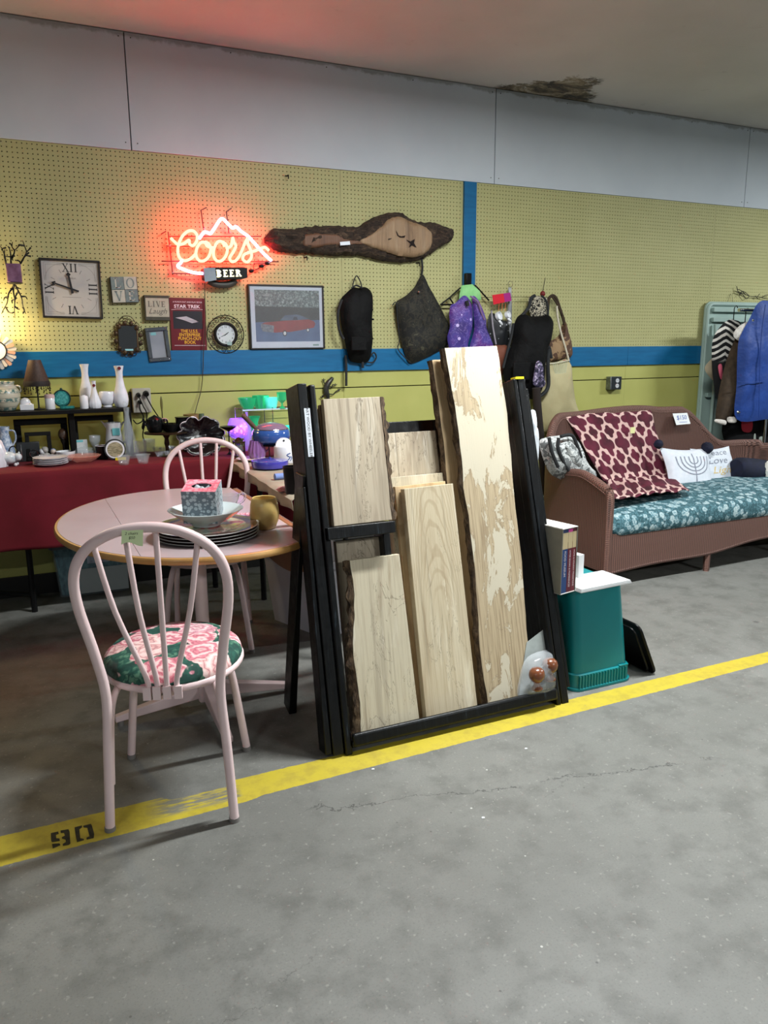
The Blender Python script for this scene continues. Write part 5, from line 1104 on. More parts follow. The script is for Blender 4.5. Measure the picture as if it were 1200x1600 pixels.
g = G(); g.box((b_.x-hw, b_.y-hw*.9, b_.z), (b_.x+hw, b_.y+hw*.9, t_.z)); cd = O('candle', g, mat('mauve_wax', (128, 92, 122), (104, 66, 92), .45, scale=26, bump=.2, bs=60), rt, bev=.004)
O('arm', G().cyl(oy(23, 441, -.005), oy(23, 441, -.075), .004, n=8), wire, rt)
# shell-rimmed clock cut by the left edge
c = oy(-6, 548, -.05); rt = E('wall_clock', 'round clock with shell-like coloured glass rim at left edge', 'clock', c); rr = 27/ppm(c)
g = G(); g.prism(circ(rr*.52, 30), FR, -.01, .004); O('dial', g, mat('warm_dial', (226, 222, 214), rough=.3), rt, True); O('bezel', G().tube([FR(p[0], p[1], .004) for p in circ(rr*.54, 32)], .004, 8, True), ink, rt, True)
for k in range(26):
    a0, a1 = 2*pi*k/26, 2*pi*(k+.86)/26; g = G(); R0, R1 = rr*.58, rr*(.98 if k % 2 else 1.05)
    g.prism([(R0*cos(a0), R0*sin(a0)), (R1*cos(a0), R1*sin(a0)), (R1*1.05*cos((a0+a1)/2), R1*1.05*sin((a0+a1)/2)), (R1*cos(a1), R1*sin(a1)), (R0*cos(a1), R0*sin(a1))], FR, -.006, .002+.003*(k % 2))
    O('rim_petal', g, mat(('shell_white', 'shell_coral', 'shell_blue')[k % 3], ((196, 190, 184), (190, 150, 130), (150, 158, 172))[k % 3], rough=.2, coat=.5), rt, True)
# gecko
gk = E('gecko_ornament', 'dark metal gecko ornament on the wall above the board stack', 'ornament', oy(518, 606, -.02)); zg = lambda q_: [(450+a/4.706, 580+b/4.706) for a, b in q_]
gm = mat('pewter', (50, 50, 48), (74, 74, 70), .4, metal=.5, scale=40)
P = cr([oy(a, b, -.02) for a, b in zg([(328, 46), (318, 62), (300, 82), (285, 110), (280, 140), (290, 175), (296, 210), (300, 250), (320, 290)])], 6); n_ = len(P); g = G(); g.tube(P, [max(.002, .008+.012*sin(pi*min(1, k/n_*1.3)))*(1.15 if k < 6 else 1) for k in range(n_)], 10); O('body', g, gm, gk)
for q_ in ([(290, 100), (268, 90), (262, 68)], [(295, 105), (322, 118), (330, 98), (348, 104)], [(285, 160), (262, 175), (250, 195)], [(292, 165), (330, 170), (352, 150), (378, 138)]):
    pp = [oy(a, b, -.018) for a, b in zg(q_)]; l = O('leg', G().tube(cr(pp, 4), .0038, 6), gm, gk)
    for dx, dz in ((-.012, .006), (0, .013), (.012, .006)): O('toe', G().cyl(pp[-1], pp[-1]+Vector((dx, 0, dz)), .0022, .003, 6), gm, l)
# pegboard hooks
for (a, b), lb in (((448, 275), 'small black peg hook high on the pegboard'), ((477, 402), 'black peg hook under the left part of the driftwood'), ((652, 411), 'black peg hook at the driftwood right end, above the camouflage bag')):
    p = oy(a, b, -.002); g = G(); g.tube(cr([p, p+Vector((0, -.03, 0)), p+Vector((0, -.034, -.01)), p+Vector((0, -.03, -.022))], 3), .0035, 6); g.box((p.x-.012, p.y-.006, p.z-.003), (p.x+.012, p.y-.002, p.z+.003)); O('peg_hook', g, iron, top=(lb, 'hook'), group='peg hooks on the pegboard')
# ---- hanging bags
def strap(root, q_, off, r=.007, m=stp, name='strap', fl=1.): O(name, G().tube(cr([oy(a, b, -(off if len(t_) == 0 else t_[0])) for a, b, *t_ in q_], 5), r, 8), m, root)
def bag(name, label, cat, px, off, th, m, wr=.018, ws=12, seed=1, back=.25, group=None, rings=9):
    c = wpts(px, off); root = E(name, label, cat, (sum(p[0] for p in c)/len(c), -off, min(p[1] for p in c)), group=group)
    g = G(); g.puff([tuple(p)[:2] for p in cr([(a, b, 0) for a, b in c], 5, True)], -off, th, rings, wr, ws, seed, back=back); O('bag_body', g, m, root); return root
blf = mat('black_nylon', (4, 4, 5), (9, 9, 10), .72, scale=14, bump=.8, bs=30, bd=.006)
rt = bag('backpack', 'slim black backpack with dangling strap, left of the camouflage bag', 'backpack', [(541, 458), (552, 449), (560, 450), (572, 449), (582, 462), (581, 500), (582, 530), (579, 558), (570, 567), (552, 566), (545, 560), (538, 530), (532, 500), (532, 470)], .05, .07, blf, seed=2)
strap(rt, [(551, 452), (552, 442), (557, 431), (563, 440), (566, 452)], .04, .004); strap(rt, [(549, 450), (557, 446), (566, 450)], .08, .005, name='grab_handle'); strap(rt, [(534, 468), (528, 490), (530, 515), (537, 530)], .09, .009); strap(rt, [(540, 555), (541, 575), (541, 603)], .05, .009, name='dangling_strap'); strap(rt, [(576, 560), (584, 551), (588, 558), (583, 566), (574, 566)], .05, .005); strap(rt, [(566, 560), (567, 575)], .05, .01)
for b in ((581, 484), (582, 499), (581, 529)): p = oy(b[0], b[1], -.07); g = G(); g.bc(p, (.018, .012, .012)); O('buckle', g, blp, rt, bev=.002)
g = G(); p = oy(561, 537, -.135); g.bc(p, (.11, .012, .09)); O('front_pocket', g, blf, rt, bev=.008)
dcam = camo('dark_camouflage', [(12, 12, 9), (40, 37, 26), (20, 20, 15), (66, 63, 48)], 20)
rt = bag('drawstring_bag', 'dark camouflage drawstring bag hanging by one corner', 'bag', [(660, 429), (670, 447), (683, 470), (694, 492), (703, 513), (700, 538), (680, 552), (660, 562), (641, 568), (633, 555), (626, 530), (620, 500), (618, 474), (634, 462), (648, 448)], .03, .07, dcam, wr=.022, ws=10, seed=8)
strap(rt, [(659, 405), (660, 418), (659, 430)], .03, .007, name='hanging_cord'); strap(rt, [(613, 477), (619, 473), (621, 500), (624, 530), (622, 545), (632, 558), (642, 567)], .05, .0035, name='drawcord'); g = G(); g.sph(oy(655, 456, -.085), .008, 10, 6); O('grommet', g, chrome, rt)
# hanger, vest
hg = E('coat_hanger', 'black plastic coat hanger on the blue batten', 'hanger', oy(733, 460, -.05)); hp = lambda q_: [oy(680+a/8.571, 420+b/8.571, -.05) for a, b in q_]
for q_ in ([(430, 230), (470, 210), (430, 160), (430, 100)], [(70, 480), (200, 380), (330, 260), (430, 225), (540, 225), (600, 290), (720, 425)], [(70, 480), (400, 480)], [(195, 390), (240, 465)], [(540, 225), (550, 260), (560, 290)]): O('hanger_wire', G().tube(hp(q_), .0055, 8), blp, hg)
p = oy(730, 441, -.03); g = G(); g.box((p.x-.022, -.055, p.z-.05), (p.x+.022, -.02, p.z+.06)); O('wall_hook_plate', g, blp, hg, bev=.004)
gct = mat('green_sheer_cloth', (120, 190, 116), (146, 206, 136), .7, scale=14)
rt = E('cloth', 'light green cloth folded over the hanger behind the purple vest', 'cloth', oy(725, 455, -.06)); g = G(); g.puff(wpts([(721, 446), (738, 444), (750, 455), (752, 468), (730, 478), (716, 478), (718, 460)], .065), -.065, .02, 6, .005, 30, 2); O('folded_cloth', g, gct, rt)
t = NT('purple_swirl_fabric'); v = t.coord('Object'); d = t.voro(v, 16, 'DISTANCE_TO_EDGE'); n_ = t.noise(v, 11, 4, .6, 2.5); iso = t.step(t.math('ABSOLUTE', t.math('SUBTRACT', n_, .5)), .012, .004)
c = t.ramp(t.noise(v, 7, 3), [(.35, (50, 32, 108)), (.5, (70, 56, 140)), (.62, (92, 46, 128))]); c = t.mix(t.math('MULTIPLY', iso, .6), c, (176, 150, 222)); c = t.mix(t.step(t.voro(v, 13), .16, .13), c, (190, 172, 226)); t.col(c); t.set(Roughness=.6); t.bump(t.noise(v, 20, 3), .3, .006); pvm = t.m
rt = bag('life_vest', 'purple patterned swim vest hanging behind the tall board', 'vest', [(704, 478), (712, 473), (724, 462), (732, 466), (738, 480), (738, 510), (731, 540), (729, 556), (708, 556), (699, 530), (703, 510), (702, 492)], .10, .045, pvm, wr=.008, seed=3)
g = G(); g.puff(wpts(cr([(738, 463), (748, 470), (757, 494), (759, 512), (768, 535), (771, 548), (762, 558), (733, 556), (734, 540), (741, 515), (740, 490)], 4, True), .12), -.12, .045, 9, .008, 14, 5); O('right_panel', g, pvm, rt)
strap(rt, [(735, 463), (746, 472), (752, 488), (757, 500)], .165, .006, mat('mauve_piping', (122, 96, 130), rough=.7), name='neck_binding'); strap(rt, [(729, 470), (731, 478)], .16, .013, name='clip'); strap(rt, [(768, 485), (770, 510), (775, 538)], .12, .006, mat('grey_webbing', (150, 144, 152), rough=.7), name='grey_strap')
# wire holding smaller packets
g = G(); g.tube([oy(744, 464.5, -.06), oy(800, 464, -.06), oy(868, 464.5, -.06)], .0018, 6); O('hanging_wire', g, iron, top=('thin horizontal wire strung between the hanging bags', 'wire'))
rt = E('hanging_packet', 'red and magenta header card with white plastic hooks', 'packet', oy(785, 480, -.09)); cq = [oy(a, b, -.085) for a, b in ((769, 461), (797, 457), (799, 470), (771, 476))]; cf = lambda u, v, d: (cq[3].lerp(cq[2], u)).lerp(cq[0].lerp(cq[1], u), v)+Vector((0, -d, 0))
g = G(); g.prism([(0, 0), (.62, 0), (.62, 1), (0, 1)], cf, 0, .002); O('red_card', g, mat('red_card', (206, 24, 44), rough=.4), rt); g = G(); g.prism([(.62, 0), (1, 0), (1, 1), (.62, 1)], cf, 0, .0021); O('magenta_card', g, mat('magenta_card', (158, 30, 120), rough=.4), rt)
for (a, b), r_ in (((779, 494), .032), ((793, 492), .026)):
    p = oy(a, b, -.10); g = G(); M3 = Matrix.Rotation(radians(75), 3, 'X') @ Matrix.Rotation(.4, 3, 'Y'); g.lathe([(r_*.5, -.012), (r_*.95, -.01), (r_, 0), (r_*.95, .014), (r_*.85, .014), (r_*.8, 0), (r_*.4, -.004)], p, 20, M3); g.tube(cr([p+Vector((0, 0, -r_*.8)), p+Vector((.012, -.01, -r_*1.4)), p+Vector((.03, 0, -r_*1.9)), p+Vector((.01, .0, -r_*2.2))], 4), .009, 8); O('white_hook', g, mat('white_plastic', (222, 224, 228), rough=.3), rt)
for x_ in (780, 785, 790): strap(rt, [(x_, 474), (x_-1, 486)], .09, .002, mat('orange_thread', (206, 110, 60), rough=.6), name='thread')
rt = E('nozzle_strip', 'grey plastic strip with metal ring behind the red header card', 'strip', oy(797, 520, -.05)); g = G(); g.puff(wpts([(794, 449), (799, 449), (800, 480), (799, 535), (790, 540), (792, 500), (794, 470)], .04), -.04, .012, 4, .002); O('strip', g, mat('grey_translucent', (136, 138, 142), rough=.35), rt); p = oy(797.5, 444, -.04); O('ring', G().tube([p+Vector((.02*cos(a), 0, .02*sin(a))) for a in [2*pi*k/20 for k in range(20)]], .0015, 6, True), chrome, rt)
speck = NT('speckled_black'); v = speck.coord('Object'); speck.col(speck.mix(speck.step(speck.voro(v, 26), .17, .13), (26, 28, 32), (176, 180, 186))); speck.set(Roughness=.5)
rt = bag('pouch', 'black pouch with pale dots hanging between vest and black backpack', 'pouch', [(764, 492), (772, 490), (785, 500), (794, 505), (796, 530), (790, 542), (768, 542), (762, 520)], .07, .03, speck.m, seed=6)
rt = bag('leather_bag', 'reddish brown leather bag low behind the tall board', 'bag', [(770, 541), (792, 540), (790, 560), (786, 585), (778, 590), (772, 560)], .08, .03, mat('red_brown_leather', (110, 62, 46), (128, 76, 58), .5, scale=12), seed=9)
# patterned strap + black backpack, hobo bag, net tote
pat = NT('floral_black_white'); v = pat.coord('Object'); n_ = pat.noise(v, 34, 3, .6, 3.); pat.col(pat.mix(pat.step(n_, .49, .51), (14, 12, 12), (190, 182, 160))); pat.set(Roughness=.8)
rt = bag('tote_bag', 'black and cream floral bag mostly behind the black backpack', 'bag', [(826, 466), (838, 462), (848, 464), (856, 468), (858, 490), (852, 505), (836, 502), (828, 490)], .06, .03, pat.m, seed=4)
rt = bag('backpack', 'large black backpack hanging right of the tall pale board', 'backpack', [(808, 496), (818, 490), (828, 494), (844, 494), (856, 492), (862, 500), (859, 525), (852, 545), (848, 570), (846, 600), (838, 622), (820, 622), (802, 612), (790, 602), (786, 580), (791, 560), (800, 535), (802, 512)], .12, .12, blf, wr=.014, seed=12)
strap(rt, [(815, 494), (826, 480), (830, 466), (836, 462)], .12, .012); strap(rt, [(856, 495), (856, 480), (852, 468), (846, 462)], .12, .008); strap(rt, [(802, 505), (799, 525), (793, 548), (786, 575)], .17, .009); strap(rt, [(858, 545), (856, 570), (857, 600), (852, 612), (842, 620)], .18, .014, name='side_strap'); strap(rt, [(850, 550), (858, 542), (862, 560)], .16, .01)
g = G(); p = oy(815, 580, -.235); g.bc(p, (.15, .02, .13)); O('front_pocket', g, blf, rt, bev=.01)
strap(rt, [(846, 462), (848, 455), (850, 445), (852, 434)], .04, .0022, iron, 'hook_wire'); g = G(); g.sph(oy(848, 459, -.07), .02, 14, 8); O('red_knob', g, mat('dark_red_trim', (110, 22, 24), rough=.5), rt)
jun = NT('print_pouch'); v = jun.coord('Object'); jun.col(jun.ramp(jun.noise(v, 40, 3, .7), [(.38, (34, 34, 52)), (.5, (96, 88, 116)), (.6, (188, 176, 200))], 'CONSTANT')); jun.set(Roughness=.3)
rt = bag('print_pouch', 'lilac and navy printed pouch below the black backpack strap', 'pouch', [(838, 566), (846, 566), (850, 590), (852, 602), (842, 606), (833, 600), (834, 585)], .26, .02, jun.m, seed=2)
bcam = camo('brown_hide', [(150, 122, 90), (84, 58, 44), (98, 70, 52), (176, 154, 122)], 9)
rt = bag('shoulder_bag', 'brown patched shoulder bag above the beige tote', 'bag', [(850, 530), (862, 532), (876, 520), (882, 500), (887, 518), (892, 535), (893, 556), (882, 562), (862, 566), (850, 567), (848, 550)], .06, .06, bcam, wr=.01, seed=3)
strap(rt, [(856, 484), (857, 468), (863, 462), (869, 466), (874, 480), (880, 498), (884, 515)], .07, .012, browncl, 'shoulder_strap'); strap(rt, [(863, 464), (872, 478), (878, 492)], .085, .008, browncl, 'shoulder_strap')
nt_ = NT('beige_canvas'); v = nt_.coord('Object'); c = nt_.ramp(nt_.noise(v, 5, 3), [(.35, (168, 158, 118)), (.65, (184, 174, 134))]); c = nt_.mix(nt_.step(nt_.voro(nt_.coord('Object', loc=(.7, .3, .1)), 7), .11, .08), c, (150, 84, 70)); nt_.col(c); nt_.set(Roughness=.8); nt_.bump(nt_.noise(v, 12, 3), .4, .01)
rt = bag('tote_bag', 'big beige canvas tote with netting at its top corner', 'bag', [(848, 569), (868, 566), (888, 562), (892, 590), (898, 630), (906, 658), (892, 664), (870, 668), (848, 674), (842, 640), (845, 600)], .10, .09, nt_.m, wr=.012, ws=7, seed=7)
rope = mat('white_rope', (196, 188, 166), (216, 208, 186), .8, scale=60, bump=.8, bs=120)
strap(rt, [(870, 478), (872, 500), (878, 525), (884, 545), (889, 564)], .13, .007, rope, 'rope_handle'); strap(rt, [(848, 570), (868, 567), (889, 563)], .14, .004, rope, 'top_binding')
for k in range(8): strap(rt, [(864+k*3.2, 567-k*.5), (867+k*2.4, 580), (872+k*1.3, 592), (876, 600)], .165, .0014, mat('pale_mint_net', (186, 206, 188), rough=.7), 'net_cord')
p = oy(893, 633, -.165); g = G(); g.prism(circ(.028, 20, (0, 0), .8), lambda u, v, d: p+Vector((u, -d, v)), -.006, .002); O('grey_badge', g, mat('grey_badge', (150, 150, 160), rough=.5), rt)
rt = E('crumpled_bag', 'crumpled white plastic bag squeezed behind the right rail', 'bag', oy(832, 720, -2.27)); g = G(); g.puff(wpts(cr([(828, 645), (836, 642), (838, 655), (836, 664), (841, 672), (842, 700), (840, 722), (830, 722), (827, 690)], 4, True), 2.27), -2.27, .012, 6, .003, 60, 5); O('plastic', g, mat('white_film', (220, 226, 232), rough=.3), rt)
g = G(); g.tube(cr([oy(a, b, -.35) for a, b in ((838, 606), (840, 640), (846, 700), (852, 760), (862, 868))], 5), .03, 10); O('rolled_fabric', g, mat('dark_brown_cloth', (34, 26, 22), rough=.9), top=('dark brown rolled cloth behind the right rack rail', 'cloth roll'))
# left outlet with plugs
ob = E('wall_outlet', 'white outlet box with black plugs above the display table', 'outlet', oy(222, 625, -.02)); a = oy(208, 645, -.03); b = oy(234, 606, -.03); pl_ = mat('off_white_plastic', (168, 164, 152), rough=.4)
g = G(); g.box((a.x, -.055, a.z), (b.x, -.001, b.z)); O('box', g, pl_, ob, bev=.004)
g = G(); g.box((a.x-.014, -.03, a.z+.0), (a.x-.002, -.001, b.z-.02)); O('conduit', g, iron, ob)
for (px_, py_, r_) in ((216, 617, .014), (218, 628, .012), (228, 615, .018)):
    p = oy(px_, py_, -.056); pg_ = O('plug', G().cyl(p, p+Vector((0, -.03, -.004)), r_, r_*.75, 14), blp, ob)
for q_ in ([(218, 628), (219, 640), (224, 650), (222, 658), (214, 662), (208, 656)], [(217, 620), (224, 635), (229, 645), (229, 655), (225, 668), (223, 680), (226, 690)], [(228, 618), (233, 628), (240, 640), (248, 652)]): O('cord', G().tube(cr([oy(x_, y_, -.085) for x_, y_ in q_], 5), .0035, 6), blp, ob)
O('cord_switch', G().tube([oy(226, 657, -.085), oy(225.5, 660, -.085), oy(223.5, 668, -.085), oy(223, 671, -.085)], [.004, .01, .01, .004], 8), blp, ob)

# =====================================================  DISPLAY TABLES  =====================================================
ZR = .82; redc = mat('red_tablecloth', (92, 4, 18), (104, 7, 26), .9, scale=7, bump=.1, bs=200); lgm = mat('black_steel', (16, 16, 17), rough=.4, metal=.3)
rt = E('display_table', 'long folding table under the dark red cloth', 'table', (.3, -.3, 0))
g = G(); g.box((-1.25, -.54, ZR-.035), (1.85, -.06, ZR-.008)); O('table_top', g, mat('grey_laminate', (120, 118, 112), rough=.5), rt)
for x, y in ((-.02, -.34), (-1.1, -.34), (1.0, -.34), (1.7, -.34)): 
    g = G(); g.cyl((x, y, 0), (x, y, ZR-.03), .0165, n=12); O('leg', g, lgm, rt)
for x in (-.02, 1.0): g = G(); g.cyl((x, -.34, .1), (x-.3 if x < 0 else x, -.12, .1), .011, n=8); O('leg_brace', g, lgm, rt)
hem = oy(60, 856, -.57).z
g = G(); nx_ = 120
def clothf(i, j):
    x = -1.3+3.2*i; s_ = j*1.15
    if s_ < .5: return Vector((x, -.05-.50*s_/.5, ZR+.001*noise.noise(Vector((x*9, s_*6, 0)))))
    if s_ < .56: a = (s_-.5)/.06*pi/2; return Vector((x, -.55-.022*sin(a), ZR-.022*(1-cos(a))))
    t = (s_-.56)/.59; return Vector((x, -.572-.02*t-t*(.014*sin(x*9+sin(x*3)*2)+.012*noise.noise(Vector((x*3, t, 5)))), ZR-.022-(ZR-.022-hem)*t))
g.grid(clothf, nx_, 40); tc = O('tablecloth', g, redc, top=('dark red cloth with stitched hem over the display table', 'tablecloth'))
md = tc.modifiers.new('s', 'SOLIDIFY'); md.thickness = .003; md.offset = -1
g = G()
for k in range(150):
    x = -1.29+k*.0212; i0 = (x+1.3)/3.2
    a, b = clothf(i0, .925), clothf(i0+.0032, .925); dd = Vector((0, -.0025, 0)); hh = Vector((0, 0, .0022))
    g.add([a+dd-hh, b+dd-hh, b+dd+hh, a+dd+hh], [(0, 1, 2, 3)])
O('hem_stitching', g, mat('pale_pink_thread', (190, 130, 140), rough=.8), tc, kind='stuff', smooth=False)
A = oz(356, 715, .815); Bp = oz(456, 779, .815); ZC2 = .815
rt = E('side_table', 'narrow side table under the cream cloth', 'table', (1.4, -1.2, 0)); g = G(); g.box((1.10, -1.8, ZC2-.04), (1.78, -.62, ZC2-.012)); O('table_top', g, mat('grey_laminate', (120, 118, 112)), rt)
for x, y in ((1.2, -.7), (1.72, -.7), (1.2, -1.7), (1.72, -1.7)): O('leg', G().cyl((x, y, 0), (x, y, ZC2-.03), .0165, n=10), lgm, rt)
crmc = mat('cream_cloth', (150, 138, 120), (162, 150, 130), .85, scale=8, bump=.3, bs=24, bd=.006)
pts = [A.lerp(Bp, t) for t in [k/24 for k in range(25)]]
def cream(i, j):
    p = A.lerp(Bp, i); w = j*1.0
    if w < .12: t = w/.12; return Vector((p.x+.008+.01*sin(i*40)*(1-t)-.012, p.y, ZC2-.055*(1-t)-.004*sin(i*25)*(1-t)))
    t = (w-.12)/.88; return Vector((p.x+.002+.70*t, p.y+(.0 if i > .0 else 0), ZC2+.0015*noise.noise(Vector((i*8, t*8, 0)))))
g = G(); g.grid(cream, 40, 30); cc = O('tablecloth', g, crmc, top=('cream cloth on the side table behind the oval table', 'tablecloth')); md = cc.modifiers.new('s', 'SOLIDIFY'); md.thickness = .003; md.offset = -1
# shelf unit on the red table
ZS = 1.108; bw = mat('black_wood', (6, 6, 6), (12, 11, 10), .5, scale=20, st=(1, 6, 6))
rt = E('tabletop_shelf', 'long black shelf standing on the red table against the wall', 'shelf', (.0, -.15, ZR))
g = G(); g.box((-1.2, -.25, ZS-.022), (.585, -.05, ZS)); O('shelf_board', g, bw, rt, bev=.002)
for x in (-.9, .255, .565): g = G(); g.box((x, -.2, ZR+.003), (x+.03, -.07, ZS-.022)); O('upright', g, bw, rt, bev=.002)
def openframe(label, x0, x1, z1, y, t=.03, lean=.0):
    r = E('picture_frame', label, 'frame', ((x0+x1)/2, y, ZR+.004), rot=(radians(-6), 0, 0)); w, h = x1-x0, z1-ZR-.004; g = frame_g(w, h, t, 0, .014)
    for v_ in g.v: v_.z += h/2
    O('frame', g, bw, r, True, bev=.002); return r
openframe('large empty black frame leaning under the shelf, left end', -.03, .25, 1.055, -.10, .036); openframe('empty black frame leaning under the shelf, centre', .275, .505, 1.06, -.10, .03); openframe('smaller empty black frame inside the left one', 0.02, .155, .985, -.155, .022)

def place(px, py, z, ymax=-.08):
    P = oz(px, py, z)
    if P.y > ymax: P = oy(px, py, ymax); P.z = z
    return P
def item(name, label, cat, px, py, z=None, ymax=-.08, group=None):
    P = place(px, py, (ZR+.0025) if z is None else z, ymax); return E(name, label, cat, P, group=group), 1/ppm(P)
def LT(name, label, cat, px, py, prof, m, z=None, ymax=-.08, part=None, n=28, group=None, lob=0, la=0., sx=1., sy=1.):
    r, k = item(name, label, cat, px, py, z, ymax, group); g = G(); g.lathe([(a*k, b*k) for a, b in prof], (0, 0, 0), n, lob=lob, la=la, sx=sx, sy=sy); O(part or 'body', g, m, r, True); return r, k
ZT = ZS+.001; YS = -.14
porc = mat('white_glazed_ceramic', (222, 222, 226), rough=.18, coat=.4); milk = mat('milk_glass', (226, 226, 232), (214, 214, 222), .2, scale=30, coat=.3)
stk = mat('dark_red_sticker', (104, 20, 26), rough=.4); aqua = mat('aqua_label', (110, 190, 196), rough=.5)
# --- shelf top
jb = NT('banded_jar_glaze'); v = jb.coord('Object'); x, y, z = jb.sep(v); w = jb.math('SINE', jb.math('MULTIPLY', z, 130)); c = jb.mix(jb.step(jb.noise(v, 60, 3, .7), .48, .54), (196, 190, 170), (84, 116, 112)); c = jb.mix(jb.step(w, .2, .5), (190, 184, 164), c); c = jb.mix(jb.step(jb.math('ABSOLUTE', w), .12, .05), c, (40, 62, 64)); jb.col(c); jb.set(Roughness=.3); jbm = jb.m
r, k = LT('ceramic_jar', 'large cream jar with green bands at the left end of the shelf', 'jar', 8, 637, [(13, 0), (15, 1), (22, 14), (24, 24), (22, 32), (17, 38), (16, 40), (17, 45), (15, 45), (14, 38), (0, 36)], jbm, ZT, YS, n=32)
O('handle', G().tube(cr([(17*k, 0, 38*k), (23*k, 0, 37*k), (25*k, 0, 31*k), (22*k, 0, 27*k)], 4), 1.5*k, 8), jbm, r, True)
r, k = item('shell_box', 'white block with a pearly shell dome on the shelf', 'ornament', 42, 638, ZT, YS); g = G(); g.box((-10*k, -7*k, 0), (10*k, 7*k, 9*k)); O('base', g, porc, r, True, bev=.003); g = G(); g.sph((-1.5*k, 0, 11*k), 8*k, 18, 10, (1, .6, 1)); O('shell', g, milk, r, True); g = G(); g.sph((6*k, -4*k, 9*k), 2*k, 10, 6); O('pearl', g, milk, r, True)
r, k = item('table_lamp', 'small brown lamp with beaded fringe shade on the shelf', 'lamp', 61, 637, ZT, YS); lsh = mat('brown_lamp_shade', (58, 42, 34), (74, 54, 42), .6, scale=40, st=(6, 6, 1), bump=.3, bs=60)
g = G(); g.lathe([(8*k, 0), (8*k, 1.2*k), (2*k, 2*k), (1.3*k, 4*k), (1.2*k, 40*k), (0, 60*k)], (0, 0, 0), 14); O('base_and_pole', g, iron, r, True)
g = G(); g.lathe([(19*k, 39*k), (19.4*k, 40*k), (9*k, 76*k), (8.6*k, 76*k), (18.4*k, 39*k)], (0, 0, 0), 30); sh = O('lamp_shade', g, lsh, r, True)
g = G(); g.lathe([(19.3*k, 36*k), (19.7*k, 40*k), (18.6*k, 44*k), (18.2*k, 40*k)], (0, 0, 0), 30); O('shade_trim', g, mat('dark_trim', (30, 22, 18), rough=.7), sh, True)
bead = mat('dark_glass_bead', (36, 20, 14), rough=.2, coat=.4); g = G()
for q_ in range(30):
    a = 2*pi*q_/30; L = (6, 9, 13)[q_ % 3]; x_, y_ = 19*k*cos(a), 19*k*sin(a); g.cyl((x_, y_, 38*k), (x_, y_, (38-L)*k), .35*k, n=4); g.sph((x_, y_, (38-L)*k), 1.1*k, 6, 4); g.sph((x_, y_, (38-L*.5)*k), .7*k, 5, 4)
O('bead_fringe', g, bead, sh, True, kind='stuff')
r, k = LT('jar_candle', 'white jar candle with pink top on the shelf', 'candle', 79, 637, [(7, 0), (7.4, 1), (7.4, 17), (7, 17.5)], porc, ZT, YS); g = G(); g.lathe([(7.7*k, 17*k), (7.7*k, 22*k), (6*k, 23*k), (0, 23*k)], (0, 0, 0), 24); O('pink_lid', g, mat('dusty_pink', (206, 176, 174), rough=.5), r, True)
tq = mat('turquoise_filigree', (20, 92, 92), (60, 160, 152), .35, scale=60, metal=.3); r, k = item('filigree_box', 'turquoise filigree oval trinket stand on the shelf', 'ornament', 98, 637, ZT, YS)
g = G(); g.prism([(p[0], p[1]+16*k) for p in circ(13*k, 26, (0, 0), .95)], FR, -2*k, 2*k); O('oval_plaque', g, tq, r, True); g = G(); g.prism([(p[0], p[1]+16*k) for p in circ(9.5*k, 22, (0, 0), .9)], FR, 2*k, 2.6*k); O('inner_oval', g, mat('pale_turquoise', (88, 176, 170), (40, 120, 120), .4, scale=90), r, True); g = G(); g.tube([FR(p[0], p[1]+16*k, 2*k) for p in circ(12.6*k, 26, (0, 0), .95)], 1.1*k, 6, True); O('rim', g, mat('dark_teal', (14, 50, 50), rough=.4), r, True); g = G(); g.sph((0, 0, 30*k), 2.2*k, 8, 6); O('finial', g, mat('dark_teal', (14, 50, 50)), r, True); g = G(); g.box((-4*k, -7*k, 0), (17*k, 6*k, 4*k)); O('base', g, tq, r, True, bev=.002)
g_ = 'white ceramics on the shelf'
r, k = LT('ceramic_vase', 'tall white square-necked vase, left one without red sticker', 'vase', 137, 636, [(7, 0), (9, 3), (11, 14), (10, 26), (6, 40), (4.8, 52), (5.5, 60), (7, 66), (6, 66), (4, 55)], milk, ZT, -.09, group=g_)
r, k = LT('ceramic_bottle', 'small white cylindrical shaker on the shelf', 'bottle', 132, 636, [(6, 0), (6.4, 1), (6.4, 18), (5, 20), (3, 20), (3, 21), (0, 21)], porc, ZT, -.2, group=g_)
r, k = LT('bud_vase', 'small white ribbed bud vase with red round sticker', 'vase', 149, 635, [(8, 0), (9.5, 3), (9, 9), (5.5, 20), (3.2, 30), (3.2, 40), (3.8, 42), (2.6, 42)], milk, ZT, -.19, lob=12, la=.025, n=48, group=g_)
O('red_sticker', G().cyl((0, -3.4*k, 35*k), (0, -4.2*k, 35*k), 2.3*k, n=14), stk, r, True)
r, k = LT('ceramic_cup', 'wide white footed cup between the white vases', 'cup', 168.5, 636, [(7, 0), (7.5, 1), (7, 3), (11, 7), (12.4, 14), (12, 22), (11, 24), (10, 24), (11, 14), (0, 6)], milk, ZT, YS, group=g_)
r, k = LT('ceramic_vase', 'tall white square-necked vase with red sticker, by the outlet', 'vase', 190, 635, [(8, 0), (10, 3), (11.5, 11), (10.5, 20), (7, 32), (5, 45), (5.4, 54), (7.5, 63), (6.5, 63), (4, 50)], milk, ZT, -.17, group=g_)
O('red_sticker', G().cyl((0, -7*k, 59.5*k), (0, -8*k, 59.5*k), 2.5*k, n=14), stk, r, True)
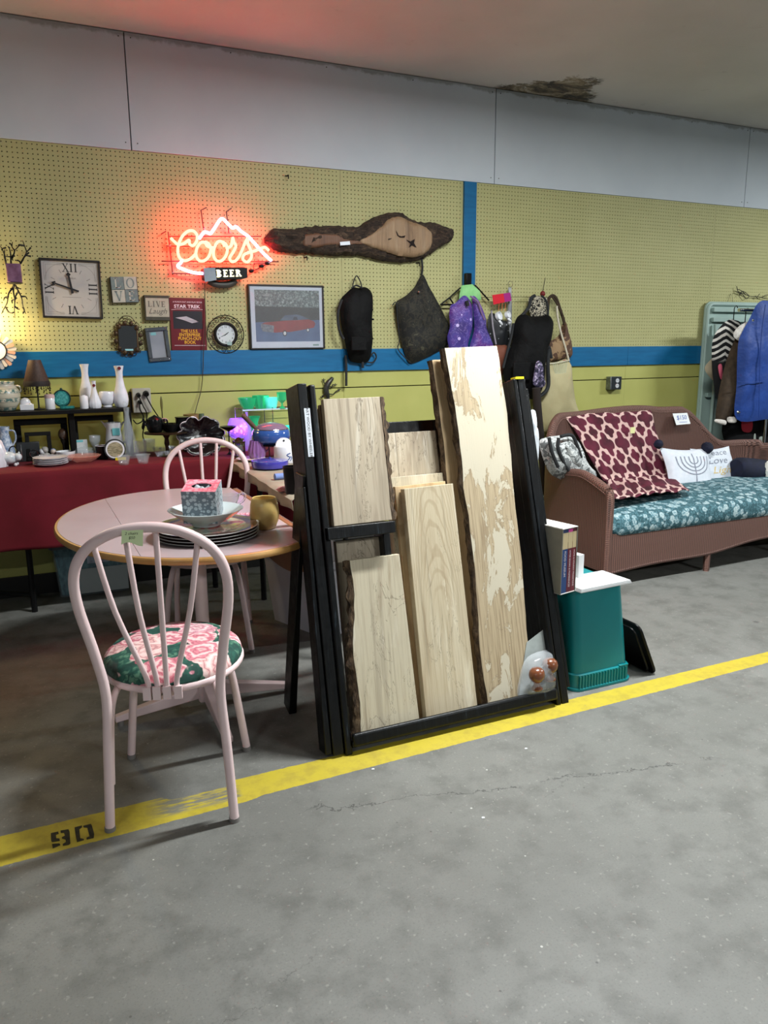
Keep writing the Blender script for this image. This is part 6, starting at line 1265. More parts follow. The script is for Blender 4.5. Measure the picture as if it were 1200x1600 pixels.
# --- red table, back and front rows
bw_ = mat('blue_white_glaze', (84, 112, 150), (196, 204, 214), .3, scale=60)
r, k = LT('ceramic_jug', 'blue mottled tall jug at the far left of the red table', 'jug', 10, 715, [(8, 0), (13, 6), (14, 20), (9, 38), (7, 48), (9, 58), (7, 58), (5, 46), (0, 20)], bw_, None, -.2); O('handle', G().tube(cr([(8*k, 0, 52*k), (15*k, 0, 50*k), (16*k, 0, 38*k), (11*k, 0, 28*k)], 4), 1.3*k, 8), bw_, r, True)
r, k = LT('ruffled_lamp_base', 'white ruffled glass shape at the far left table edge', 'ornament', -4, 722, [(14, 0), (15, 4), (14, 22), (9, 40), (3, 46), (0, 46)], milk, None, -.3, lob=9, la=.06, n=54)
# dog figurine
r, k = item('dog_figurine', 'white and blue china pot-bellied animal figurine by table edge', 'figurine', 16, 728, None, -.3); ch_ = mat('blue_white_china', (176, 190, 200), (216, 222, 224), .18, scale=35, coat=.5)
g = G(); g.sph((-2*k, 0, 13*k), 14*k, 20, 12, (1, .8, .72)); 
g.sph((12*k, -3*k, 14*k), 7*k, 14, 9, (.9, .9, .9)); O('body', g, ch_, r, True)
for x_, y_ in ((-9, -5), (-9, 5), (8, -6), (10, 5)): g = G(); g.sph((x_*k, y_*k, 2.6*k), 2.8*k, 10, 6); O('foot', g, porc, r, True)
for y_ in (-4, 3): g = G(); g.sph((14*k, y_*k, 19*k), 2.4*k, 8, 6, (.7, .7, 1.3)); O('ear', g, ch_, r, True)
O('bail_handle', G().tube(cr([(0, 0, 22*k), (3*k, 0, 29*k), (9*k, 0, 30*k), (14*k, 0, 20*k)], 4), .9*k, 6), iron, r, True)
# black clock radio
r, k = item('desk_clock', 'black box clock with round dial on the red table', 'clock', 46, 716, None, -.14); dkm = mat('charcoal_box', (34, 38, 40), (46, 50, 52), .4, scale=20)
g = G(); g.box((-17*k, -6*k, 0), (16*k, 6*k, 30*k)); O('case', g, dkm, r, True, bev=.003); g = G(); g.box((-11*k, -6.8*k, 3*k), (-9.6*k, -6*k, 27*k)); O('chrome_strip', g, chrome, r, True)
dc = [(7*k+p[0], 12*k+p[1]) for p in circ(6*k, 20)]; O('dial_ring', G().tube([FR(p[0], p[1], 6.6*k) for p in dc], .6*k, 6, True), chrome, r, True); g = G(); g.ribbon([(3*k, 15*k), (7*k, 12*k), (11*k, 17*k)], .7*k, FR, 6.6*k); O('hand', g, chrome, r, True, smooth=False)
# cherubs
def cherub(label, px, py, m1, m2, s=1.):
    r, k = item('cherub_figurine', label, 'figurine', px, py, None, -.2, 'china figurines'); k *= s
    g = G(); g.sph((0, 0, 7*k), 7*k, 14, 9, (1, .8, 1)); g.sph((0, -1*k, 17*k), 4.6*k, 14, 9); O('body', g, m1, r, True)
    for sx_ in (-1, 1):
        g = G(); g.tube([(sx_*4*k, -1*k, 11*k), (sx_*7*k, -4*k, 8*k), (sx_*4*k, -7*k, 8*k)], [1.8*k, 1.6*k, 1.4*k], 8); O('arm', g, m1, r, True); g = G(); g.sph((sx_*4*k, -5*k, 2.4*k), 2.6*k, 8, 6, (1, 1.4, .8)); O('foot', g, m2, r, True)
    g = G(); g.sph((0, .5*k, 18.5*k), 4.7*k, 12, 7, (1, 1, .8)); O('hair', g, m2, r, True)
greyc = mat('grey_bisque', (140, 138, 134), (168, 164, 158), .5, scale=50)
cherub('grey bear-like figurine standing behind the two cherubs', 70, 702, greyc, greyc, 1.05); cherub('white cherub figurine sitting by the plate stack', 67, 715, porc, porc, .92); cherub('cherub figurine with pale blue feet near the bowl', 84, 714, mat('warm_bisque', (196, 180, 168), rough=.4), mat('pale_blue_glaze', (120, 146, 186), rough=.3), .88)
P = place(80, 727, ZR+.0025, -.3); k = 1/ppm(P)
for j in range(4):
    g = G(); g.lathe([(0, 0), (14*k, 0), (17*k, 1*k), (25.5*k, 3.6*k), (26*k, 4.2*k), (25*k, 4.4*k), (16*k, 2*k), (0, 1.4*k)], P+Vector((0, 0, j*3.1*k)), 44)
    O('dinner_plate', g, porc, top=(('lowest white plate of the stack on the red cloth', 'second white plate up in the stack on red cloth', 'third white plate up in the stack on red cloth', 'top white plate of the stack on red cloth')[j], 'plate'), group='white plates stacked on the red cloth', loc=P+Vector((0, 0, j*3.1*k)))
r, k = item('egg_ornament', 'dark bronze egg on a small footed stand', 'ornament', 101, 706, None, -.14); g = G(); g.sph((0, 0, 38*k), 7.6*k, 20, 14, (1, 1, 1.3)); O('egg', g, mat('dark_bronze_glaze', (52, 38, 28), (72, 52, 38), .15, coat=.6), r, True); g = G(); g.lathe([(8*k, 0), (8*k, 1.5*k), (2*k, 4*k), (1.6*k, 20*k), (4*k, 27*k), (5*k, 30*k), (0, 29*k)], (0, 0, 0), 20); O('stand', g, iron, r, True)
r, k = item('metal_tray_figure', 'small black and chrome horse ornament beside the egg', 'ornament', 104, 707, None, -.22); g = G(); g.tube(cr([(-12*k, 0, 7*k), (-4*k, 0, 10*k), (4*k, 0, 10*k), (9*k, 0, 15*k), (13*k, 0, 13*k)], 4), 2.2*k, 8); O('body', g, blkgl, r, True)
for x_ in (-9, -6, 4, 7): O('leg', G().cyl((x_*k, 0, 0), (x_*k, 0, 9*k), .9*k, n=6), chrome, r, True)
r, k = item('display_card', 'white card with aqua heading propped behind the bowls', 'card', 125, 706, None, -.13); g = G(); g.box((-12*k, -1*k, 2*k), (12*k, 0, 28*k), Matrix.Rotation(radians(-8), 4, 'X')); O('card', g, wb_, r, True); g = G(); g.box((-10*k, -1.3*k, 24*k), (6*k, -1*k, 27.5*k), Matrix.Rotation(radians(-8), 4, 'X')); O('aqua_heading', g, aqua, r, True); O('easel', G().tube([(-10*k, -3*k, 0), (-9*k, -2*k, 5*k), (9*k, -2*k, 5*k), (10*k, -3*k, 0)], .8*k, 6), iron, r, True)
r, k = LT('serving_bowl', 'white bowl with tiny blue flowers beside the plate stack', 'bowl', 103, 713, [(0, 0), (8, 0), (9, 1), (13, 7), (14.5, 15), (13.6, 15), (12, 8), (0, 3)], porc, None, -.22)
for q_ in range(5): a = -pi/2+(q_-2)*.45; g = G(); g.sph((13.2*k*cos(a), 13.2*k*sin(a), 9*k), .9*k, 6, 4); O('flower_spot', g, mat('blue_spot', (70, 96, 150), rough=.4), r, True)
cgl = mat('pale_clear_glass', (200, 210, 216), rough=.03, alpha=.2, coat=1.); pgl = mat('pink_glass', (236, 168, 150), rough=.05, alpha=.4, coat=1.)
r, k = LT('glass_casserole', 'oval clear glass dish behind the pink glass platter', 'dish', 133, 712, [(0, 0), (13, 0), (16, 4), (17, 12), (16, 12.5), (14.5, 5), (0, 2)], cgl, None, -.2); g = G(); g.lathe([(16.5*k, 12.5*k), (13*k, 17*k), (4*k, 19*k), (0, 19*k)], (0, 0, 0), 28); O('lid', g, cgl, r, True); g = G(); g.sph((0, 0, 20.5*k), 2.2*k, 8, 6); O('knob', g, cgl, r, True)
r, k = LT('glass_platter', 'scalloped pink pressed-glass bowl at the table edge', 'bowl', 131, 722, [(0, 0), (9, 0), (11, 1), (20, 6), (26, 11), (25, 11.6), (18, 7.5), (0, 2)], pgl, None, -.34, n=64, lob=16, la=.035)
r, k = LT('wine_goblet', 'etched clear goblet in front of the white pitcher', 'goblet', 150, 708, [(0, 0), (7, 0), (7, 1), (1.3, 3), (1.1, 13), (5, 18), (8.4, 26), (8.6, 34), (8, 34), (7.6, 26), (0, 17)], cgl, None, -.15)
r, k = LT('ceramic_pitcher', 'white ceramic pitcher with aqua sticker and curled handle', 'pitcher', 180, 708, [(11, 0), (13, 3), (14, 16), (12, 32), (10.5, 44), (12, 52), (11, 52), (9.5, 44), (11, 20), (0, 4)], porc, None, -.14)
O('handle', G().tube(cr([(10*k, 0, 42*k), (15*k, 0, 51*k), (20*k, 0, 49*k), (21*k, 0, 38*k), (17*k, 0, 24*k), (13*k, 0, 18*k)], 5), 1.5*k, 8), porc, r, True); g = G(); g.add([(-10*k, -6*k, 50*k), (-9*k, 6*k, 50*k), (-18*k, 0, 56*k), (-10*k, 0, 42*k)], [(0, 2, 1), (0, 3, 2), (1, 2, 3)]); O('spout', g, porc, r, True)
g = G(); g.box((-3*k, -12.6*k, 33*k), (8*k, -11.6*k, 44*k)); O('aqua_sticker', g, aqua, r, True)
r, k = LT('black_mug', 'black mug with white rim left of the medallion', 'mug', 160, 716, [(8, 0), (9, 1), (9.4, 21), (8.6, 21), (8, 3), (0, 2)], blkgl, None, -.25); O('rim', G().tube([(9.1*k*cos(2*pi*q_/24), 9.1*k*sin(2*pi*q_/24), 21*k) for q_ in range(24)], .5*k, 6, True), porc, r, True)
r, k = item('medallion_plaque', 'round dark-rimmed medallion with beige landscape on a stand', 'plaque', 181, 719, None, -.3); c0 = 17*k; 
g = G(); g.prism([(p[0], p[1]+c0) for p in circ(16*k, 36)], FR, -3*k, 1*k); O('dark_rim', g, dkm, r, True); g = G(); g.prism([(p[0], p[1]+c0) for p in circ(14*k, 36)], FR, 1*k, 1.8*k); O('white_ring', g, porc, r, True); g = G(); g.prism([(p[0], p[1]+c0) for p in circ(11.6*k, 32)], FR, 1.8*k, 2.2*k); O('landscape_disc', g, mat('beige_landscape', (106, 98, 70), (176, 166, 136), .5, scale=90, st=(.6, 1, 2)), r, True); g = G(); g.box((-1*k, -5*k, 0), (15*k, -3*k, 4.5*k)); O('yellow_tag', g, mat('yellow_tag', (214, 190, 30), rough=.5), r, True)
r, k = LT('glass_decanter', 'tall clear glass decanter with leaning stopper', 'decanter', 203, 715, [(0, 0), (13, 0), (15, 3), (15, 12), (11, 26), (9, 40), (4.5, 56), (3.6, 68), (4.6, 78), (3.8, 78), (2.6, 66), (8, 40), (0, 6)], cgl, None, -.12); g = G(); g.sph((-2*k, 0, 83*k), 3.6*k, 10, 7, (1, 1, 1.2)); O('stopper', g, cgl, r, True)
gg = 'clear glass tumblers'
r, k = LT('glass_tumbler', 'clear tumbler right of the decanter', 'tumbler', 221, 713, [(0, 0), (8, 0), (8.5, 1), (10, 24), (9.4, 24), (7.8, 3), (0, 3)], cgl, None, -.13, group=gg); r, k = LT('glass_tumbler', 'clear tumbler nearest the cake stand', 'tumbler', 234, 708, [(0, 0), (8, 0), (8.5, 1), (10, 22), (9.4, 22), (7.8, 3), (0, 3)], cgl, None, -.09, group=gg)
for (x_, y_), lb in (((194, 726), 'small pressed glass cup at the table edge under the decanter'), ((224, 724), 'small pressed glass cup at the table edge under the tumblers')):
    LT('glass_cup', lb, 'cup', x_, y_, [(0, 0), (6.5, 0), (7, 1), (10.5, 13), (12, 14), (10, 14), (6, 3), (0, 2)], cgl, None, -.4, group='small pressed glass cups', lob=12, la=.03, n=48)
random.seed(11)
for k_, (x_, y_) in enumerate(((246, 706), (256, 708), (267, 705), (278, 708), (250, 714), (264, 714))):
    LT('glass_salt_dish', ('leftmost clear glass dish in the cluster under the cake stand', 'clear glass dish in the cluster, second from left at back', 'clear glass dish in the cluster, third from left at back', 'rightmost clear glass dish, half behind the chair hoop', 'clear glass dish in the front row, left', 'clear glass dish in the front row, right')[k_], 'dish', x_, y_, [(0, 0), (4, 0), (5, 2), (7, 7), (7.6, 9), (6.6, 9), (4, 3), (0, 2)], cgl, None, -.12-.05*(k_ > 3), lob=9, la=.06, n=36, group='clear glass dishes under the cake stand')
# cake stand with things
r, k = LT('cake_stand', 'dark metal cake stand behind the glass dishes', 'cake stand', 262, 712, [(0, 0), (14, 0), (14, 1.5), (3, 4), (2.6, 14), (4, 20), (3, 28), (6, 33), (33, 36), (33.5, 38), (0, 38)], brz, None, -.30); zt_ = r.location.z+38*k+.001; yb_ = r.location.y
P0 = r.location.copy()
def on_stand(name, label, cat, dx, dy=0): return E(name, label, cat, P0+Vector((dx*k, dy*k, 38*k+.001)))
q = on_stand('teapot', 'black iron teapot on the cake stand', 'teapot', -16); g = G(); g.lathe([(0, 0), (9*k, 0), (12*k, 4*k), (13.5*k, 12*k), (12*k, 20*k), (8*k, 23*k), (3*k, 25*k), (0, 27*k)], (0, 0, 0), 22); O('body', g, blkgl, q, True); O('spout', G().tube(cr([(-11*k, 0, 10*k), (-16*k, 0, 15*k), (-17*k, 0, 22*k)], 4), 1.8*k, 8), blkgl, q, True); O('handle', G().tube(cr([(11*k, 0, 18*k), (18*k, 0, 18*k), (18*k, 0, 8*k), (12*k, 0, 6*k)], 4), 1.4*k, 8), blkgl, q, True)
q = on_stand('black_bowl', 'black bowl in the middle of the cake stand', 'bowl', 6, -6); g = G(); g.lathe([(0, 0), (8*k, 0), (13*k, 8*k), (14*k, 13*k), (13*k, 13*k), (7*k, 3*k), (0, 3*k)], (0, 0, 0), 22); O('body', g, blkgl, q, True)
q = on_stand('flower_figurine', 'small pink porcelain flower on the cake stand', 'figurine', -1, 8)
for a in range(6): g = G(); g.sph((4*k*cos(a), 2*k*sin(a), 17*k+1.5*k*sin(a*2)), 2.7*k, 8, 6, (1, 1, .7)); O('petal', g, mat('pink_porcelain', (206, 150, 158), rough=.3), q, True)
O('stem', G().cyl((0, 0, 0), (0, 0, 17*k), 1.2*k, n=6), mat('green_porcelain', (70, 88, 52), rough=.4), q, True)
q = on_stand('leaf_spike', 'slender olive leaf-shaped spike rising above the cake stand', 'ornament', -2, 14); O('stem', G().cyl((0, 0, 0), (0, 0, 32*k), .8*k, n=6), brz, q, True); g = G(); g.sph((0, 0, 42*k), 12*k, 10, 10, (.17, .08, 1)); O('leaf', g, mat('olive_leaf', (96, 92, 44), rough=.4), q, True)
q = on_stand('black_canister', 'short black canister at the right of the cake stand', 'canister', 25, -2); g = G(); g.lathe([(0, 0), (10*k, 0), (10*k, 20*k), (11*k, 20.5*k), (11*k, 22*k), (0, 22*k)], (0, 0, 0), 22); O('body', g, blkgl, q, True)
amb = mat('amber_pottery', (118, 96, 50), (142, 118, 66), .4, scale=12)
rB = E('black_box', 'black display box behind the leaf dish', 'box', place(305, 700, ZR+.0025, -.14)); kB = 1/ppm(rB.location); g = G(); g.box((-17*kB, -9*kB, 0), (17*kB, 9*kB, 40*kB)); O('case', g, mat('black_lacquer', (14, 14, 15), rough=.3), rB, True, bev=.003)
g = G(); zb2 = rB.location.z+40*kB+.001; g.lathe([(0, 0), (10.5*kB, 0), (11*kB, 2*kB), (11.5*kB, 13*kB), (12*kB, 17*kB), (11*kB, 17*kB), (10*kB, 3*kB), (0, 2*kB)], (rB.location.x-3.5*kB, rB.location.y, zb2), 26); O('flower_pot', g, amb, top=('amber pottery pot standing behind the leaf dish', 'pot'), loc=(rB.location.x-3.5*kB, rB.location.y, zb2))
g = G(); g.lathe([(0, 0), (4.4*kB, 0), (4.6*kB, 17*kB), (4*kB, 17*kB), (3.8*kB, 2*kB), (0, 2*kB)], (rB.location.x+12.2*kB, rB.location.y, zb2), 18); O('green_glass', g, mat('dull_green_glass', (96, 116, 84), rough=.2, trans=.3), top=('small dull green glass beside the amber pot', 'glass'), loc=(rB.location.x+12.2*kB, rB.location.y, zb2))
# big leaf dish leaning towards the viewer
r, k = item('leaf_dish', 'large glossy dark leaf-shaped dish with silver rim, propped upright', 'dish', 316, 712, None, -.36); N = 96; Rr = []
for i in range(N):
    a = 2*pi*i/N; lob = .90+.10*abs(sin(a*5.5+.4))**.6*1.2; notch = 1-.22*math.exp(-((a-pi/2)/.16)**2)-.12*math.exp(-((a-.35)/.14)**2)-.12*math.exp(-((a-2.75)/.14)**2); tip = 1+.0*math.exp(-((a-1.5*pi)/.3)**2); Rr.append(33*k*lob*notch*tip)
TM = Matrix.Translation((0, 0, 35*k)) @ Matrix.Rotation(radians(-16), 4, 'X'); v = []; f = []; RG = 9
for j in range(RG+1):
    t = j/RG
    for i in range(N):
        a = 2*pi*i/N; rad = Rr[i]*t; vein = .9*k*abs(sin(a*5.5+.4))*t; v.append(TM @ Vector((rad*1.12*cos(a), 9*k*(1-t**2)-vein, rad*.95*sin(a)-.12*rad)))
for j in range(RG):
    for i in range(N): q_ = (i+1) % N; f.append((j*N+i, j*N+q_, (j+1)*N+q_, (j+1)*N+i))
g = G(); g.add(v, f); plum = NT('plum_glaze'); plum.col((5, 2, 5)); n_ = plum.noise(plum.coord('Object'), 30, 4, .6, 1.); plum.set(Roughness=.1, Coat_Weight=.15, Specular_IOR_Level=.35); plum.bump(n_, .5, .008); d_ = O('dish', g, plum.m, r, True); md = d_.modifiers.new('s', 'SOLIDIFY'); md.thickness = .004
O('silver_rim', G().tube([v[RG*N+i] for i in range(N)], .8*k, 6, True), mat('silver_rim', (150, 138, 144), rough=.3, metal=.3), r, True)
O('easel', G().tube([(-14*k, -3*k, 0), (-12*k, -4*k, 7*k), (-9*k, 7*k, 22*k), (9*k, 7*k, 22*k), (12*k, -4*k, 7*k), (14*k, -3*k, 0)], 1*k, 6), iron, r, True)
# purple lights, lanterns
def glow(name, c, es): return mat(name, (200, 160, 255), em=c+(1,), es=es)
pur = glow('purple_glow', (.42, .07, 1.), 4.); grn = glow('teal_glow', (.05, .9, .55), 2.2)
r, k = item('light_globe', 'glass globe filled with glowing purple fairy lights', 'light', 373, 706, None, -.12); random.seed(2)
g = G(); g.lathe([(0, 20*k), (10*k, 22*k), (16*k, 30*k), (16*k, 42*k), (12*k, 52*k), (11*k, 52*k), (15*k, 42*k), (15*k, 31*k), (0, 22*k)], (0, 0, 0), 24); O('glass_bowl', g, mat('violet_glass', (206, 170, 255), rough=.05, alpha=.35), r, True); g = G(); g.lathe([(0, 0), (9*k, 0), (9*k, 2*k), (3*k, 6*k), (4*k, 20*k), (0, 20*k)], (0, 0, 0), 16); O('stem', g, blkgl, r, True)
for q_ in range(22): g = G(); g.sph((random.uniform(-13, 13)*k, random.uniform(-8, 8)*k, random.uniform(25, 44)*k), random.uniform(1.2, 2.2)*k, 8, 6); O('fairy_light', g, pur, r, True)
point('purple_light', r.location+Vector((0, -.05, 36*k)), .55, (.42, .12, 1.), .03)
r, k = LT('black_dish', 'small black dish on a stem left of the purple lights', 'dish', 359, 710, [(0, 0), (5, 0), (1, 4), (1, 36), (12, 42), (13, 44), (0, 41)], blkgl, None, -.1)
r, k = LT('purple_bottle', 'thin violet glass bottle standing in the purple glow', 'bottle', 388, 704, [(0, 0), (6, 0), (6.5, 4), (6.5, 34), (2, 44), (1.8, 58), (2.6, 60), (0, 60)], mat('violet_glass', (206, 170, 255)), None, -.09); 
r, k = item('candle_lantern', 'small brown lantern below the purple lights', 'lantern', 374, 714, None, -.3); g = G(); g.box((-8*k, -8*k, 0), (8*k, 8*k, 3*k)); g.box((-8*k, -8*k, 22*k), (8*k, 8*k, 25*k)); O('plates', g, brz, r, True)
for x_ in (-1, 1):
    for y_ in (-1, 1): O('corner_post', G().cyl((7*x_*k, 7*y_*k, 3*k), (7*x_*k, 7*y_*k, 22*k), .9*k, n=6), brz, r, True)
g = G(); g.lathe([(7*k, 25*k), (3*k, 30*k), (0, 31*k)], (0, 0, 0), 12); O('roof', g, brz, r, True); g = G(); g.box((-5*k, -5*k, 3*k), (5*k, 5*k, 20*k)); O('glass_block', g, cgl, r, True)
vgl = mat('lilac_glass', (190, 140, 210), rough=.06, trans=.6); r, k = LT('glass_pitcher', 'ribbed lilac glass pitcher in front of the purple glow', 'pitcher', 402, 716, [(0, 0), (10, 0), (12, 3), (14, 12), (11, 22), (10, 28), (9.4, 28), (10, 21), (0, 4)], vgl, None, -.3, lob=14, la=.05, n=56); O('handle', G().tube(cr([(9*k, 0, 25*k), (18*k, 0, 24*k), (20*k, 0, 15*k), (12*k, 0, 8*k)], 4), 1.4*k, 8), vgl, r, True)
# wire rack with green glass
YW = -.10; zw = oy(410, 638, YW).z; rt = E('wire_shelf', 'chrome wire shelf holding green glassware', 'shelf', (oy(410, 700, YW).x, YW, ZR+.003)); xa, xb = oy(371, 640, YW).x, oy(462, 640, YW).x
for z_ in (zw, zw-.17):
    for y_ in (YW+.06, YW-.0, YW-.06, YW-.12): O('shelf_wire', G().cyl((xa, y_, z_), (xb, y_, z_), .0025, n=6), chrome, rt)
for x_ in (xa, (xa+xb)/2, xb):
    for y_ in (YW+.06, YW-.12): O('post', G().cyl((x_, y_, ZR+.003), (x_, y_, zw+.012), .003, n=6), chrome, rt)
g = G(); g.box((xa, YW-.125, zw-.002), (xb, YW-.118, zw+.006)); O('front_band', g, mat('pale_acrylic', (196, 220, 224), rough=.15), rt)
ggl = mat('green_glass', (30, 160, 96), rough=.08, alpha=.72, em=(.02, .30, .14, 1), es=.3); tgl = mat('teal_glass', (120, 220, 220), rough=.08, alpha=.6, em=(.05, .5, .45, 1), es=.3)  # green and teal glass glow by themselves, standing in for light through them
def onw(name, label, cat, px, prof, m_, z_, **kw): P = oy(px, 638, YW-.03); return LT(name, label, cat, px, 638, prof, m_, z_, YW-.03, **kw)
gw = 'green glassware on the wire shelf'
onw('glass_bowl', 'dark green glass bowl at the left of the wire shelf', 'bowl', 388, [(0, 0), (8, 0), (13, 8), (16, 17), (15, 17), (7, 3), (0, 2)], ggl, zw+.004, group=gw)
onw('glass_bowl', 'bright green wavy glass bowl second on the wire shelf', 'bowl', 408, [(0, 0), (8, 0), (11, 8), (13, 20), (12, 20), (7, 3), (0, 2)], ggl, zw+.004, group=gw, lob=8, la=.08, n=48)
onw('glass_bowl', 'pale teal glass bowl with dark label on the wire shelf', 'bowl', 424, [(0, 0), (8, 0), (10, 8), (12, 17), (11, 17), (7, 3), (0, 2)], tgl, zw+.004, group=gw); onw('glass_goblet', 'green glass goblet at the right of the wire shelf', 'goblet', 441, [(0, 0), (6, 0), (1.5, 4), (1.5, 8), (7, 13), (8, 25), (7, 25), (0, 10)], ggl, zw+.004, group=gw)
onw('glass_vase', 'green glass vase hanging low on the lower wire shelf', 'vase', 397, [(0, 0), (6, 0), (8, 10), (5, 20), (9, 30), (8, 30), (4, 18), (0, 3)], ggl, zw-.166, group=gw); onw('glass_bowl', 'lilac-lit glass bowl on the lower wire shelf', 'bowl', 428, [(0, 0), (8, 0), (12, 6), (13, 16), (12, 16), (7, 3), (0, 2)], mat('lilac_glow_glass', (160, 140, 220), rough=.08, alpha=.7, em=(.2, .12, .5, 1), es=.4), zw-.166, group=gw); onw('glass_dish', 'turquoise-lit glass dish at the right of the lower wire shelf', 'dish', 449, [(0, 0), (8, 0), (12, 5), (13, 12), (12, 12), (7, 3), (0, 2)], mat('turq_glow_glass', (60, 220, 200), rough=.08, alpha=.8, em=(.02, .6, .45, 1), es=.5), zw-.166, group=gw)  # lilac and turquoise light is put into the glass as its own glow
point('teal_light', (oy(415, 632, -.12).x, -.2, zw+.06), .16, (.15, 1., .7), .03)
# blue casserole with tilted lid and handle
ZQ = ZC2+.002; bpn = mat('blue_enamel', (46, 82, 150), (54, 92, 164), .16, coat=.8, scale=3); r, k = item('enamel_pot', 'shiny blue enamel fondue pot with brown wooden handle', 'pot', 425, 712, ZQ, -.62)
g = G(); g.lathe([(0, 22*k), (18*k, 22*k), (27*k, 27*k), (30*k, 35*k), (29*k, 42*k), (27*k, 45*k), (0, 45*k)], (0, 0, 0), 40); O('pot', g, bpn, r, True); g = G(); g.lathe([(26*k, 45*k), (25.5*k, 47*k), (20*k, 52*k), (9*k, 55*k), (0, 55.5*k)], (0, 0, 0), 36); O('glass_lid', g, mat('mauve_lid', (128, 104, 126), rough=.1, coat=.6), r, True); O('steel_rim', G().tube([(26.5*k*cos(2*pi*q_/36), 26.5*k*sin(2*pi*q_/36), 45.5*k) for q_ in range(36)], .9*k, 6, True), chrome, r, True)
O('handle', G().tube([(-24*k, -2*k, 47*k), (-30*k, -3*k, 53*k), (-44*k, -5*k, 68*k), (-46*k, -5*k, 69*k)], [2.4*k, 3.4*k, 3.8*k, 2*k], 12), mat('brown_wood_handle', (96, 70, 56), (80, 56, 44), .5, scale=14), r, True)
for a in (0, 2.1, 4.2): O('stand_leg', G().cyl((20*k*cos(a), 20*k*sin(a), 26*k), (16*k*cos(a), 16*k*sin(a), 0), 1*k, n=6), iron, r, True)
g = G(); g.lathe([(20*k, 20*k), (21*k, 20*k), (21*k, 22*k), (20*k, 22*k)], (0, 0, 0), 24); O('stand_ring', g, iron, r, True)
# salt box
r, k = item('salt_box', 'white ceramic salt box with blue motif and arched back', 'box', 446, 722, ZQ, -.62); g = G(); g.lathe([(0, 0), (17*k, 0), (17.5*k, 1*k), (17.5*k, 24*k), (16.5*k, 25.5*k), (0, 26*k)], (0, 0, 0), 32); O('box', g, porc, r, True)
g = G(); g.prism([(-13*k, 24*k)]+[(13*k*cos(a)*-1, 26*k+13*k*sin(a)*.9) for a in [pi*q_/16 for q_ in range(17)]][::1]+[(13*k, 24*k)], lambda u, v, d: Vector((u, 8*k-d, v)), 0, 3*k); O('arched_back', g, porc, r, True); O('hole', G().cyl((0, 4.9*k, 33*k), (0, 4.4*k, 33*k), 1.6*k, n=10), ink, r, True)
g = G(); gg_ = lambda u, v, d: Vector((17.6*k*sin(u/(17.6*k)), -17.7*k*cos(u/(17.6*k)), v)); g.ribbon(cr([(-4*k, 4*k, 0), (2*k, 9*k, 0), (-3*k, 13*k, 0), (3*k, 16*k, 0)], 5), 1.6*k, gg_, 0); g.ribbon(cr([(2*k, 4*k, 0), (5*k, 8*k, 0), (3*k, 11*k, 0)], 5), 1.4*k, gg_, 0); O('blue_motif', g, mat('delft_blue', (52, 80, 140), rough=.3), r, True, smooth=False)
r, k = LT('oval_platter', 'pale flat platter at the corner of the cream cloth', 'platter', 392, 719, [(0, 0), (12, 0), (20, 2), (23, 3.4), (22, 4), (0, 1.6)], mat('pale_glaze', (212, 200, 190), rough=.25), ZQ, -.55)
r, k = LT('covered_dish', 'blue-violet lidded plastic dish on the cream cloth', 'dish', 422, 731, [(0, 0), (24, 0), (28, 2), (29, 9), (28, 12), (12, 14), (0, 14.5)], mat('blue_violet_plastic', (60, 58, 150), (68, 64, 160), .2, coat=.5), ZQ, -.6, sx=1., sy=1.); O('knob', G().cyl((0, 0, 14*k), (0, 0, 17*k), 2*k, n=10), mat('blue_violet_plastic', (60, 58, 150)), r, True)
r, k = item('rolled_napkin', 'rolled light blue cloth on the cream cloth', 'cloth', 441, 749, ZQ, -.6); O('roll', G().tube([(-13*k, 0, 5*k), (-12*k, 0, 5*k), (13*k, 2*k, 5*k), (14*k, 2*k, 5*k)], [3*k, 5*k, 5*k, 3*k], 14), mat('light_blue_cloth', (110, 130, 186), (126, 146, 200), .8, scale=12), r, True)
r, k = item('pink_cloth', 'crumpled dusty pink cloth at the front of the cream table', 'cloth', 447, 766, ZQ, -.6); g = G(); g.grid(lambda i, j: Vector(((-14+34*i)*k, (-12+26*j)*k, k*(4.5+3.5*noise.noise(Vector((i*4, j*4, 1)))+2*noise.noise(Vector((i*9, j*9, 2))))*min(1, 6*min(i, 1-i, j, 1-j)+.08))), 24, 24); O('crumpled_cloth', g, mat('dusty_pink_cloth', (164, 108, 108), (180, 124, 122), .85, scale=8), r, True)
r, k = LT('black_bin', 'small black cup hooked near the rack left rail', 'cup', 458, 770, [(0, 0), (12, 0), (15, 42), (14, 42), (11, 2), (0, 2)], blp, ZQ, -.9)
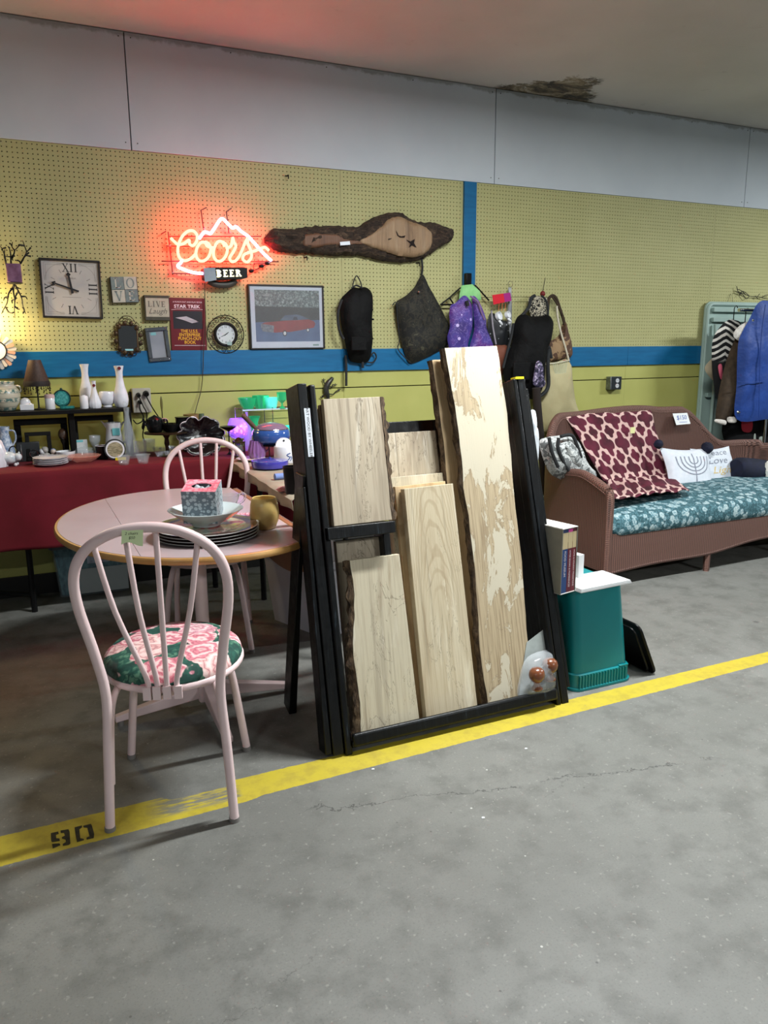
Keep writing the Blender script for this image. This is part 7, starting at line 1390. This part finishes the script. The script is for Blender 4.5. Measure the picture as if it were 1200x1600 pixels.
# under the tables
r = E('storage_bin', 'clear storage bin with turquoise contents under the red table', 'storage bin', oz(142, 930, 0)); A1 = oz(92, 936, 0); B1 = oz(206, 922, 0); xh = (B1-A1); L_ = xh.length; ang = math.atan2(xh.y, xh.x); r.location = A1; r.rotation_euler = (0, 0, ang); r.matrix_basis = Matrix.LocRotScale(A1, r.rotation_euler, None)
tqc = mat('turquoise_contents', (20, 96, 112), (110, 170, 178), .8, scale=40, st=(1, 1, .5)); hbn = .30
g = G(); loft(g, [rloop(.02, L_-.02, .02, .12, .03, .01), rloop(-.005, L_+.005, 0, .14, .03, hbn)]); O('contents', g, tqc, r, True); g = G(); loft(g, [rloop(.01, L_-.01, .01, .13, .03, .003), rloop(-.015, L_+.015, -.01, .15, .03, hbn)]); O('clear_walls', g, mat('clear_bin_plastic', (170, 184, 190), rough=.2, alpha=.3), r, True); g = G(); loft(g, [rloop(-.03, L_+.03, -.025, .165, .03, hbn), rloop(-.03, L_+.03, -.025, .165, .03, hbn+.025)]); O('lid', g, mat('grey_lid', (90, 100, 104), rough=.5), r, True, bev=.004)
g = G(); g.box((L_*.30, -.016, .02), (L_*.96, -.012, .17)); O('paper_sheet', g, mat('off_white_sheet', (166, 176, 176), rough=.6), r, True); g = G(); g.box((L_*.42, -.018, .20), (L_*.72, -.015, .265)); O('label_sheet', g, mat('bin_label', (176, 190, 204), (140, 150, 166), .6, scale=30), r, True); g = G(); g.box((L_*.74, -.018, .21), (L_*.84, -.015, .25)); O('yellow_label', g, mat('yellow_label', (196, 190, 110), rough=.6), r, True)
A1 = oz(427, 968, 0); B1 = oz(486, 990, 0); xh = (B1-A1); r = E('waste_bin', 'white tapered plastic bin behind the rack rear leg', 'bin', A1); an_ = math.atan2(xh.y, xh.x); r.rotation_euler = (0, 0, an_); r.matrix_basis = Matrix.LocRotScale(A1, r.rotation_euler, None); L_ = xh.length+.12
wpl = mat('white_bin_plastic', (196, 196, 204), rough=.4); g = G(); loft(g, [rloop(0, L_, 0, .26, .02, .002), rloop(-.035, L_+.035, -.035, .295, .02, .40)]); O('body', g, wpl, r, True); g = G(); loft(g, [rloop(-.05, L_+.05, -.05, .31, .03, .37), rloop(-.05, L_+.05, -.05, .31, .03, .41)]); O('rim', g, wpl, r, True, bev=.004)
# grey tiny litter on the floor in front
for (a, b), lb in (((755, 1278), 'tiny white paper scrap on the bare concrete'), ((583, 1202), 'tiny white paper scrap in front of the yellow line, left of the rack corner'), ((822, 1170), 'small pale fleck of plaster in front of the rack')):
    p = oz(a, b, 0); g = G(); g.prism([(-.006, -.003), (.003, -.005), (.006, .001), (.001, .005), (-.005, .003)], lambda u, v, d: p+Vector((u, v, d)), .0002, .0018); O('paper_scrap', g, wb_, top=(lb, 'scrap'), group='scraps on the floor', smooth=False)
